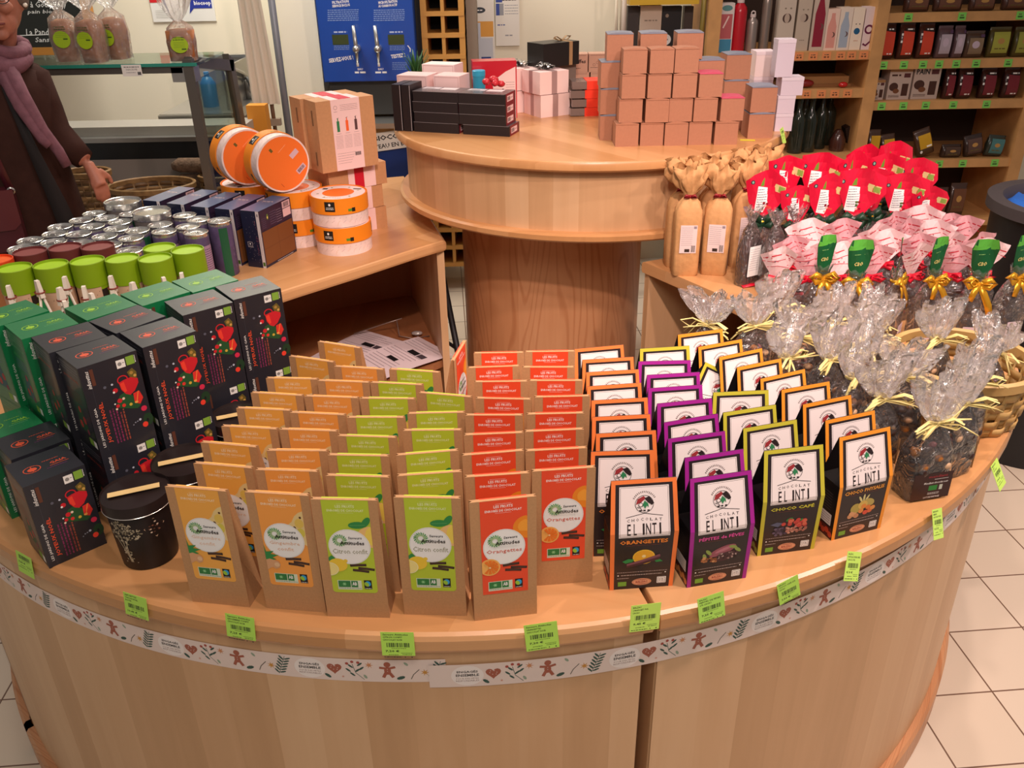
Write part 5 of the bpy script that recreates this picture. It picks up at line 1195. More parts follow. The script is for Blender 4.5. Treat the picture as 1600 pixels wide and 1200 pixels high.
# tags on the round table rim
def rtag(px,py,l,tilt): price_tag(px,py,.030,.050,tilt,['COFFRET'],'12,90 €',l,R=.676,c=(DX,DY),lean=.3,col='C8F06A')
rtag(1221,200,'lime price label hanging from the rim of the round table',-.1)
p=atz(1168,219,ZD+.0006); mb=MB(); mb.box(-.022,.022,-.009,.009,0,.0006,mat('D8C83A',.5)); tag(mb.obj('yellow_ticket',loc=p,rz=-.2),'yellow ticket lying flat on the round table rim under the kraft cubes','ticket')
# sprig of a plant behind
mb=MB(); R=random.Random(3); base=Vector((-.33,3.34,ZD))
for k in range(26):
    a=R.uniform(0,6.3); l=R.uniform(.03,.055); z=R.uniform(.12,.18); st=base+Vector((0,0,z*.6)); e=base+Vector((math.cos(a)*l,math.sin(a)*l,z+.03)); mb.ribbon([st,(st+e)/2+Vector((0,0,.01)),e],[.004,.008,.001],mat('2A5A2C',.5))
mb.tube([base,base+Vector((0,0,.12))],.004,mat('4A3A22',.6),5); r=thing('potted_sprig','small green plant in a pot behind the pale pink boxes','plant',(0,0,0)); mb.obj('leaves',r); MB().lathe([(0,0),(.03,0),(.036,.07),(0,.07)],20,mat('3A3A3A',.5),T=Matrix.Translation(base)).obj('pot',r)
# ---------------- bags on the right side ----------------
SC.cycles.transparent_max_bounces=40
CELLO=film('clear_cellophane','FFF2F0',.08,.12,1.3); CELLO2=film('clear_cellophane_gathered','FFEDE8',.26,.17,1.9)
RAF=mat('E8D48A',.6,noise=.12,nscale=60); GOLD=mat('D8A02A',.25,metal=.55); REDR=mat('D0142E',.35)
def sack(mb,lv,m,n=32,seed=0,T=None,jit=.0):
    """levels (z,a,b,exponent,ruffle,k): superellipse rings lofted into a soft bag wall"""
    R=random.Random(seed); V=[];F=[]; ph=[R.uniform(0,6) for _ in range(6)]
    for z,a,b,e,rf,k in lv:
        for i in range(n):
            t=2*PI*i/n; c,s_=math.cos(t),math.sin(t); q=(abs(c)**e+abs(s_)**e)**(-1/e)
            g=1+rf*(math.sin(k*t+ph[0])*.7+math.sin((k*2+1)*t+ph[1])*.4)+R.uniform(-jit,jit)
            V.append((a*c*q*g,b*s_*q*g,z+(rf*.02*math.sin(k*t+ph[2]) if rf else 0)))
    for j in range(len(lv)-1):
        for i in range(n): F.append((j*n+i,j*n+(i+1)%n,(j+1)*n+(i+1)%n,(j+1)*n+i))
    return mb.add(V,F,m,True,T=T)
def lumps(mb,mats,n,x,y,z0,z1,r,seed=0,jit=.08):
    R=random.Random(seed); random.seed(seed)
    for i in range(n): mb.ball((R.uniform(-x,x),R.uniform(-y,y),z0+(z1-z0)*((i+.5)/n)),r*R.uniform(.7,1.25),R.choice(mats),8,6,(1,R.uniform(.6,1),R.uniform(.5,.9)),jit,R=Matrix.Rotation(R.uniform(0,3),3,'X')@Matrix.Rotation(R.uniform(0,3),3,'Z'))
def raffia(mb,z,r=.012,n=9,seed=0,L=.05,m=RAF):
    R=random.Random(seed)
    mb.lathe([(r,z-.003),(r+.002,z-.001),(r+.002,z+.002),(r,z+.004)],14,m)
    for i in range(n):
        a=R.choice((0,PI))+R.uniform(-.5,.5)-.1; l=L*R.uniform(.6,1.15); c=Vector((math.cos(a),math.sin(a)*.6-.25,0)); w=R.uniform(.0035,.006); d0=Vector((0,-r*.8,z))
        if i%3==0: P=[d0,d0+c*l*.5+Vector((0,-.004,.012)),d0+c*l*.9+Vector((0,-.004,.004)),d0+c*l*.6+Vector((0,-.006,-.006)),d0+Vector((0,-.004,-.002))]
        else: P=[d0,d0+c*l*.5+Vector((0,-.004,R.uniform(-.002,.008))),d0+c*l+Vector((0,-.006,R.uniform(-.024,.006)))]
        mb.ribbon(P,[w]*(len(P)-1)+[w*.6],m)
def nut_bag(seed,kind=0):
    r=thing('cellophane_bag','bag','bag'); R=random.Random(seed)
    a,b=.040,.026; top=.095
    D=mat('3A211A',.3,coat=.3); D2=mat('241310',.3,coat=.3); N1=mat('D8B08A',.4); N2=mat('B8722E',.4); P1=mat('8A4A4E',.4); MK=mat('7A4A34',.35,coat=.2)
    mb=MB(); mb.box(-a*.88,a*.88,-b*.82,b*.82,.001,top*.62,D2)
    lumps(mb,[D,D2,D] if kind<2 else [MK,D,MK],46,a*.80,b*.75,.012,top*.93,.0105,seed); mb.obj('chocolates',r)
    mb=MB(); lumps(mb,[N1,N2,N1,P1] if kind==0 else [N1,P1,N2],9,a*.8,b*.6,top*.62,top*.98,.0085,seed+3)
    random.seed(seed+9)
    for i in range(4): mb.ball((R.uniform(-.030,.030),-b*.9,R.uniform(.045,.085)),.0085,R.choice([N1,N2]),8,6,(1,.5,.8),.06)
    mb.obj('nuts',r)
    mb=MB(); sack(mb,[(0,a*.95,b*.95,6,0,3),(.004,a,b,6,.01,3),(.05,a*1.02,b*1.05,5,.02,3),(.09,a*1.0,b*1.0,4,.04,4),(.115,a*.72,b*.75,3,.09,5),(.133,a*.34,b*.4,2,.16,6),(.142,.009,.008,2,.15,6)],CELLO,36,seed,jit=.015); mb.obj('bag_film',r)
    mb=MB(); h=R.uniform(.06,.085); w=R.uniform(.038,.050); sack(mb,[(.142,.009,.008,2,.15,6),(.152,.019,.015,2,.28,6),(.142+h*.4,w*.75,w*.45,2,.34,6),(.142+h*.75,w,w*.55,2,.36,6),(.142+h,w*1.08,w*.5,2,.42,6)],CELLO2,60,seed+1,jit=.05); mb.obj('gathered_top',r)
    mb=MB(); raffia(mb,.142,.011,11,seed,.058); mb.obj('raffia_bow',r)
    a2=Art()
    if kind==0:
        LB=mat('3A1F1E',.4); a2.rect(-.036,.004,.038,.056,LB); a2.text('mendiant',.010,.049,.036,.005,mat('9A2A34',.5),.02); a2.micro(.004,.043,.030,.0008,WHT); a2.text('Mendiant chocolat noir',.008,.0365,.046,.0040,WHT,.01,shear=.2); a2.rect(-.004,.021,.012,.031,mat('2E8A3A',.5)); a2.rect(.016,.021,.022,.031,mat('C8D0C0',.5)); a2.micro(-.004,.016,.018,.0008,WHT); a2.micro(-.004,.0135,.018,.0008,WHT); a2.text('LOT DE PARTAGE',.005,.0075,.030,.0034,WHT,.01)
    else:
        LB=mat('B98A5C',.5); a2.rect(-.034,.006,.034,.060,LB); a2.rect(.004,.022,.020,.034,mat('2E8A3A',.5)); a2.rect(.021,.022,.027,.034,WHT)
        for i in range(5): a2.micro(-.03,.052-i*.005,.026,.0009,mat('6A4A30',.5))
    side=kind!=0
    mb=MB(); a2.bake(mb,(lambda u,v,h:(a+.0016+h,u*.62,v)) if side else (lambda u,v,h:(u,-b-.0016-h,v)),eps=.00006); mb.obj('paper_label',r)
    return Proto(r)
NB=[nut_bag(3,0),nut_bag(8,1),nut_bag(15,2),nut_bag(21,1)]
NUT=[((687,0),None)]
pts=[(.700,1.238,0,12,'front-most clear nut bag, next to the amber-edged boxes, with a dark printed label'),
 (.776,1.302,1,24,'clear nut bag second along the rim, brown label on its side'),
 (.828,1.376,1,32,'clear nut bag third along the rim, in front of the woven basket')]
for x,y,k,a,l in pts: NB[k].put((x,y,ZT),d2(a),l,'clear bags of nuts and chocolate tied with raffia')
nb=[(1378,618,'behind the front-most nut bag'),(1330,585,'behind the amber-edged boxes, its raffia bow showing'),(1415,585,'in the middle of the heap, before the basket'),(1290,558,'beside the fifth amber-edged box'),(1352,545,'in the middle of the heap, with a tall crumpled top'),(1415,530,'touching the near wall of the basket'),(1235,556,''),(1248,522,'beside the rearmost amber-edged boxes'),(1300,500,'before the gold-bowed bags'),(1365,500,'before the gold-bowed bags, nearer the basket'),(1178,505,'behind the rearmost amber-edged box'),(1108,503,'at the inner counter edge, lying open above the dark cabinet'),(1215,478,'with a raffia bow beside the empty bit of counter')]
its=[[x,y,.041] for x,y,_,_,_ in pts]; n0=len(its)
fixed=[[.531+.0,1.118+.03,.05]]
for i,(px,py,l) in enumerate(nb):
    p=atz(px,py,ZT+.145); its.append([p.x,p.y,.040])
amb=[[q[0],q[1],q[2],q[3],q[4],q[5],q[6]] for q,k,_ in pend if k=='amber']
its.append([.888,1.525,.136])
for _ in range(150):
    relaxc(its,1); its[-1][:2]=[.888,1.525]
    for q in its[:-1]:
        bx=[q[0],q[1],.4,-.038,.038,-.038,.038]
        for b in amb: bb=list(b); relax([bx,bb],1)
        q[0],q[1]=bx[0],bx[1]
    for i,(x,y,_,_,_) in enumerate(pts): its[i][0],its[i][1]=x,y
for i,((px,py,l),q) in enumerate(zip(nb,its[n0:-1])):
    NB[[1,2,3,0,2,1,3,2,1,3,2,3,1][i]].put((q[0],q[1],ZT),[.3,.8,-.4,.5,1.2,.1,.9,-.2,.6,1.5,.2,-.5,.4][i],'clear raffia-tied bag '+(l or 'between the amber-edged boxes and the heap of clear bags'),'clear bags of nuts and chocolate tied with raffia')
# ---------------- bamboo basket ----------------
def basket(name,label,cat,loc,R0,R1,h,m1,m2,rows=6,stakes=28,sq=1.0,rz=0,group=None):
    r=thing(name,label,cat,loc,rz,group); mb=MB()
    for j in range(rows):
        z0=h*(j+.08)/rows; z1=h*(j+.92)/rows; V=[];F=[];n=stakes*4
        for i in range(n):
            t=2*PI*i/n; w=.0035*math.sin(stakes*t/1.0*.5*1+(PI if j%2 else 0)); 
            for z in (z0,z1):
                rr=R0+(R1-R0)*z/h
                for o in (-.0012,.0012): V.append(((rr+w+o)*math.cos(t),(rr+w+o)*math.sin(t)*sq,z))
        for i in range(n):
            a=4*i;b=4*((i+1)%n); F+=[(a,b,b+2,a+2),(a+1,a+3,b+3,b+1),(a+2,b+2,b+3,a+3),(a,a+1,b+1,b)]
        mb.add(V,F,m1 if j%2 else m2,True)
    for i in range(stakes):
        t=2*PI*i/stakes; c,s_=math.cos(t),math.sin(t)
        mb.ribbon([(R0*c,R0*s_*sq,.002),((R0+R1)/2*c,(R0+R1)/2*s_*sq,h/2),(R1*c,R1*s_*sq,h)],.012*R1/.15,m2,side=(-s_,c,0),th=.0008)
    mb.obj('woven_wall',r)
    MB().lathe([(R1-.005,h-.016),(R1+.006,h-.016),(R1+.007,h+.002),(R1,h+.006),(R1-.006,h+.002),(R1-.005,h-.016)],48,m2,T=Matrix.Diagonal((1,sq,1,1))).obj('rim',r)
    MB().lathe([(0,.003),(R0,.003),(R0,.006),(0,.006)],40,m1,T=Matrix.Diagonal((1,sq,1,1))).obj('basket_bottom',r)
    return r
BM1=mat('B08A50',.5,noise=.12,nscale=30); BM2=mat('C8A264',.5,noise=.1,nscale=30)
basket('bamboo_basket','round woven bamboo basket at the rim of the counter, cut by the picture edge','basket',(.888,1.525,ZT+.0005),.116,.131,.118,BM1,BM2)
for k,(dx,dy,s) in enumerate(((-.050,.020,1),(.022,-.052,3))):
    NB[s].put((0.888+dx,1.525+dy,ZT+.008),k*1.3+.4,['clear raffia-tied bag standing inside the bamboo basket, nearest side','clear raffia-tied bag inside the bamboo basket, far side','clear raffia-tied bag inside the bamboo basket, outer side'][k],'clear bags of nuts and chocolate tied with raffia')
# ---------------- gold-bowed chocolate figures with green headers ----------------
def fan(mb,poly_art,outline,amp=.004,k=120,back=None,step=.010,lean=0,T=None):
    us=[p[0] for p in outline]; vs=[p[1] for p in outline]; a0=min(us); a1=max(us); b0=min(vs); b1=max(vs)
    cu=[a0+step*i for i in range(1,int((a1-a0)/step)+1)]; cv=[b0+step*2*i for i in range(1,int((b1-b0)/(step*2))+1)]
    f=lambda u,v,h:(u,amp*math.sin(u*k+v*30)*min(1,(v-b0)/(b1-b0)+.2)+lean*(v-b0)-h,v)
    poly_art.bake(mb,f,cu=cu,cv=cv,T=T,eps=.00012)
    b=Art(); b.poly(outline,back); b.bake(mb,lambda u,v,h:f(u,v,-.0002-h),cu=cu,cv=cv,T=T)
def figure_bag(seed,hw):
    r=thing('chocolate_figure_bag','bag','bag'); D=mat('3C2018',.25,coat=.4); a,b=.036,.026
    mb=MB(); mb.lathe([(0,.004),(.020,.004),(.024,.018),(.023,.045),(.016,.062),(.012,.070),(.017,.080),(.018,.092),(.012,.104),(0,.109)],20,D,squash=.75); 
    mb.ball((.020,-.006,.050),.007,D,8,6,(.8,.8,2)); mb.ball((-.020,-.006,.050),.007,D,8,6,(.8,.8,2)); mb.obj('chocolate_figure',r)
    mb=MB(); sack(mb,[(0,a,b,5,0,3),(.06,a*1.05,b*1.05,4,.03,3),(.10,a*.95,b*.95,3,.06,4),(.125,a*.6,b*.6,2.5,.12,5),(.146,.008,.008,2,.15,6),(.160,.016,.012,2,.25,6),(.175,.022,.010,2,.2,6)],CELLO,30,seed,jit=.02); mb.obj('bag_film',r)
    mb=MB(); w=.020*hw; a2=Art(); O=[(-.010,.150),(.010,.150),(w*.95,.185),(w*1.15,.228),(w*.9,.247),(-w*.9,.247),(-w*1.15,.225),(-w*.9,.185)]
    a2.poly(O,mat('14562E',.35)); a2.poly([(-w*1.1,.222),(w*1.12,.224),(w*.9,.247),(-w*.9,.247)],mat('58AC3E',.35)); a2.text('cao',0,.190,.020,.009,mat('D8C87A',.4),.01,shear=.3); a2.micro(-w*.5,.212,w*.5,.0014,mat('8AB86A',.4))
    fan(mb,a2,O,.004,110,mat('14562E',.35)); mb.obj('green_header',r)
    mb=MB(); raffia(mb,.146,.010,2,seed,.03,GOLD)
    for s_ in (-1,1): mb.ribbon([(0,-.010,.146),(s_*.022,-.016,.158),(s_*.036,-.014,.150),(s_*.022,-.018,.140),(0,-.012,.145)],.014,GOLD,side=(0,.3,1)); 
    mb.ribbon([(0,-.012,.145),(.012,-.022,.125),(.024,-.028,.100),(.030,-.030,.080)],[.012,.015,.016,.014],GOLD,side=(1,0,.2)); mb.ribbon([(0,-.012,.145),(-.010,-.022,.128),(-.016,-.026,.108)],[.012,.014,.012],GOLD,side=(1,0,.2))
    mb.obj('gold_ribbon',r)
    a3=Art(); a3.rect(-.018,.008,.016,.046,mat('D8C4CC',.4)); a3.barcode(-.014,.012,.010,.024,BLK); a3.micro(-.014,.038,.012,.0012,BLK); a3.micro(-.014,.032,.012,.0012,BLK); mb=MB(); a3.bake(mb,lambda u,v,h:(u,-b-.004-h,v)); mb.obj('paper_label',r)
    return Proto(r)
FB=[figure_bag(4,1.0),figure_bag(9,1.25),figure_bag(5,.55)]
FIG=[(1285,432,0,.1,'above the heap of clear bags, farthest from the basket'),(1336,440,1,-.1,'with a wide green header reading cao'),(1399,438,2,.9,'whose narrow green header is seen edge on'),(1458,436,0,.3,'directly behind the rim of the basket'),(1528,440,1,-.2,'with the widest header, above the basket'),(1588,432,0,.2,'cut by the picture edge')]
figpos=[]
for px,py,k,a,l in FIG:
    p=atz(px,py,ZT+.147); figpos.append([p.x,p.y,.037])
relaxc(figpos)
for (px,py,k,a,l),q in zip(FIG,figpos): FB[k].put((q[0],q[1],ZT),a,'gold-bowed bag with green header, '+l,'gold-bowed chocolate figure bags')
# ---------------- pink printed bags ----------------
PKF=mat('E8AEB4',.3,coat=.35,noise=.05,nscale=50); PKL=mat('C8283C',.4); PKW=mat('F3CFCF',.3,coat=.3)
def pink_bag(seed,shape):
    r=thing('pink_printed_bag','bag','bag'); R=random.Random(seed); D=mat('3A1E1C',.3,coat=.3)
    mb=MB(); lumps(mb,[D,mat('6A3A30',.3),D,mat('B01A2C',.35)],14,.024,.018,.012,.10,.014,seed,.05); mb.obj('chocolates',r)
    mb=MB(); sack(mb,[(0,.036,.026,5,0,3),(.08,.038,.028,4,.04,3),(.115,.026,.020,3,.10,5),(.135,.008,.008,2,.15,6)],CELLO,26,seed,jit=.02); mb.obj('bag_film',r)
    mb=MB(); a=Art(); W1=.040+.012*shape
    O=[(-.008,.134),(.008,.134),(W1*.8,.175),(W1*(1.1+.15*R.random()),.215+.008*R.random()),(W1*.3,.232+.012*R.random()),(-W1*.4,.224+.012*R.random()),(-W1*(1.05+.1*R.random()),.205),(-W1*.7,.170)]
    a.poly(O,PKW if seed%2 else PKF); a.line([(-W1*.9,.196),(-W1*.3,.208),(W1*.3,.213),(W1*1.0,.203)],.0032,PKL); a.line([(-W1*.95,.186),(-W1*.2,.190),(W1*.5,.198),(W1*1.0,.186)],.0020,PKL); a.line([(-W1*.6,.168),(0,.176),(W1*.7,.170)],.0020,PKL)
    for i in range(9): a.ell(R.uniform(-W1*.7,W1*.7),R.uniform(.172,.203),R.uniform(.0010,.0028),R.uniform(.0012,.0030),mat(R.choice(['C8283C','5A3A44','8A5A6A','D86A7A']),.4),6,R.uniform(0,3))
    fan(mb,a,O,.007,95,PKF,lean=-.15+.3*R.random()); mb.obj('printed_top',r)
    mb=MB(); raffia(mb,.136,.010,3,seed,.03,REDR); 
    for s_ in (-1,1): mb.ribbon([(0,-.010,.136),(s_*.020,-.016,.144),(s_*.030,-.014,.132),(s_*.018,-.018,.126),(0,-.012,.134)],.014,REDR,side=(0,.3,1))
    mb.obj('red_bow',r); return Proto(r)
PB=[pink_bag(i,s) for i,s in ((1,0),(2,.6),(5,1),(8,.3))]
rowsP=[(2.005,[(1215,418),(1262,428),(1310,415),(1362,420),(1425,415),(1490,425),(1548,410)]),(2.09,[(1232,392),(1285,388),(1335,395),(1385,385),(1432,395),(1480,385),(1525,392)]),(2.175,[(1262,368),(1312,362),(1362,370),(1410,362),(1458,368),(1505,358)]),(2.26,[(1390,350),(1440,346),(1490,352)])]
pp=[];meta=[]
for ri,(Y,L) in enumerate(rowsP):
    for ci,(px,py) in enumerate(L):
        p=aty(px,py,Y); r_=math.dist((p.x,p.y),(CX,CY))
        if r_>1.27: 
            v=Vector((p.x-CX,p.y-CY))*(1.27/r_); p.x,p.y=CX+v.x,CY+v.y
        pp.append([p.x,p.y,.0375]); meta.append((p.z,ri,ci,len(L)))
cons=[list(q) for q in figpos]
for _ in range(80):
    al=pp+[list(q) for q in figpos]; relaxc(al,1)
RN=['row behind the green headers','second row','third row','rearmost row']
for q,(z,ri,ci,n) in zip(pp,meta):
    s=max(.8,min(1.15,(z-ZT+.012)/.205)); o=PB[(ri*3+ci*5)%4].put((q[0],q[1],ZT),(-.35,.2,-.1,.45,.0)[(ci*2+ri)%5],f'pink printed bag, red lines, {RN[ri]}, '+('inner end' if ci==0 else ('outer end' if ci==n-1 else f'{ORD[ci]} from the inner end')),'pink printed chocolate bags')
    o.scale=(1,1,s)
# ---------------- red foil bags ----------------
RF=mat('DC163A',.3,coat=.4); 
def red_bag(seed,shape):
    r=thing('red_foil_bag','bag','bag'); R=random.Random(seed); D=mat('3A1E1A',.3,coat=.3)
    mb=MB(); lumps(mb,[D,mat('6A3A30',.3)],14,.024,.018,.012,.10,.014,seed,.05); mb.obj('chocolates',r)
    mb=MB(); sack(mb,[(0,.036,.026,5,0,3),(.09,.038,.028,4,.04,3),(.125,.026,.020,3,.10,5),(.150,.008,.008,2,.15,6),(.172,.020,.010,2,.2,6)],CELLO,26,seed,jit=.02); mb.obj('bag_film',r)
    mb=MB(); a=Art(); W1=.050+.012*shape; O=[(-.016,.158),(.016,.158),(W1*.85,.195),(W1*1.15,.240),(W1*.9,.262),(W1*.2,.282),(-W1*.7,.268),(-W1*1.1,.252),(-W1*.85,.200)]
    if seed==4: O=[(-.016,.158),(.016,.158),(W1*.7,.188),(W1*1.28,.222),(W1*1.22,.262),(W1*.3,.284),(-W1*.9,.276),(-W1*.95,.240),(-W1*.55,.188)]
    if seed==7: O=[(-.014,.158),(.014,.158),(W1*.75,.200),(W1*1.08,.262),(W1*.1,.274),(-W1*1.15,.262),(-W1*.95,.215),(-W1*.60,.182)]
    a.poly(O,RF); a.poly([(-W1*.50,.178),(-.002,.174),(W1*.22,.205),(W1*.12,.235),(-W1*.42,.240)],WHT)
    for i in range(8): a.micro(-W1*.42,.231-i*.0062,W1*.10,.0015,mat('4A4A6A',.5))
    a.poly([(-W1*.30,.240),(W1*.05,.240),(-W1*.12,.262)],mat('6A8A2A',.45)); a.ell(-W1*.72,.250,.0055,.0055,mat('22303E',.4),14); a.ell(-W1*.72,.250,.003,.0035,mat('8AB8A0',.4),10)
    a.poly([(W1*.38,.228),(W1*1.0,.220),(W1*1.04,.238),(W1*.42,.247)],mat('E3C98A',.45)); a.poly([(W1*.66,.2265),(W1*.98,.2225),(W1*1.0,.236),(W1*.68,.2405)],mat('8FA84A',.45))
    for i in range(6): a.ell(R.uniform(-W1*.1,W1*.5),R.uniform(.180,.200),.004,.003,mat(R.choice(['8A1A20','C84A3A','4A6A2A','F0B0A0']),.4),8)
    fan(mb,a,O,.006,80,RF,lean=-.1+.2*R.random()); mb.obj('printed_top',r)
    GR=mat('1A3A26',.4); mb=MB()
    for s_ in (-1,1): mb.ribbon([(0,-.008,.152),(s_*.022,-.012,.168),(s_*.036,-.010,.158),(s_*.022,-.014,.144),(0,-.010,.150)],.020,GR,side=(0,.3,1))
    mb.ribbon([(0,-.010,.15),(-.02,-.02,.11),(-.03,-.024,.07)],[.012,.014,.012],GR,side=(1,0,0)); mb.obj('dark_green_bow',r)
    MB().lathe([(.010,.148),(.0115,.151),(.010,.154)],14,GOLD).obj('gold_tie',r); return Proto(r)
RDB=[red_bag(1,.0),red_bag(4,.6),red_bag(7,-.25)]
rr=[(2.30,[(1196,302,0),(1252,318,2),(1300,306,0),(1345,300,1),(1372,300,2),(1424,310,1),(1455,325,0)]),(2.40,[(1228,275,2),(1280,278,1),(1335,275,0),(1385,270,2),(1432,285,1)]),(2.50,[(1395,255,1),(1350,262,0)])]
pr=[];meta=[]
for ri,(Y,L) in enumerate(rr):
    for ci,(px,py,k) in enumerate(L):
        p=aty(px,py,Y); r_=math.dist((p.x,p.y),(CX,CY))
        if r_>1.27:
            v=Vector((p.x-CX,p.y-CY))*(1.27/r_); p.x,p.y=CX+v.x,CY+v.y
        pr.append([p.x,p.y,.0385]); meta.append((p.z,k,ri,ci,len(L)))
for _ in range(80):
    al=pr+[list(q) for q in pp]; relaxc(al,1)
for q,(z,k,ri,ci,n) in zip(pr,meta):
    s=max(.8,min(1.15,(z-ZT)/.222)); o=RDB[k].put((q[0],q[1],ZT),(-.1,.15,.05,-.2,.3)[(ci+ri*2)%5],f'red foil-topped bag with printed panel, {["front row","second row","back row"][ri]}, '+('inner end' if ci==0 else ('outer end' if ci==n-1 else f'{ORD[ci]} from the inner end')),'red foil-topped chocolate bags')
    o.scale=(1,1,s)
# ---------------- gathered kraft bags ----------------
GKB=mat('CF9A64',.7,noise=.06,nscale=90,bump=.5,bscale=45)
def kraft_gather(seed,win):
    r=thing('gathered_kraft_bag','bag','bag'); R=random.Random(seed); a,b=.036,.026
    mb=MB(); sack(mb,[(0,a*.92,b*.9,6,0,3),(.005,a,b,6,0,3),(.06,a*1.03,b*1.08,5,.01,3),(.16,a*1.03,b*1.04,5,.02,3),(.188,a*1.0,b*.95,4.5,.04,5),(.205,a*.80,b*.75,3,.10,5),(.217,a*.48,b*.5,2.5,.16,7),(.226,.011,.010,2,.15,8),(.238,.020,.015,2,.22,8),(.252,.034,.020,2,.26,5),(.266,.040,.024,2,.30,5),(.282,.043,.026,2,.20,9),(.296,.046,.024,2,.32,4),(.306,.040,.020,2,.42,6)],GKB,64,seed,jit=.035)
    mb.add([(0,0,.001)]+[(a*.9*math.cos(t),b*.85*math.sin(t),.001) for t in [2*PI*i/16 for i in range(16)]],[(0,1+(i+1)%16,1+i) for i in range(16)],GKB); mb.obj('bag_body',r)
    mb=MB(); mb.lathe([(.0115,.221),(.0145,.224),(.0145,.228),(.0115,.231)],14,mat('8E1A22',.5))
    for s_ in (-1,1): mb.ribbon([(0,-.013,.226),(s_*.012,-.018,.231),(s_*.018,-.016,.224),(0,-.014,.225)],.006,mat('8E1A22',.5),side=(0,.2,1))
    mb.obj('red_tie',r)
    a2=Art(); a2.rect(-.022,.070,.024,.150,mat('E9D3D0',.5)); 
    for i in range(10): a2.micro(-.019,.143-i*.0055,.012,.0009,mat('8A7A80',.5))
    a2.rect(-.008,.073,.006,.082,mat('3A2A22',.5)); a2.barcode(.010,.073,.021,.092,BLK); a2.rect(.014,.140,.022,.147,mat('9A8A90',.5))
    mb=MB(); a2.bake(mb,lambda u,v,h:(u,-b*1.09-.0008-h,v)); mb.obj('paper_label',r)
    mb=MB(); mb.box(a*1.0,a*1.03+.001,-.014,.014,.02,.12,mat('3A2220',.3,coat=.5)); mb.obj('side_window',r); return Proto(r)
KG=[kraft_gather(2,0),kraft_gather(6,1)]
kp=[(1065,426,0,-.05,'nearest the inner corner of the counter'),(1037,404,1,.05,'half hidden behind the corner one'),(1117,431,1,-.25,'second of the front row'),(1096,405,0,.1,'second row, between the front two'),(1158,418,0,.15,'beside the long clear bags'),(1140,392,1,0,'third row, beside the red foil bags'),(1185,392,0,.2,'rearmost, touching the red foil bags')]
ks=[]
for px,py,k,a,l in kp: 
    p=atz(px,py,ZT); ks.append([p.x,p.y+.026,.0365])
for _ in range(80):
    relaxc(ks,1)
    for q in ks:
        v=Vector((q[0]-DX,q[1]-DY)); m_=.678+.040
        if v.length<m_: v=v*(m_/v.length); q[0],q[1]=DX+v.x,DY+v.y
for (px,py,k,a,l),q in zip(kp,ks): KG[k].put((q[0],q[1],ZT),a,'kraft bag gathered with a red tie, '+l,'gathered kraft bags')
# long clear bags with white labels
def long_bag(seed):
    r=thing('long_clear_bag','bag','bag'); mb=MB(); random.seed(seed)
    for i in range(12): 
        x=-.022+.004*i; mb.tube([(x,random.uniform(-.012,.012),.004),(x+random.uniform(-.006,.006),random.uniform(-.012,.012),.13)],.004,mat('4A201A',.3,coat=.3),6)
    mb.obj('chocolate_sticks',r)
    mb=MB(); sack(mb,[(0,.030,.020,5,0,3),(.10,.032,.022,4,.03,3),(.15,.022,.016,3,.08,5),(.175,.008,.007,2,.1,6),(.20,.020,.012,2,.3,6),(.215,.026,.013,2,.35,6)],CELLO,30,seed,jit=.02); mb.obj('bag_film',r)
    a=Art(); a.rect(-.020,.03,.020,.115,WHT)
    for i in range(10): a.micro(-.016,.106-i*.0065,.016,.0010,mat('8A7A86',.5))
    mb=MB(); a.bake(mb,lambda u,v,h:(u,-.0235-h,v)); mb.obj('paper_label',r)
    mb=MB(); mb.ribbon([(-.03,-.02,.004),(.0,-.026,.006),(.03,-.024,.003)],.012,REDR,side=(0,1,.3)); mb.obj('red_ribbon',r)
    return Proto(r)
LBG=long_bag(5); ls=[]
for px,py in ((1172,448),(1202,452),(1232,448)):
    p=atz(px,py,ZT); ls.append([p.x,p.y+.02,.032])
al=ls+[list(k) for k in ks]+[list(k) for k in pp]
for _ in range(60):
    al=ls+[list(k) for k in ks]+[list(k) for k in pp]; relaxc(al,1)
for i,q in enumerate(ls): LBG.put((q[0],q[1],ZT),(.5,.25,.4)[i],['long clear bag with a white label, next to the gathered kraft bags','long clear bag with a white label, middle of three','long clear bag with a white label, nearest the gold-bowed bags'][i],'long clear bags')
# ---------------- behind, left: serving case, bread, sink, water dispenser ----------------
STL=mat('B9B7B2',.28,metal=.85); STD=mat('6A6660',.35,metal=.6); GLS=None
def glass(name,tint,dens):
    m=bpy.data.materials.new(name); m.use_nodes=True; nt=m.node_tree; N=nt.nodes; L=nt.links
    for n in list(N):
        if n.type=='BSDF_PRINCIPLED': N.remove(n)
    out=[n for n in N if n.type=='OUTPUT_MATERIAL'][0]; tr=N.new('ShaderNodeBsdfTransparent'); tr.inputs[0].default_value=(*lin(tint),1); gl=N.new('ShaderNodeBsdfGlossy'); gl.inputs['Roughness'].default_value=.03
    mx=N.new('ShaderNodeMixShader'); fr=N.new('ShaderNodeFresnel'); fr.inputs[0].default_value=1.5
    mu=N.new('ShaderNodeMath'); mu.operation='MULTIPLY_ADD'; mu.inputs[1].default_value=.35; mu.inputs[2].default_value=dens; L.new(fr.outputs[0],mu.inputs[0])
    L.new(mu.outputs[0],mx.inputs[0]); L.new(tr.outputs[0],mx.inputs[1]); L.new(gl.outputs[0],mx.inputs[2]); L.new(mx.outputs[0],out.inputs['Surface']); return m
GL1=glass('case_glass','E6EEE8',.04); GLE=mat('2E8A78',.2,coat=.5)
cs=thing('serving_case','glass-topped metal serving case with a bread shelf, behind the shoppers side','display case',(-.02,.06,0))
z=1.292
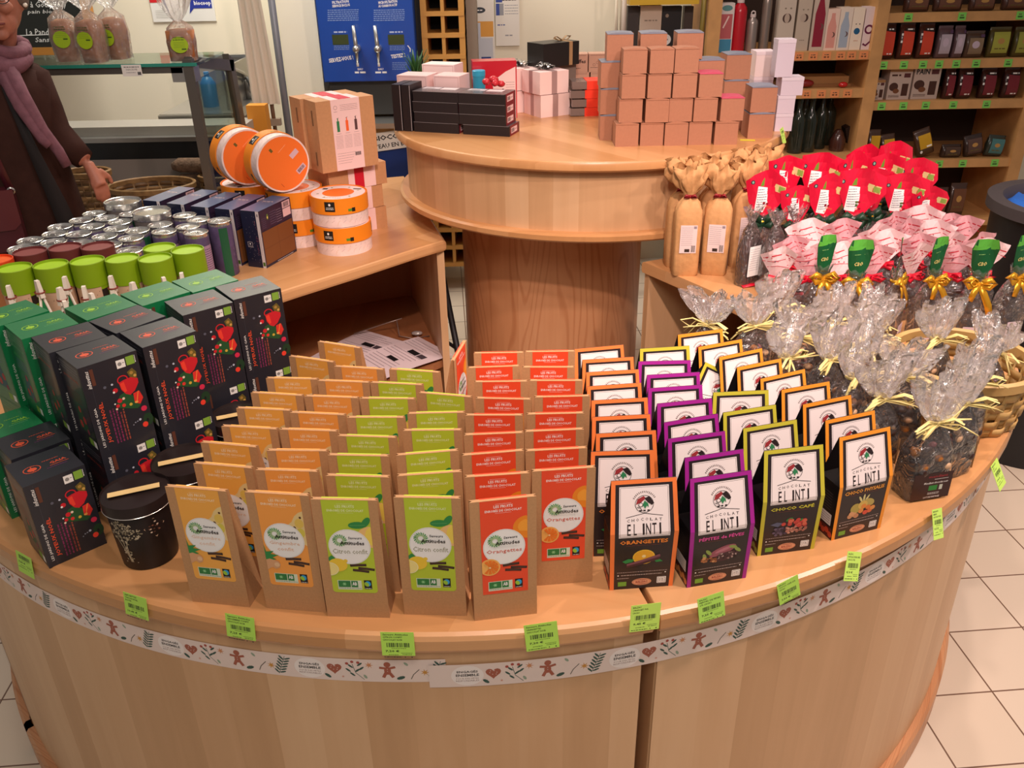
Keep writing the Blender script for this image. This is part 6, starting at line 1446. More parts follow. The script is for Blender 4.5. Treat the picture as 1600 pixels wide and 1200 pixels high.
mb=MB(); mb.box(-2.4,-1.045,3.10,3.42,z-.006,z+.003,GL1); mb.box(-2.4,-1.045,3.094,3.10,z-.007,z+.004,GLE); mb.obj('glass_shelf',cs)
mb=MB(); mb.box(-2.4,-1.10,3.104,3.13,z-.03,z-.007,STD); mb.box(-1.14,-1.06,3.104,3.16,z-.06,z-.012,STL); mb.obj('shelf_rail',cs)
mb=MB(); mb.box(-1.095,-1.062,3.10,3.13,.30,z+.015,STD)
mb.add([(-1.095,3.10,z-.01),(-1.095,3.13,z+.02),(-1.095,3.62,z-.05),(-1.095,3.60,z-.09),(-1.07,3.10,z-.01),(-1.07,3.13,z+.02),(-1.07,3.62,z-.05),(-1.07,3.60,z-.09)],[(0,1,2,3),(7,6,5,4),(0,4,5,1),(1,5,6,2),(2,6,7,3),(3,7,4,0)],STD)
mb.add([(-1.095,3.56,z-.02),(-1.095,3.62,z-.05),(-1.095,3.66,.86),(-1.095,3.60,.86),(-1.07,3.56,z-.02),(-1.07,3.62,z-.05),(-1.07,3.66,.86),(-1.07,3.60,.86)],[(0,1,2,3),(7,6,5,4),(0,4,5,1),(1,5,6,2),(2,6,7,3),(3,7,4,0)],STD); mb.obj('end_frame',cs)
MB().box(-1.084,-1.080,3.13,3.60,.84,z-.06,GL1).obj('side_glass',cs)
mb=MB(); mb.box(-2.4,-1.07,3.16,3.62,.62,.66,STL); mb.box(-2.4,-1.07,3.14,3.18,.52,.675,mat('3A4444',.3)); mb.box(-2.4,-1.07,3.12,3.15,.66,.68,STL); mb.box(-2.4,-1.07,3.60,3.64,.62,.86,mat('8A8078',.5)); mb.box(-2.4,-1.07,3.60,3.70,.86,.93,mat('1C1E20',.35)); mb.box(-2.4,-1.07,3.595,3.70,.93,.948,STL); mb.box(-2.4,-1.07,3.64,3.80,.948,.985,mat('A29C92',.4)); mb.box(-2.4,-1.10,3.20,3.60,.02,.52,mat('5A5450',.5)); mb.obj('case_body',cs)
mb=MB(); a=Art(); a.rect(-.034,-.036,.034,.002,mat('E8E6E0',.5)); a.micro(-.026,-.006,.026,.003,mat('6A6A6A',.5)); a.text('PAIN DE MIE',0,-.014,.038,.006,mat('5A5A5A',.5)); a.micro(-.02,-.024,.012,.002,mat('8A8A8A',.5)); a.rect(.018,-.032,.030,-.022,mat('5A5A5A',.5)); a.bake(mb,lambda u,v,h:(-1.27+u,3.093-h,1.292+v)); mb.obj('shelf_ticket',cs)
a=Art(); a.rect(-.05,-.012,.05,.012,mat('7A7A7C',.4)); a.micro(-.025,0,.03,.004,WHT); mb=MB(); a.bake(mb,lambda u,v,h:(-1.36+u,3.1385-h,.600+v)); mb.obj('name_plate',cs)
mb=MB(); mb.box(-1.37,-1.17,3.04,3.12,.42,.60,mat('D8921E',.5)); tag(mb.obj('orange_crate'),'orange crate seen between the navy boxes and the serving case','crate')
# bread
BRD=mat('A8683C',.7,noise=.2,nscale=25,bump=.4,bscale=60); BF=film('bread_film','F4E8DC',.22,.15,.7)
def bread(shape):
    r=thing('wrapped_bread','bread','bread'); mb=MB(); R=random.Random(shape)
    if shape==0: sack(mb,[(.002,.001,.001,4,0,3),(.002,.042,.040,4,0,3),(.05,.046,.045,4,.01,3),(.11,.050,.050,3.5,.01,3),(.145,.044,.044,3,.02,3),(.155,.02,.02,2,0,3),(.156,.001,.001,2,0,3)],BRD,28,1,jit=.01)
    else: sack(mb,[(.002,.001,.001,4,0,3),(.002,.050,.045,6,0,3),(.06,.052,.046,6,.005,3),(.115,.052,.046,6,.01,3),(.120,.03,.03,3,0,3),(.121,.001,.001,3,0,3)],BRD,28,1,jit=.01)
    mb.obj('loaf',r)
    H=.16 if shape==0 else .125
    mb=MB(); sack(mb,[(.003,.052,.05,5,.02,5),(.02,.050,.048,4,.03,5),(H*.6,.055,.053,4,.02,5),(H,.048,.047,3,.05,5),(H+.025,.016,.016,2,.15,6)]+([(H+.045,.03,.03,2,.3,5),(H+.09,.05,.03,2,.4,5),(H+.12,.055,.03,2,.4,5)] if shape else [(H+.035,.02,.018,2,.3,5),(H+.07,.06,.035,2,.4,5),(H+.10,.07,.035,2,.4,5)]),BF,40,2,jit=.04); mb.obj('bag_film',r)
    a=Art(); a.ell(0,.085 if shape==0 else .065,.034,.031,mat('A6C81E',.5),24); c=.112 if shape==0 else .074; K=mat('3A5A1A',.5)
    a.text('PAIN DE MIE',0,c+.018,.042,.005,K,.03); a.micro(-.022,c+.010,.022,.003,K)
    for i in range(4): a.micro(-.022,c-i*.006,.022,.0016,mat('7A9A2A',.5))
    a.rect(.006,c-.028,.024,c-.023,K)
    mb=MB(); a.bake(mb,lambda u,v,h:(u,-.0555-h,v),eps=.0002); mb.obj('green_sticker',r)
    return Proto(r)
B0,B1=bread(0),bread(1); g='wrapped breads on the glass shelf'
for (px,l,P,dy) in ((111,'wrapped loaf nearest the person, green oval sticker',B0,.035),(152,'wrapped loaf with green sticker, middle of the three, standing forward',B0,-.012),(188,'wrapped loaf with green sticker, third one, tucked behind the middle loaf',B0,.072),(290,'square wrapped loaf standing alone at the end of the glass shelf, bag twisted upright',B1,.0)):
    p=aty(px,100,3.23+dy); o=P.put((p.x,3.23+dy,z+.0035),{111:.2,152:-.1,188:-.2,290:.15}[px],l,g); o.scale=(.82,.82,.90) if px<200 else (.86,.86,.86)
# wicker baskets in the case
WK1=mat('6E4E2E',.6,noise=.3,nscale=40); WK2=mat('8A6840',.6,noise=.3,nscale=40)
def wick(x,y,z_,w,h,l,rz=0,sq=.7): basket('wicker_basket',l,'basket',(x-.02,y+.06,z_),w*.86,w,h,WK1,WK2,rows=9,stakes=20,sq=sq,rz=rz,group='wicker baskets in the serving case')
wick(-1.40,3.37,.661,.165,.15,'wicker basket in the middle of the serving case, tipped open',.1)
wick(-1.17,3.50,.661,.080,.15,'wicker basket at the right end of the serving case, by its grey post',0)
wick(-1.66,3.40,.661,.09,.20,'tall pale wicker basket in the case, next to the hand of the person',0)
mb=MB(); FU=mat('6A5240',.95,noise=.3,nscale=60,bump=1,bscale=120)
for k in range(2): mb.tube([(-1.34,3.66,.80+.055*k),(-1.30,3.66,.805+.055*k),(-1.10,3.67,.80+.055*k)],.035,FU,12,rs=[.022,.038,.036])
for k,(o,zz) in enumerate(((0,.90),(1,.965))):
    mb=MB(); mb.tube([(-1.38,3.58,zz-.12),(-1.35,3.58,zz-.115),(-1.24,3.58,zz-.118),(-1.13,3.58,zz-.12)],.03,FU,12,rs=[.015,.03,.032,.028]); tag(mb.obj('rolled_mat'),['lower','upper'][k]+' of the two furry brown rolls lying behind the baskets','rolled mat','rolled mats')
# chalkboard
p0=aty(-30,-20,4.45); p1=aty(128,78,4.45)
r=thing('chalkboard','black chalkboard with white handwriting and a wooden frame, behind the person','board',(0,0,0))
x0,x1,z0,z1=-2.35,-1.80,1.20,1.62
xf=aty(136,20,4.5).x; MB().box(xf-.75,xf-.02,4.50,4.52,1.22,2.1,mat('20221F',.7)).obj('board_panel',r)
mb=MB(); WF=mat('B47A32',.5); mb.box(xf-.02,xf+.02,4.49,4.53,1.20,2.1,WF); mb.box(xf-.77,xf+.02,4.49,4.53,1.185,1.22,WF); mb.obj('wooden_frame',r)
a=Art(); CH_=mat('D8D8D4',.8)
for t,px,py,w,h in (('à Gouly (67)',75,8,.17,.035),('pain bio',62,19,.12,.022),('à 11h',92,26,.07,.02),('La Pandora',66,50,.16,.03),('Sans',66,62,.07,.022)):
    q=aty(px,py,4.5); a.text(t,q.x,q.z,w,h,CH_,.01,shear=.25)
q=aty(65,55,4.5); a.line([(q.x-.12,q.z),(q.x+.12,q.z+.004)],.004,CH_)
mb=MB(); a.bake(mb,lambda u,v,h:(u,4.499-h,v)); mb.obj('chalk_writing',r)
# wall poster
r=thing('wall_poster','white poster with a red corner and a blue speech flag, on the pale wall','poster',(0,0,0))
qa=aty(232,0,4.73); qb=aty(337,33,4.73); W_=qb.x-qa.x
MB().box(qa.x,qb.x,4.742,4.747,qb.z,qb.z+.42,mat('ECEAE4',.5)).obj('sheet',r)
a=Art(); zt=qb.z; a.rect(qa.x,zt+.09,qa.x+.14,zt+.42,mat('D8262C',.5)); a.poly([(qa.x+.06,zt+.09),(qa.x+.14,zt+.05),(qa.x+.2,zt+.42),(qa.x+.0,zt+.42)],mat('E8E4E0',.5)); a.poly([(qa.x+.19,zt+.035),(qa.x+.215,zt+.06),(qa.x+W_-.01,zt+.06),(qa.x+W_-.01,zt+.10),(qa.x+.205,zt+.105)],mat('2B3B9C',.5)); a.text('biocoop',qa.x+.262,zt+.082,.085,.026,WHT,.03)
for i in range(5): a.micro(qa.x+.02,zt+.02+i*.008,qa.x+.15,.002,mat('B8B4AC',.5))
a.ell(qa.x+.25,zt+.13,.03,.02,mat('8A6A3A',.5)); a.ell(qa.x+.24,zt+.135,.015,.01,mat('4A8A3A',.5))
mb=MB(); a.bake(mb,lambda u,v,h:(u,4.741-h,v)); mb.obj('print',r)
# sink unit
r=thing('steel_sink','stainless steel sink with a high splashback and curved tap','sink',(0,0,0))
s0=aty(318,90,4.4); s1=aty(398,165,4.4); zc=aty(350,160,4.2).z; STS=mat('A39E96',.38,metal=.45)
mb=MB(); mb.box(-1.52,s1.x,4.40,4.43,zc-.02,s0.z,STS); mb.box(-1.52,s1.x,4.385,4.43,s0.z,s0.z+.012,STL); mb.box(s1.x-.01,s1.x,4.0,4.43,zc-.02,s0.z-.0,STL); mb.obj('splashback',r)
mb=MB(); mb.box(-1.52,s1.x+.04,3.90,4.40,zc-.04,zc,STL); mb.box(-1.52,s1.x+.04,3.89,3.91,zc-.09,zc,STL); mb.obj('worktop',r)
mb=MB(); mb.box(-1.50,s1.x+.02,3.90,4.40,.0,zc-.04,mat('A8A29A',.5)); mb.obj('base_cabinet',r)
t0=aty(392,155,4.3); t1=aty(380,118,4.2); t2=aty(366,110,4.1); t3=aty(359,118,4.05)
mb=MB(); mb.tube([(t0.x,4.3,zc),(t0.x,4.3,zc+.05),(t0.x-.01,4.28,zc+.11),(t1.x,4.2,t1.z+.01),(t2.x,4.1,t2.z+.004),(t3.x,4.05,t3.z),(t3.x,4.045,t3.z-.02)],.010,STL,10,rs=[.024,.018,.011,.010,.010,.012,.013]); mb.ball((t0.x+.02,4.27,zc+.05),.022,STL); mb.obj('tap',r)
mb=MB(); mb.tube([(t0.x-.03,4.25,zc+.03),(t0.x-.02,4.25,zc+.09),(t0.x+.01,4.25,zc+.10),(t0.x+.03,4.25,zc+.05)],.009,mat('4A4A48',.4),8); mb.obj('hose',r)
q=aty(328,150,4.1); mb=MB(); mb.lathe([(0,0),(.035,0),(.035,.10),(.02,.125),(.012,.13),(.012,.15),(0,.15)],20,mat('3A78A8',.3)); tag(mb.obj('blue_bottle',loc=(q.x,4.1,zc)),'blue bottle standing by the sink behind the glass side panel','bottle')
# hanging towel, pipe, yellow box
q0=aty(402,0,3.95); q1=aty(412,163,3.95)
mb=MB(); V=[];F=[];n=14;zz0,zz1=q1.z,1.75
for j in range(9):
    t=j/8
    for i in range(n+1): u=i/n-.5; wd=.125*(1-t*.35); V.append((q1.x+.012+u*wd-.02*t,3.95+.012*math.sin(u*22+1)*(1-.3*t),zz0+(zz1-zz0)*t))
for j in range(8):
    for i in range(n): a_=j*(n+1)+i; F.append((a_,a_+1,a_+n+2,a_+n+1))
CLO=mat('D9CDBB',.9); mb.add(V,F,CLO,True); mb.add([(x,y+.006,z_) for x,y,z_ in V],[f[::-1] for f in F],CLO,True); 
r=thing('hanging_cloth','pale cloth hanging in folds beside the grey pipe','cloth',(0,0,0)); mb.obj('cloth',r); mb=MB(); mb.tube([(q1.x,3.97,1.76),(q1.x,3.97,1.70)],.006,STL); mb.box(q1.x-.03,q1.x+.03,3.955,3.985,1.48,1.53,mat('B83A3A',.6)); mb.obj('hook_and_tag',r)
mb=MB(); g0=aty(432,60,4.1); mb.tube([(g0.x,4.1,.0),(g0.x,4.1,2.2)],.016,mat('7E8088',.4,metal=.3),12); tag(mb.obj('grey_pipe'),'grey vertical pipe between the hanging cloth and the pillar','pipe')
mb=MB(); 
for k in range(3): mb.tube([(q1.x-.03+.03*k,3.97,.90),(q1.x-.03+.03*k,3.97,zz0+.02)],.009,mat('6A4A32',.5),8)
mb.box(q1.x-.06,q1.x+.06,3.955,3.985,.93,.96,mat('9A8A78',.4)); tag(mb.obj('coat_hook_rail'),'dark rail with hooks showing below the hanging cloth','hook rail')
q=aty(402,180,3.85); mb=MB(); mb.box(-.035,.045,-.03,.03,-.10,.045,mat('D89030',.5)); mb.box(-.05,.06,-.05,.05,-q.z,-.10,mat('8A8278',.6)); tag(mb.obj('yellow_carton',loc=(q.x,3.85,q.z)),'yellow carton behind the orange drums, below the sink','carton')
# pillar
xl=aty(440,60,4.45).x; xr=aty(498,60,4.45).x
MB().box(xl,xr,4.45,4.75,0,3.0,WALLM).obj('pillar',kind='structure')
# water dispenser
BLU=mat('1B4AA6',.35,coat=.2); BLD=mat('16367A',.4)
r=thing('water_dispenser','tall blue water dispenser with two chrome taps and white lettering','water dispenser',(0,0,0))
X0=aty(503,90,4.25).x; X1=aty(650,90,4.25).x; ZB=aty(575,127,4.25).z; ZS=aty(575,182,4.25).z
MB().box(X0,X1,4.25,4.60,ZB,1.95,BLU).obj('blue_front',r)
mb=MB(); mb.box(X0+.01,X1-.01,4.30,4.60,ZS,ZB,mat('3A3C3A',.5)); mb.box(X0+.0,X1,4.13,4.32,ZS-.035,ZS-.012,STL); mb.obj('drip_recess',r)
mb=MB(); mb.box(X0-.0,X1+.02,4.19,4.60,ZS-.072,ZS-.040,mat('C39A66',.5)); mb.obj('wooden_sill',r)
MB().box(X0,X1,4.20,4.60,.48,ZS-.072,BLD).obj('lower_panel',r)
a=Art()
a.rect(X0+.003,ZB+.003,X1-.003,1.5,BLU)
def at_(px,py): q=aty(px,py,4.25); return q.x,q.z
for t,px,py,w,h,rot in (('SERVEZ-VOUS !',533,92,.115,.020,.12),('TESTEZ !',622,87,.066,.018,.1),('FILTRATION',532,3,.075,.012,.06),('SERVICE INCLUS',533,8.5,.08,.011,.06),('MICROFILTRATION',606,3,.085,.012,.06),('AU CHARBON ACTIF',606,8.5,.085,.011,.06),('EAU',563,108,.024,.009,0),('EAU',595,108,.024,.009,0)):
    x,z_=at_(px,py); a.text(t,x,z_,w,h,WHT,.03,rot=rot)
for (px,py) in ((535,16),(607,16)):
    for i in range(6): x,z_=at_(px-23,py+i*3.2); a.micro(x,z_,x+.14,.0035,mat('8AA4D8',.5))
for (px,py,n_) in ((533,72,3),(620,70,4),(624,98,5)):
    for i in range(n_): x,z_=at_(px-11,py+i*2.6); a.micro(x,z_,x+.07,.003,mat('7A94C8',.5))
for px in (563,595): x,z_=at_(px,113); a.micro(x-.025,z_,x+.028,.008,WHT)
for px in (532,619): 
    x,z_=at_(px,62); a.rect(x-.037,z_-.022,x+.037,z_+.022,mat('3E4A2A',.3)); x,z_=at_(px,50); a.micro(x-.03,z_,x+.03,.006,mat('B8C8E8',.5))
a.line([at_(637,71),at_(641,76),at_(641,81)],.004,WHT)
mb=MB(); a.bake(mb,lambda u,v,h:(u,4.249-h,v),eps=.0003); mb.obj('lettering',r)
for px,l in ((559,'tap'),(592,'tap')):
    x,z_=at_(px,75); mb=MB(); mb.lathe([(0,0),(.016,0),(.016,.05),(0,.05)],16,STL,T=Matrix.Translation((x,4.25,z_))@Matrix.Rotation(PI/2,4,'X')); mb.tube([(x,4.205,z_-.06),(x,4.205,z_+.01),(x-.004,4.20,z_+.10)],.007,STL,10,rs=[.006,.010,.008]); mb.ball((x,4.20,z_),.017,STL); mb.tube([(x,4.205,z_-.075),(x,4.205,z_-.05)],.006,WHT); mb.obj('tap',r)
# sign below
a=Art(); x0,z0=aty(590,222,4.18).x-.03,aty(600,238,4.18).z; a.rect(0,0,.30,.085,mat('ECE8E0',.5)); a.text('BIOCOOP FAIT',.15,.060,.26,.024,BLK,.03); a.text('L’EAU EN BOUTEILLE',.15,.022,.27,.021,BLK,.02); mb=MB(); mb.box(0,.30,0,.004,0,.085,mat('ECE8E0',.5)); a.bake(mb,flat()); o=mb.obj('paper_sign',loc=(x0,4.185,z0)); o.rotation_euler=(0,d2(-7),0); tag(o,'white paper sign with black capitals on the lower blue panel of the dispenser','sign')
# wooden rack below and bottles grid
def grid(name,l,x0,x1,z0,z1,y,nx,nz,dp,m=mat('C8924A',.5)):
    r=thing(name,l,'rack',(0,0,0)); b=.018; mb=MB(); mb.box(x0,x1,y+dp-.01,y+dp,z0,z1,mat('1A1412',.8)); 
    for i in range(nx+1): x=x0+(x1-x0)*i/nx; w=b*(1.5 if i in (0,nx) else .9); mb.box(x-w/2,x+w/2,y,y+dp,z0,z1,m)
    for j in range(nz+1): zz=z0+(z1-z0)*j/nz; w=b*1.1; mb.box(x0-b*.75,x1+b*.75,y-.002,y+dp-.012,zz-w/2,zz+w/2,m)
    mb.obj('rack_frame',r); return r
pa_=aty(664,122,4.3); pb2=aty(727,0,4.3); st=(aty(700,105,4.3).z-aty(700,72,4.3).z)
grid('bottle_rack','tall wooden grid rack with two columns of dark square openings, beside the dispenser',aty(666,100,4.3).x,aty(724,100,4.3).x,pa_.z-10*abs(st),pa_.z+6*abs(st),4.3,2,16,.22)
grid('low_crate_rack','low wooden grid rack under the blue panel, mostly hidden by the gift parcels',X0-.02,X1+.0,.12,.462,4.22,5,3,.3,mat('B98A50',.5))
mb=MB(); q=aty(652,40,4.62); mb.box(q.x-.03,q.x+.05,4.60,4.62,q.z-.22,q.z+.5,mat('A8C88A',.6,noise=.5,nscale=14)); tag(mb.obj('green_leaf_poster'),'narrow pale green leafy poster between dispenser and grid rack','poster')
q=aty(654,70,4.5); mb=MB(); mb.box(q.x+.005,q.x+.03,4.35,4.38,q.z-.30,q.z+.35,mat('2A2A28',.6)); tag(mb.obj('dark_panel_edge'),'dark upright panel edge beside the blue dispenser','panel')
# papers on the wall
def wallpaper_(name,l,px0,px1,py1,y,zt,art,col='ECE6DC'):
    a0=aty(px0,py1,y); a1=aty(px1,py1,y); r=thing(name,l,'notice',(a0.x,y,a0.z)); w=a1.x-a0.x; h=zt; MB().box(0,w,0,.003,0,h,mat(col,.5)).obj('sheet',r); a=Art(); art(a,w,h); mb=MB(); a.bake(mb,flat()); mb.obj('print',r)
def cal(a,w,h):
    B_=mat('3A4E9A',.5); G_=mat('9A9AA0',.5)
    for i in range(4): a.micro(.01,.315-i*.02,w*.45,.005,G_)
    a.micro(.005,.235,w*.95,.004,BLK); a.rect(.004,.205,w*.3,.225,B_); a.micro(w*.3,.215,w*.9,.004,BLK); a.rect(.004,.145,w*.18,.20,B_); a.rect(w*.18,.145,w*.35,.20,G_)
    for i in range(4): a.micro(w*.4,.152+i*.013,w*.95,.003,G_)
    a.micro(.01,.10,w*.4,.005,B_); a.micro(w*.4,.05,w*.7,.006,G_)
wallpaper_('wall_notice','white notice sheet with blue table blocks, taped on the wall',775,812,72,4.738,.42,cal)
def bag_(a,w,h):
    a.ell(w*.48,h-.05,.030,.014,mat('3A4048',.5)); a.micro(w*.36,h-.05,w*.60,.005,WHT); a.rect(.008,h*.42,w-.006,h*.66,mat('E3A24A',.5)); a.rect(w*.38,h*.36,w*.50,h*.64,mat('C8CCD8',.5)); a.rect(.01,.02,w-.01,h*.40,mat('C9CCD4',.5)); a.rect(w*.5,.012,w*.85,.03,mat('3A4E8A',.5))
    a.line([(w*.25,h),(w*.33,h+.09)],.003,mat('C8B89A',.5)); a.line([(w*.72,h),(w*.64,h+.09)],.003,mat('C8B89A',.5))
wallpaper_('hanging_paper_bag','white paper bag with an orange band hanging on the wall by string handles',731,774,99,4.70,.30,bag_)
q=aty(736,60,4.5); mb=MB(); mb.box(q.x-.012,q.x+.035,4.32,4.5,.0,1.75,mat('8A7A6A',.6)); tag(mb.obj('grey_brown_panel'),'grey-brown upright panel at the side of the grid rack','panel')
mb=MB(); q=aty(793,10,4.735); mb.box(q.x-.15,q.x-.075,4.72,4.73,1.30,1.42,mat('8ABF4A',.5)); mb.box(q.x-.15,q.x-.075,4.72,4.73,1.27,1.30,mat('3A4E9A',.5)); tag(mb.obj('green_blue_card'),'small green and blue card above the hanging paper bag','card')
# ---------------- behind, right: wooden shelving ----------------
SHW=mat('C9965E',.5,noise=.12,nscale=12); SHD=mat('3A2A22',.8); YS=4.2
sh=thing('wooden_shelving','tall wooden shelving with two bays of goods along the back wall','shelving',(0,0,0))
DP=.42
for i,x in enumerate((.945,1.70,2.47)): MB().box(x-.028,x+.028,YS,YS+DP,0,2.1,SHW).obj('post',sh)
MB().box(.92,2.5,YS+DP,YS+DP+.02,0,2.1,SHD).obj('back_panel',sh)
L_=[1.158,.99,.69,.36]; R_=[1.316,1.115,.932,.655,.362]
for zz in L_: MB().box(.973,1.672,YS+.005,YS+DP,zz-.028,zz+.012,SHW).obj('shelf',sh)
for zz in R_: MB().box(1.728,2.442,YS+.005,YS+DP,zz-.030,zz+.010,SHW).obj('shelf',sh)
MB().box(.9,2.55,YS-.02,YS+DP+.02,.02,.06,SHW).obj('shelf',sh)
# orange and green shelf tickets are thin labels on the shelf edges
def tick(x,z_,l,c,name='shelf_ticket',w=.045,h=.034):
    a=Art(); a.rect(-w/2,0,w/2,h,mat(c,.5)); a.micro(-w*.3,h*.35,w*.3,h*.22,mat('7A4A2A' if c[0]=='E' else '3A6A2A',.5)); a.micro(-w*.25,h*.65,w*.25,h*.12,mat('5A4A3A',.5)); mb=MB(); mb.box(-w/2,w/2,0,.001,0,h,mat(c,.5)); a.bake(mb,flat()); tag(mb.obj(name,loc=(x,YS+.0035,z_)),l,'shelf ticket','shelf tickets')
for zz,nm,pxs in ((1.135,'under the boxed bottles',(1250,1272,1293,1315,1332,1351)),(.967,'under the low wooden tray',(1262,1285,1306,1326)),(.667,'under the clear glass bottles',(1294,))):
    for px in pxs: tick(aty(px,80 if zz>1.1 else (138 if zz>.9 else 237),YS).x,zz-.002,'small orange ticket on the shelf edge '+nm,'E8915A',w=.040)
for zz,nm,pxs in ((1.290,'of the top visible shelf',(1422,1506,1597)),(1.087,'under the red packets',(1383,1415,1445,1470,1497,1528,1578)),(.904,'under the bread cartons',(1380,1414,1449,1492,1544)),(.627,'under the yellow packets',(1436,1470,1507,1557))):
    for px in pxs:
        q=aty(px,{1.290:16,1.087:90,.904:155,.627:246}[zz],YS); 
        if q.x<2.43: tick(q.x,zz,'green price ticket on the shelf edge '+nm,'7FD05A',w=.036)
# boxed bottles on the first shelf
def carton(px0,px1,py0,l,col,art,z0=L_[0]+.0125,y=YS+.03,dp=.07,name='bottle_box'):
    a0=aty(px0,72,y); a1=aty(px1,72,y); top=aty((px0+px1)/2,py0,y).z if py0 is not None else z0+.27; w=a1.x-a0.x-.002; h=top-z0
    r=thing(name,l,'box',((a0.x+a1.x)/2,y,z0),0,'boxed bottles on the shelf'); MB().box(-w/2,w/2,0,dp,0,h,mat(col,.5)).obj('carton',r)
    if art: a=Art(); art(a,w,h); mb=MB(); a.bake(mb,flat()); mb.obj('front_print',r)
BRW=mat('4A3028',.5)
def moon(s):
    def f(a,w,h):
        a.ell(w*.02,h*.52,w*.27,w*.27,BRW,22); a.ell(w*.02-(w*.10 if s else 0),h*.52,w*.16 if not s else w*.22,w*.27,mat('B8A494',.5),18); a.micro(-w*.18,h*.17,w*.2,.003,mat('8A7A6A',.5)); a.ell(-w*.12,h*.52+w*.55,w*.06,w*.05,mat('8A7A6A',.5),8); a.ell(w*.2,h*.52+w*.55,w*.06,w*.05,mat('8A7A6A',.5),8)
    return f
def botl(c):
    def f(a,w,h):
        C_=mat(c,.4); a.poly([(-w*.34,h*.06),(w*.34,h*.06),(w*.34,h*.58),(w*.16,h*.78),(w*.14,h*.90),(-w*.14,h*.90),(-w*.16,h*.78),(-w*.34,h*.58)],C_); a.ell(w*.1,h*.38,w*.2,w*.2,mat('6A4A44',.5),16); a.ell(0,h*.38,w*.18,w*.2,C_,16)
    return f
def dotf(a,w,h): a.ell(0,h*.45,w*.27,w*.27,mat('1F5C86',.4),20); a.ell(-w*.14,h*.62,w*.06,w*.05,BRW,8); a.ell(w*.18,h*.62,w*.06,w*.05,BRW,8); a.micro(-w*.15,h*.22,w*.2,.003,mat('C8784A',.5))
def nine(a,w,h): a.ring(0,h*.48,w*.42,w*.17,mat('6A2048',.4),22); a.line([(w*.34,h*.48),(w*.30,h*.2),(-w*.1,h*.1),(-w*.4,h*.14)],w*.18,mat('6A2048',.4))
carton(1211,1237,None,'tall grey bottle box with a dark split circle, nearest the wall post of cubes','C8B8A8',moon(0)); carton(1240,1262,None,'grey bottle box with a crescent print, second of the row','C2B09E',moon(1)); carton(1264,1287,None,'grey bottle box with a red flask print','C8B4A4',botl('8E1E34'))
carton(1286,1306,14,'small bottle box with a pink flask print','EFCFBE',botl('E09A8C')); carton(1306,1326,12,'small bottle box with a pale blue flask print','EAD8C8',botl('A8B4C4')); carton(1326,1344,12.5,'small cream bottle box with a blue dot','F2E0CC',dotf); carton(1345,1362,11,'white bottle box with a large purple nine-like swirl, by the shelf post','E8D4D4',nine)
carton(1120,1143,5,'narrow white straw box with a blue foot, beside the red flask','D8CCC8',lambda a,w,h:(a.ell(0,h*.90,w*.36,h*.06,mat('5A8A8A',.5),16),a.rect(-w*.42,h*.28,w*.40,h*.78,mat('B85A5E',.5)),a.rect(-w*.44,0,w*.44,h*.27,mat('3E86A8',.5)),a.line([(-w*.2,h*.5),(w*.15,h*.74)],w*.1,mat('E8C8C0',.5))),name='straw_box')
def flask(px,l,col,h,rr,metal=0,cap='D8C8C4'):
    x=aty(px,72,YS+.06).x; r=thing('drinking_flask',l,'flask',(x,YS+.06,L_[0]+.0125),0,'flasks on the shelf'); M_=mat(col,.3,metal=metal,coat=.3)
    MB().lathe([(0,0),(rr,0),(rr,h*.72),(rr*.9,h*.80),(rr*.45,h*.88),(rr*.42,h*.90)],26,M_).obj('flask_body',r); mb=MB(); mb.lathe([(rr*.5,h*.88),(rr*.5,h*.95),(0,h*.96)],20,mat(cap,.4)); mb.tube([(rr*.35*math.cos(t),0,h*.98+rr*.35*math.sin(t)) for t in [2*PI*i/12 for i in range(13)]],rr*.12,mat(cap,.4),6); mb.obj('cap',r)
flask(1151,'tall red drinking flask with a pale ring cap','B80F22',.235,.033); flask(1172,'short brushed steel flask','A89890',.165,.026,.7); flask(1192,'slim tall steel flask behind the white boxes','9A8A80',.28,.022,.7)
# behind the kraft cubes: bags and boards
def bgbox(px0,px1,py0,py1,y,dp,col,name,l,cat,art=None,grp=None,rough=.5):
    a0=aty(px0,py1,y); a1=aty(px1,py0,y); r=thing(name,l,cat,((a0.x+a1.x)/2,y,a0.z),0,grp); w=abs(a1.x-a0.x); h=a1.z-a0.z
    MB().box(-w/2,w/2,0,dp,0,h,mat(col,rough)).obj('body_panel',r)
    if art: a=Art(); art(a,w,h); mb=MB(); a.bake(mb,flat()); mb.obj('print',r)
    return r
sd=thing('side_table','dark display table against the wall behind the kraft cubes','table',(0,0,0)); tz=aty(1020,78,4.3).z-.06
xa=aty(955,78,4.15).x; MB().box(xa,.90,4.15,4.62,tz-.03,tz,mat('5A3E2C',.5)).obj('tabletop',sd)
for (x,y) in ((xa+.02,4.17),(.88,4.17),(xa+.02,4.60),(.88,4.60)): MB().box(x-.02,x+.02,y-.02,y+.02,0,tz-.03,mat('5A3E2C',.5)).obj('leg',sd)
def onz(name,l,cat,px0,px1,py0,y,dp,col,art=None,grp=None):
    a0=aty(px0,40,y).x; a1=aty(px1,40,y).x; top=aty((px0+px1)/2,py0,y).z; r=thing(name,l,cat,((a0+a1)/2,y,tz),0,grp); w=a1-a0; h=top-tz
    MB().box(-w/2,w/2,0,dp,0,h,mat(col,.5)).obj('carton',r)
    if art: a=Art(); art(a,w,h); mb=MB(); a.bake(mb,flat()); mb.obj('front_print',r)
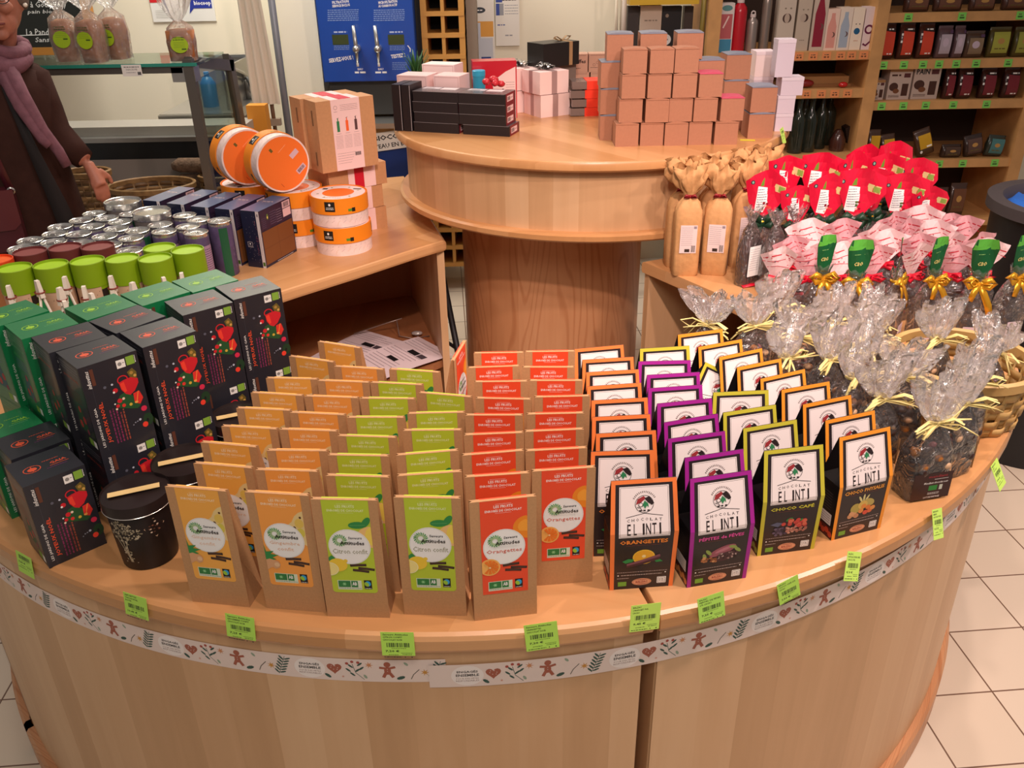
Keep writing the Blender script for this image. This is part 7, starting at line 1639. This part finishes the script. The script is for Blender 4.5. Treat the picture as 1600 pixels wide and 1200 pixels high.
onz('white_card_box','white box with faint grey lines of print behind the top kraft cubes','box',1000,1033,9,4.30,.05,'D8C4B0',lambda a,w,h:(a.micro(-w*.3,h*.75,w*.3,.006,mat('9A8A7A',.5)),a.micro(-w*.35,h*.55,w*.35,.006,mat('9A8A7A',.5)),a.micro(-w*.2,h*.35,w*.2,.006,mat('B89A8A',.5))))
onz('black_disc_box','black box with a white round seal behind the top kraft cubes','box',1034,1064,10,4.31,.05,'1E1C1E',lambda a,w,h:(a.ell(-w*.25,h*.42,w*.27,w*.27,WHT,24),a.micro(-w*.4,h*.42,-w*.1,.006,mat('7A6A7A',.5)),a.ell(-w*.25,h*.84,w*.09,w*.09,mat('9A8A7A',.5),12)))
onz('grey_tin_box','grey carton next to the shelving post','box',1068,1082,10,4.33,.05,'4A3E38'); onz('dark_jar_box','dark carton beside the white printed one','box',980,998,10,4.32,.05,'3A3230',lambda a,w,h:(a.rect(-w*.45,h*.3,w*.1,h*.55,mat('B8623A',.5)),))
mb=MB(); q=aty(1030,0,4.28); mb.box(q.x-.14,q.x+.17,4.22,4.50,q.z-.016,q.z+.06,mat('C8A02A',.4)); 
r=thing('yellow_hamper_lid','yellow wrapped hamper resting across the boxes behind the kraft cubes','hamper',(0,0,0)); mb.obj('wrapping',r); mb=MB(); mb.tube([(q.x+.20,4.26,tz),(q.x+.20,4.26,q.z+.06)],.012,mat('8A7A3A',.5)); mb.tube([(q.x-.16,4.26,tz),(q.x-.16,4.26,q.z+.06)],.012,mat('B8A89A',.5)); mb.obj('stand',r)
mb=MB()
for k in range(2):
    x=aty(961+k*5,30,4.35).x; mb.tube([(x,4.35,tz),(x+.005-.02*k,4.35,1.5)],.006,mat('D8CCB8',.6)); mb.tube([(x+.03,4.36,tz),(x+.03-.02*k,4.36,1.5)],.006,mat('C8BCA8',.6))
tag(mb.obj('string_loops'),'pale cords hanging beside the shelving behind the topmost kraft cube','cord')
# packets on the right bay
def packet(px0,px1,py0,shelf,l,c1,c2,kind,y=YS+.05,tilt=0,z_=None,grp='packets on the back shelves'):
    zz=shelf+.0105; a0=aty(px0,70 if shelf>1.1 else 150,y).x; a1=aty(px1,70 if shelf>1.1 else 150,y).x; w=(a1-a0)*.94; top=aty((px0+px1)/2,py0,y).z; h=max(.06,top-zz); 
    r=thing('shelf_packet',l,'packet',((a0+a1)/2,y,zz+abs(tilt)*w*.5),0,grp,rot=(0,tilt,0)); mb=MB(); sack(mb,[(0,w*.49,.004,4,0,3),(.006,w*.5,.018,5,.01,4),(h*.5,w*.5,.024,4,.02,5),(h*.86,w*.49,.012,5,.02,5),(h*.9,w*.5,.002,8,0,4),(h,w*.5,.002,8,0,4)],mat(c1,.3,coat=.3),22,int(px0),jit=.01); mb.obj('pouch',r)
    a=Art()
    if kind=='red': a.poly([(-w*.30,h*.12),(w*.42,h*.12),(w*.38,h*.76),(-w*.34,h*.80)],mat(c2,.4)); a.micro(-w*.46,h*.70,-w*.34,.010,WHT); a.micro(-w*.46,h*.5,-w*.34,.010,WHT); a.micro(w*.0,h*.16,w*.35,.006,WHT); a.rect(-w*.2,h*.80,w*.35,h*.88,mat('2A1A1A',.5)); a.micro(-w*.1,h*.84,w*.3,.006,WHT)
    elif kind=='pale': a.rect(-w*.36,h*.15,w*.38,h*.75,mat(c2,.4)); a.ell(0,h*.5,w*.2,h*.14,mat('C8B4C4',.4),14); a.rect(w*.2,h*.78,w*.4,h*.88,mat('5A3A5A',.5))
    elif kind=='yel': a.rect(-w*.34,h*.30,w*.38,h*.82,mat(c2,.4)); a.rect(w*.05,h*.33,w*.34,h*.39,WHT); a.ell(-w*.3,h*.2,w*.08,h*.06,WHT,8)
    else: a.rect(-w*.38,h*.15,w*.38,h*.85,mat(c2,.4)); a.ell(0,h*.55,w*.16,h*.1,mat('B88A4A',.4),12); a.micro(-w*.25,h*.3,w*.25,.005,mat('6A5A2A',.5))
    mb=MB(); a.bake(mb,lambda u,v,hh:(u,-.026*(1-abs(2*v/h-1)**3*.6)-hh-.001,v),cv=[h*k/8 for k in range(1,8)]); mb.obj('front_label',r)
for i,(a_,b_,t) in enumerate(((1373,1396,'first'),(1401,1426,'second'),(1431,1456,'third'))): packet(a_,b_,36,R_[1],f'clear packet with a bright orange-red label, {t} from the shelf post','4A2620','D2442A','red')
for i,(a_,b_) in enumerate(((1461,1485),(1487,1504))): packet(a_,b_,40,R_[1],['lilac-white packet after the three red ones','narrow lilac-white packet, second after the red ones'][i],'6A5258','B8A8B4','pale')
packet(1505,1536,48,R_[1],'clear packet of beige biscuits beside the lilac packets','5A4438','8A7258','pale'); packet(1541,1576,42,R_[1],'yellow-green packet with a small red mark','5A5028','A8A842','oth'); packet(1580,1612,42,R_[1],'yellow-green packet cut by the picture edge','5A5028','A0A040','oth')
def pain(px0,px1,py0,l,word,z_=R_[2]):
    y=YS+.05; zz=z_+.0105; a0=aty(px0,130,y).x; a1=aty(px1,130,y).x; w=a1-a0-.003; h=aty((px0+px1)/2,py0,y).z-zz; r=thing('bread_carton',l,'carton',((a0+a1)/2,y,zz),0,'bread cartons on the back shelf'); MB().box(-w/2,w/2,0,.10,0,h,mat('C8B4A8',.5)).obj('carton',r)
    a=Art(); D=mat('4A2A1E',.5); a.rect(-w*.5,h-.012,w*.5,h,mat('A87A4A',.5) if not word else mat('C8B4A8',.5))
    if word: a.text('PAIN',-w*.18,h*.80,w*.5,h*.16,mat('2A2A2E',.5),.03)
    else: a.micro(-w*.4,h*.8,w*.0,.008,D)
    a.rect(w*.14,h*.72,w*.42,h*.86,mat('5A2A2A',.5)); a.ell(-w*.25,h*.42,w*.20,h*.14,D,14); a.ell(-w*.12,h*.28,w*.14,h*.08,mat('7A4A2A',.5),12); a.rect(w*.12,h*.12,w*.40,h*.52,D)
    for i in range(3): a.micro(-w*.42,h*.14-i*.004,w*.05,.002,D)
    mb=MB(); a.bake(mb,flat()); mb.obj('front_print',r)
pain(1364,1384,125,'low white carton leaning by the shelf post',0); pain(1388,1424,108,'white carton with biscuit pictures, beside the PAIN carton',0); pain(1426,1468,101,'white carton printed PAIN with brown bread pictures',1)
for i,(a_,b_) in enumerate(((1470,1486),(1490,1514),(1525,1550),(1560,1586))): packet(a_,b_,106,R_[2],['dark red packet next to the PAIN carton','dark red packet, second after the PAIN carton','dark red packet, third after the PAIN carton','dark red packet at the end of the shelf'][i],'3E1E1C','7A1E2A','red')
for i,(a_,b_,py,t) in enumerate(((1366,1387,202,0),(1390,1414,210,-.12),(1450,1478,203,-.35))): packet(a_,b_,py,R_[3],['upright yellow packet by the shelf post','second yellow packet, slightly tilted','yellow packet leaning alone in the middle of the shelf'][i],'4A3020','C89A1E','yel',tilt=t)
packet(1525,1555,212,R_[3],'dark brown crumpled packet, lower shelf, left of the blue one','3A2A26','5A4038','oth',tilt=-.2); packet(1556,1585,212,R_[3],'packet with a blue and green print on the lower shelf','3A4038','4A7A7A','oth',tilt=.1); packet(1487,1520,225,R_[3],'flat brown packet lying low on the lower shelf','3A2820','4A3428','oth')
for i,(a_,b_,py) in enumerate(((1487,1515,292),(1516,1544,285))): packet(a_,b_,py,R_[4],['clear bag of brown fruit, bottom shelf, first','clear bag of brown fruit, bottom shelf, by the black bin'][i],'4A3228','6A4028','oth')
for i,(a_,b_) in enumerate(((1400,1440),(1445,1490),(1500,1540),(1550,1590))): packet(a_,b_,-12,R_[0],f'dark packet on the top visible shelf, {ORD[i] if i else "first"} after the post','4A2E26','6A4230','oth')
# middle left shelf: wooden tray, small things
q0=aty(1262,128,YS+.1); mb=MB(); mb.box(-.10,.13,0,.12,0,.012,mat('9A6A3E',.5)); mb.box(-.09,.12,.01,.11,.012,.045,mat('A87846',.5)); tag(mb.obj('wooden_tray',loc=(aty(1285,128,YS+.1).x,YS+.08,L_[1]+.0125)),'low wooden tray on the middle shelf of the left bay','tray')
mb=MB(); mb.ball((0,0,.02),.02,mat('8A1E1E',.3,coat=.4),10,7,(2.2,1,.9)); tag(mb.obj('red_dish',loc=(aty(1258,128,YS+.06).x,YS+.06,L_[1]+.0125)),'dark red dish beside the wooden tray','dish')
mb=MB(); mb.ball((0,0,.014),.014,mat('C81E1E',.25,coat=.5),10,7,(1.6,1,.9)); tag(mb.obj('red_bauble',loc=(aty(1318,128,YS+.04).x,YS+.04,L_[1]+.0125)),'small shiny red object at the end of the wooden tray','ornament')
mb=MB(); mb.box(-.035,.03,0,.05,0,.03,mat('3A3A42',.5)); tag(mb.obj('grey_case',loc=(aty(1336,128,YS+.1).x+.01,YS+.22,L_[1]+.0125)),'dark grey small case behind the shiny red object','case')
# glass bottles
BG=mat('2C3228',.12,alpha=.72,coat=.6)
gb=thing('glass_bottle','b','bottle'); MB().lathe([(0,0),(.034,0),(.036,.004),(.036,.15),(.030,.175),(.014,.20),(.013,.235),(.0155,.238),(.0155,.252),(.012,.254)],26,BG).obj('bottle_glass',gb); MB().lathe([(.008,.252),(.014,.254),(.014,.262),(0,.264)],16,mat('5A5A54',.3,metal=.5)).obj('stopper',gb); GBP=Proto(gb)
for i,(px,dy) in enumerate(((1243,.05),(1262,.07),(1252,.16),(1278,.14),(1289,.22))): GBP.put((aty(px,220,YS+dy).x,YS+dy,L_[2]+.0125),0,['empty glass bottle nearest the round table edge','second empty glass bottle, front row','empty glass bottle behind the first two','empty glass bottle standing apart, front row','empty glass bottle farthest back'][i],'glass bottles')
mb=MB(); mb.lathe([(0,0),(.035,0),(.038,.05),(.02,.09),(.012,.10)],20,mat('4A2A22',.2,coat=.5)); tag(mb.obj('brown_jug',loc=(aty(1308,222,YS+.08).x,YS+.08,L_[2]+.0125)),'small dark brown jug near the shelf post','jug')
q=aty(1333,210,YS+.12); mb=MB(); mb.add([(0,0,0),(.07,0,0),(.07,.06,0),(0,.06,0),(-.03,0,.10),(-.01,0,.11),(-.01,.06,.11),(-.03,.06,.10)],[(0,3,2,1),(4,5,6,7),(0,1,5,4),(1,2,6,5),(2,3,7,6),(3,0,4,7)],mat('2A1E1C',.3,coat=.4)); tag(mb.obj('dark_scoop',loc=(q.x-.02,YS+.1,L_[2]+.0125)),'dark wedge-shaped scoop leaning beside the shelf post','scoop')
mb=MB(); x=1.40; mb.box(x-.02,x+.02,YS+.3,YS+.36,L_[2]+.0125,L_[1]-.03,mat('5A3226',.5)); tag(mb.obj('inner_brace'),'dark wooden brace inside the left bay behind the glass bottles','brace')
# black bin
c=Vector((1.80,2.62,0)); r=thing('black_bin','large round black bin with a blue liner, cut by the picture edge','bin',(c.x,c.y,0))
q1=atz(1548,305,.88); rad=math.dist((q1.x,q1.y),(c.x,c.y)); rad=.285; c=atz(1548,305,.88)+Vector((rad*.93,-rad*.30,0)); r.location=(c.x,c.y,0)
BN=mat('1C1A1C',.45); MB().lathe([(0,0),(rad*.84,0),(rad*.93,.86),(rad*.90,.86),(rad*.82,.03),(0,.03)],56,BN).obj('bin_body',r)
MB().lathe([(rad*.93,.84),(rad,.845),(rad,.88),(rad*.84,.88),(rad*.80,.86),(rad*.80,.84)],56,mat('4A4446',.5)).obj('rim',r)
mb=MB(); random.seed(5); V=[];F=[];n=36
for j,(q,zz) in enumerate(((.80,.845),(.72,.865),(.5,.85),(.25,.86),(0.02,.855))):
    for i in range(n): t=2*PI*i/n; V.append((rad*q*math.cos(t),rad*q*math.sin(t),zz+random.uniform(-.010,.012)))
for j in range(4):
    for i in range(n): F.append((j*n+i,j*n+(i+1)%n,(j+1)*n+(i+1)%n,(j+1)*n+i))
mb.add(V,F,mat('2F6FCE',.35),True); mb.obj('blue_liner',r)
# ---------------- the person behind the counter ----------------
def bake_body(mb,name,parent,voxel,smooth=4):
    me=mb.mesh('tmp'); o=bpy.data.objects.new('tmp',me); COL.objects.link(o)
    m=o.modifiers.new('r','REMESH'); m.mode='VOXEL'; m.voxel_size=voxel; m.use_smooth_shade=True
    s=o.modifiers.new('s','SMOOTH'); s.iterations=smooth; s.factor=.5
    dg=bpy.context.evaluated_depsgraph_get(); me2=bpy.data.meshes.new_from_object(o.evaluated_get(dg)); bpy.data.objects.remove(o)
    me2.materials.clear(); me2.materials.append(mb.mats[0])
    for p in me2.polygons: p.material_index=0; p.use_smooth=True
    return link(me2,name,parent)
SK=mat('B0705A',.5,noise=.08,nscale=60)
PX,PY=-1.600,2.90
per=thing('person','person in a dark padded coat with a mauve scarf and a maroon shoulder bag','person',(PX,PY,0),.40)
# local frame: body faces the counter, -y and a little to +x
HY=-.035; HX=.035; HZ=1.524
mb=MB(); S=SK
mb.ball((HX,HY+.02,HZ),.100,S,20,16,(.74,.92,1.12)); mb.ball((HX,HY-.015,HZ-.062),.062,S,16,12,(.86,.95,.82)); mb.ball((HX+.002,HY-.055,HZ-.100),.020,S,10,8,(1.1,.9,.8))
mb.tube([(HX,HY-.085,HZ+.010),(HX,HY-.100,HZ-.022),(HX,HY-.098,HZ-.036)],.010,S,8,rs=[.008,.011,.013])
for s_ in (-1,1):
    mb.ball((HX+s_*.012,HY-.092,HZ-.038),.0075,S,8,6); mb.ball((HX+s_*.034,HY-.068,HZ-.022),.022,S,10,8,(1,.7,.9)); mb.ball((HX+s_*.076,HY+.012,HZ-.012),.020,S,10,8,(.35,.8,1.35)); mb.tube([(HX+s_*.012,HY-.085,HZ+.024),(HX+s_*.045,HY-.074,HZ+.026)],.008,S,6)
mb.tube([(HX-.024,HY-.084,HZ-.062),(HX,HY-.090,HZ-.060),(HX+.024,HY-.084,HZ-.062)],.006,S,6); mb.tube([(HX-.020,HY-.082,HZ-.072),(HX,HY-.088,HZ-.074),(HX+.020,HY-.082,HZ-.072)],.006,S,6)
mb.tube([(HX,HY+.03,HZ-.06),(HX-.02,.01,1.38),(-.03,.01,1.30)],.05,S,12,rs=[.05,.045,.05])
mb.tube([(-.05,.03,1.28),(-.06,.03,1.10),(-.06,.03,.92),(-.06,.03,.80)],.10,S,16,rs=[.085,.105,.105,.12])
mb.tube([(-.20,.02,1.28),(.085,.02,1.28)],.05,S,12)
ARM=[(.085,.02,1.28),(.110,.01,1.10),(.180,-.045,1.02)]
mb.tube(ARM,.04,S,12,rs=[.048,.038,.026]); mb.tube([(-.20,.02,1.28),(-.235,.03,1.03),(-.215,-.10,.84)],.04,S,12,rs=[.048,.038,.026])
# hands: palm, four fingers, thumb, slightly curled
def hand(c,d,nrm,sd):
    c=Vector(c); d=Vector(d).normalized(); nrm=Vector(nrm).normalized(); w=d.cross(nrm).normalized()*sd
    mb.tube([c-d*.01,c+d*.035,c+d*.075],.022,S,10,rs=[.018,.021,.024])
    for k,(o,l) in enumerate(((-.024,.062),(-.008,.072),(.008,.068),(.023,.054))):
        b=c+d*.066+w*o*.86; l*=.85; mb.tube([b-d*.01,b+d*l*.45-nrm*.004,b+d*l*.8-nrm*.016,b+d*l*.92-nrm*.030],.0085,S,8,rs=[.0078,.0074,.0068,.0058])
    b=c+d*.025-w*.022; mb.tube([b,b+d*.028-w*.022-nrm*.006,b+d*.052-w*.026-nrm*.014],.010,S,8,rs=[.012,.010,.008])
hand((.188,-.052,1.006),(.25,-.25,-.9),(.3,-.7,.4),1); hand((-.213,-.112,.825),(.1,-.5,-.85),(0,-.8,.5),-1)
for s_ in (-1,1): mb.tube([(s_*.070-.06,.02,.84),(s_*.08-.06,.0,.47),(s_*.08-.06,.03,.09),(s_*.08-.06,.03,.05)],.06,S,12,rs=[.085,.058,.038,.036]); mb.tube([(s_*.08-.06,.05,.035),(s_*.085-.06,-.11,.028)],.034,S,10,rs=[.035,.030])
bake_body(mb,'body',per,.0055,3)
# face details
mb=MB(); EW_=mat('E8E0D8',.3); 
for s_ in (-1,1): mb.ball((HX+s_*.030,HY-.070,HZ+.006),.0115,EW_,12,8); mb.ball((HX+s_*.030,HY-.0795,HZ+.005),.005,mat('3A2A22',.3),8,6)
mb.obj('eyes',per)
MB().tube([(HX-.023,HY-.0905,HZ-.066),(HX,HY-.0955,HZ-.067),(HX+.023,HY-.0905,HZ-.066)],.0030,mat('7A3A38',.5),6).obj('lips_line',per)
mb=MB(); GF=mat('2A2224',.3)
for s_ in (-1,1):
    mb.tube([(HX+s_*.031+.022*math.cos(t),HY-.095,HZ+.006+.018*math.sin(t)) for t in [2*PI*i/16 for i in range(17)]],.0016,GF,6); mb.tube([(HX+s_*.053,HY-.094,HZ+.010),(HX+s_*.078,HY+.0,HZ+.004)],.0016,GF,6)
mb.tube([(HX-.009,HY-.096,HZ+.008),(HX+.009,HY-.096,HZ+.008)],.0016,GF,6); mb.obj('glasses',per)
mb=MB(); HR=mat('6A5A50',.8,noise=.3,nscale=90,bump=.8,bscale=160); mb.ball((HX,HY+.035,HZ+.030),.108,HR,22,16,(.80,.90,1.02)); 
for s_ in (-1,1): mb.ball((HX+s_*.078,HY+.02,HZ+.012),.034,HR,12,9,(.6,1.1,1.5))
bake_body(mb,'hair',per,.006,3); 
MB().ball((HX+.083,HY-.004,HZ-.022),.007,mat('F0E8D8',.2),10,7).obj('earring',per)
# coat
COAT=mat('3A231D',.85,noise=.12,nscale=30,bump=.5,bscale=22,spec=.15); CT2=mat('1A1313',.8)
mb=MB(); n=40
lev=[(.40,.215,.165),(.62,.205,.160),(.82,.195,.155),(1.0,.180,.150),(1.14,.180,.150),(1.25,.190,.140),(1.315,.165,.115),(1.35,.105,.085),(1.375,.075,.072)]
V=[];F=[]
for z_,a,b in lev:
    for i in range(n):
        t=2*PI*i/n; q=1+.012*math.sin(9*t+z_*9); V.append((-.055+a*math.cos(t)*q,.02+b*math.sin(t)*q,z_+.006*math.sin(5*t)))
for j in range(len(lev)-1):
    for i in range(n): F.append((j*n+i,j*n+(i+1)%n,(j+1)*n+(i+1)%n,(j+1)*n+i))
mb.add(V,F,COAT,True)
mb.tube([(.03,.02,1.285),(.075,.02,1.265),(.095,.015,1.18),(.108,.005,1.11),(.145,-.02,1.06),(.178,-.044,1.024)],.06,COAT,16,rs=[.072,.070,.056,.052,.046,.036])
mb.tube([(-.165,.02,1.285),(-.215,.02,1.26),(-.245,.03,1.14),(-.253,.03,1.02),(-.235,-.05,.90),(-.22,-.095,.845)],.06,COAT,16,rs=[.075,.075,.066,.060,.054,.047])
mb.obj('coat',per)
mb=MB(); 
for x in (.085,): mb.ribbon([(.010,-.115,1.28),(.040,-.134,1.10),(.075,-.126,.90),(.115,-.122,.62),(.125,-.125,.42)],[.02,.03,.05,.07,.08],CT2,side=(1,.2,0),th=.003)
mb.obj('coat_opening',per)
mb=MB()
for s_ in (-1,1): mb.tube([(s_*.085-.06,.02,.45),(s_*.082-.06,.02,.12)],.07,CT2,14,rs=[.085,.058])
mb.obj('trousers',per)
mb=MB()
for s_ in (-1,1): mb.ball((s_*.083-.06,-.03,.045),.052,mat('1A1414',.5),12,8,(.85,2.0,.85))
mb.obj('shoes',per)
# scarf
SC_=mat('754A54',.85,noise=.15,nscale=50,bump=.5,bscale=70); mb=MB()
ring=[(.012+.072*math.cos(t),-.005+.075*math.sin(t),1.378+.012*math.sin(t*2)) for t in [2*PI*i/20 for i in range(21)]]
mb.tube(ring,.022,SC_,10); mb.tube([(.0+.078*math.cos(t),-.012+.085*math.sin(t),1.340+.01*math.cos(t*3)) for t in [2*PI*i/20 for i in range(21)]],.026,SC_,10)
mb.ball((-.01,-.075,1.325),.055,SC_,14,10,(1.2,.7,1.1)); mb.obj('scarf_wrap',per)
mb=MB(); mb.tube([(.03,-.085,1.34),(.055,-.130,1.25),(.085,-.150,1.15),(.115,-.150,1.08),(.130,-.155,1.03)],.02,SC_,10,rs=[.024,.021,.018,.017,.015]); mb.tube([(.01,-.09,1.33),(.04,-.140,1.22),(.08,-.160,1.12),(.095,-.163,1.10)],.02,SC_,10,rs=[.022,.019,.016,.014]); mb.obj('scarf_end',per)
# shoulder bag
BGM=mat('4A1620',.4,coat=.2); r=thing('shoulder_bag','maroon leather shoulder bag worn by the person in the dark coat','bag',(PX-.145*.921+.205*.389,PY-.145*.389-.205*.921,.80),.40)
mb=MB(); mb.box(-.11,.11,-.035,.035,0,.19,BGM); mb.obj('bag_body',r)
mb=MB(); mb.prism([(-.112,.09),(-.09,.07),(.09,.07),(.112,.09),(.112,.195),(-.112,.195)],-.002,.004,mat('5A2228',.35,coat=.3),T=Matrix.Translation((0,-.038,0))@Matrix.Rotation(PI/2,4,'X')); mb.obj('flap',r)
mb=MB(); mb.ribbon([(.105,-.0,.17),(.085,-.0,.30),(.03,.035,.44),(-.02,.095,.56),(-.03,.14,.605)],.022,BGM,side=(1,.2,0),th=.002); mb.ribbon([(-.105,.0,.17),(-.09,.02,.35),(-.07,.08,.50),(-.05,.12,.58)],.022,BGM,side=(1,.2,0),th=.002); mb.obj('strap',r)
MB().lathe([(.008,-.003),(.012,0),(.008,.003)],14,STL,T=Matrix.Translation((.105,-.012,.185))@Matrix.Rotation(PI/2,4,'X')).obj('buckle',r)
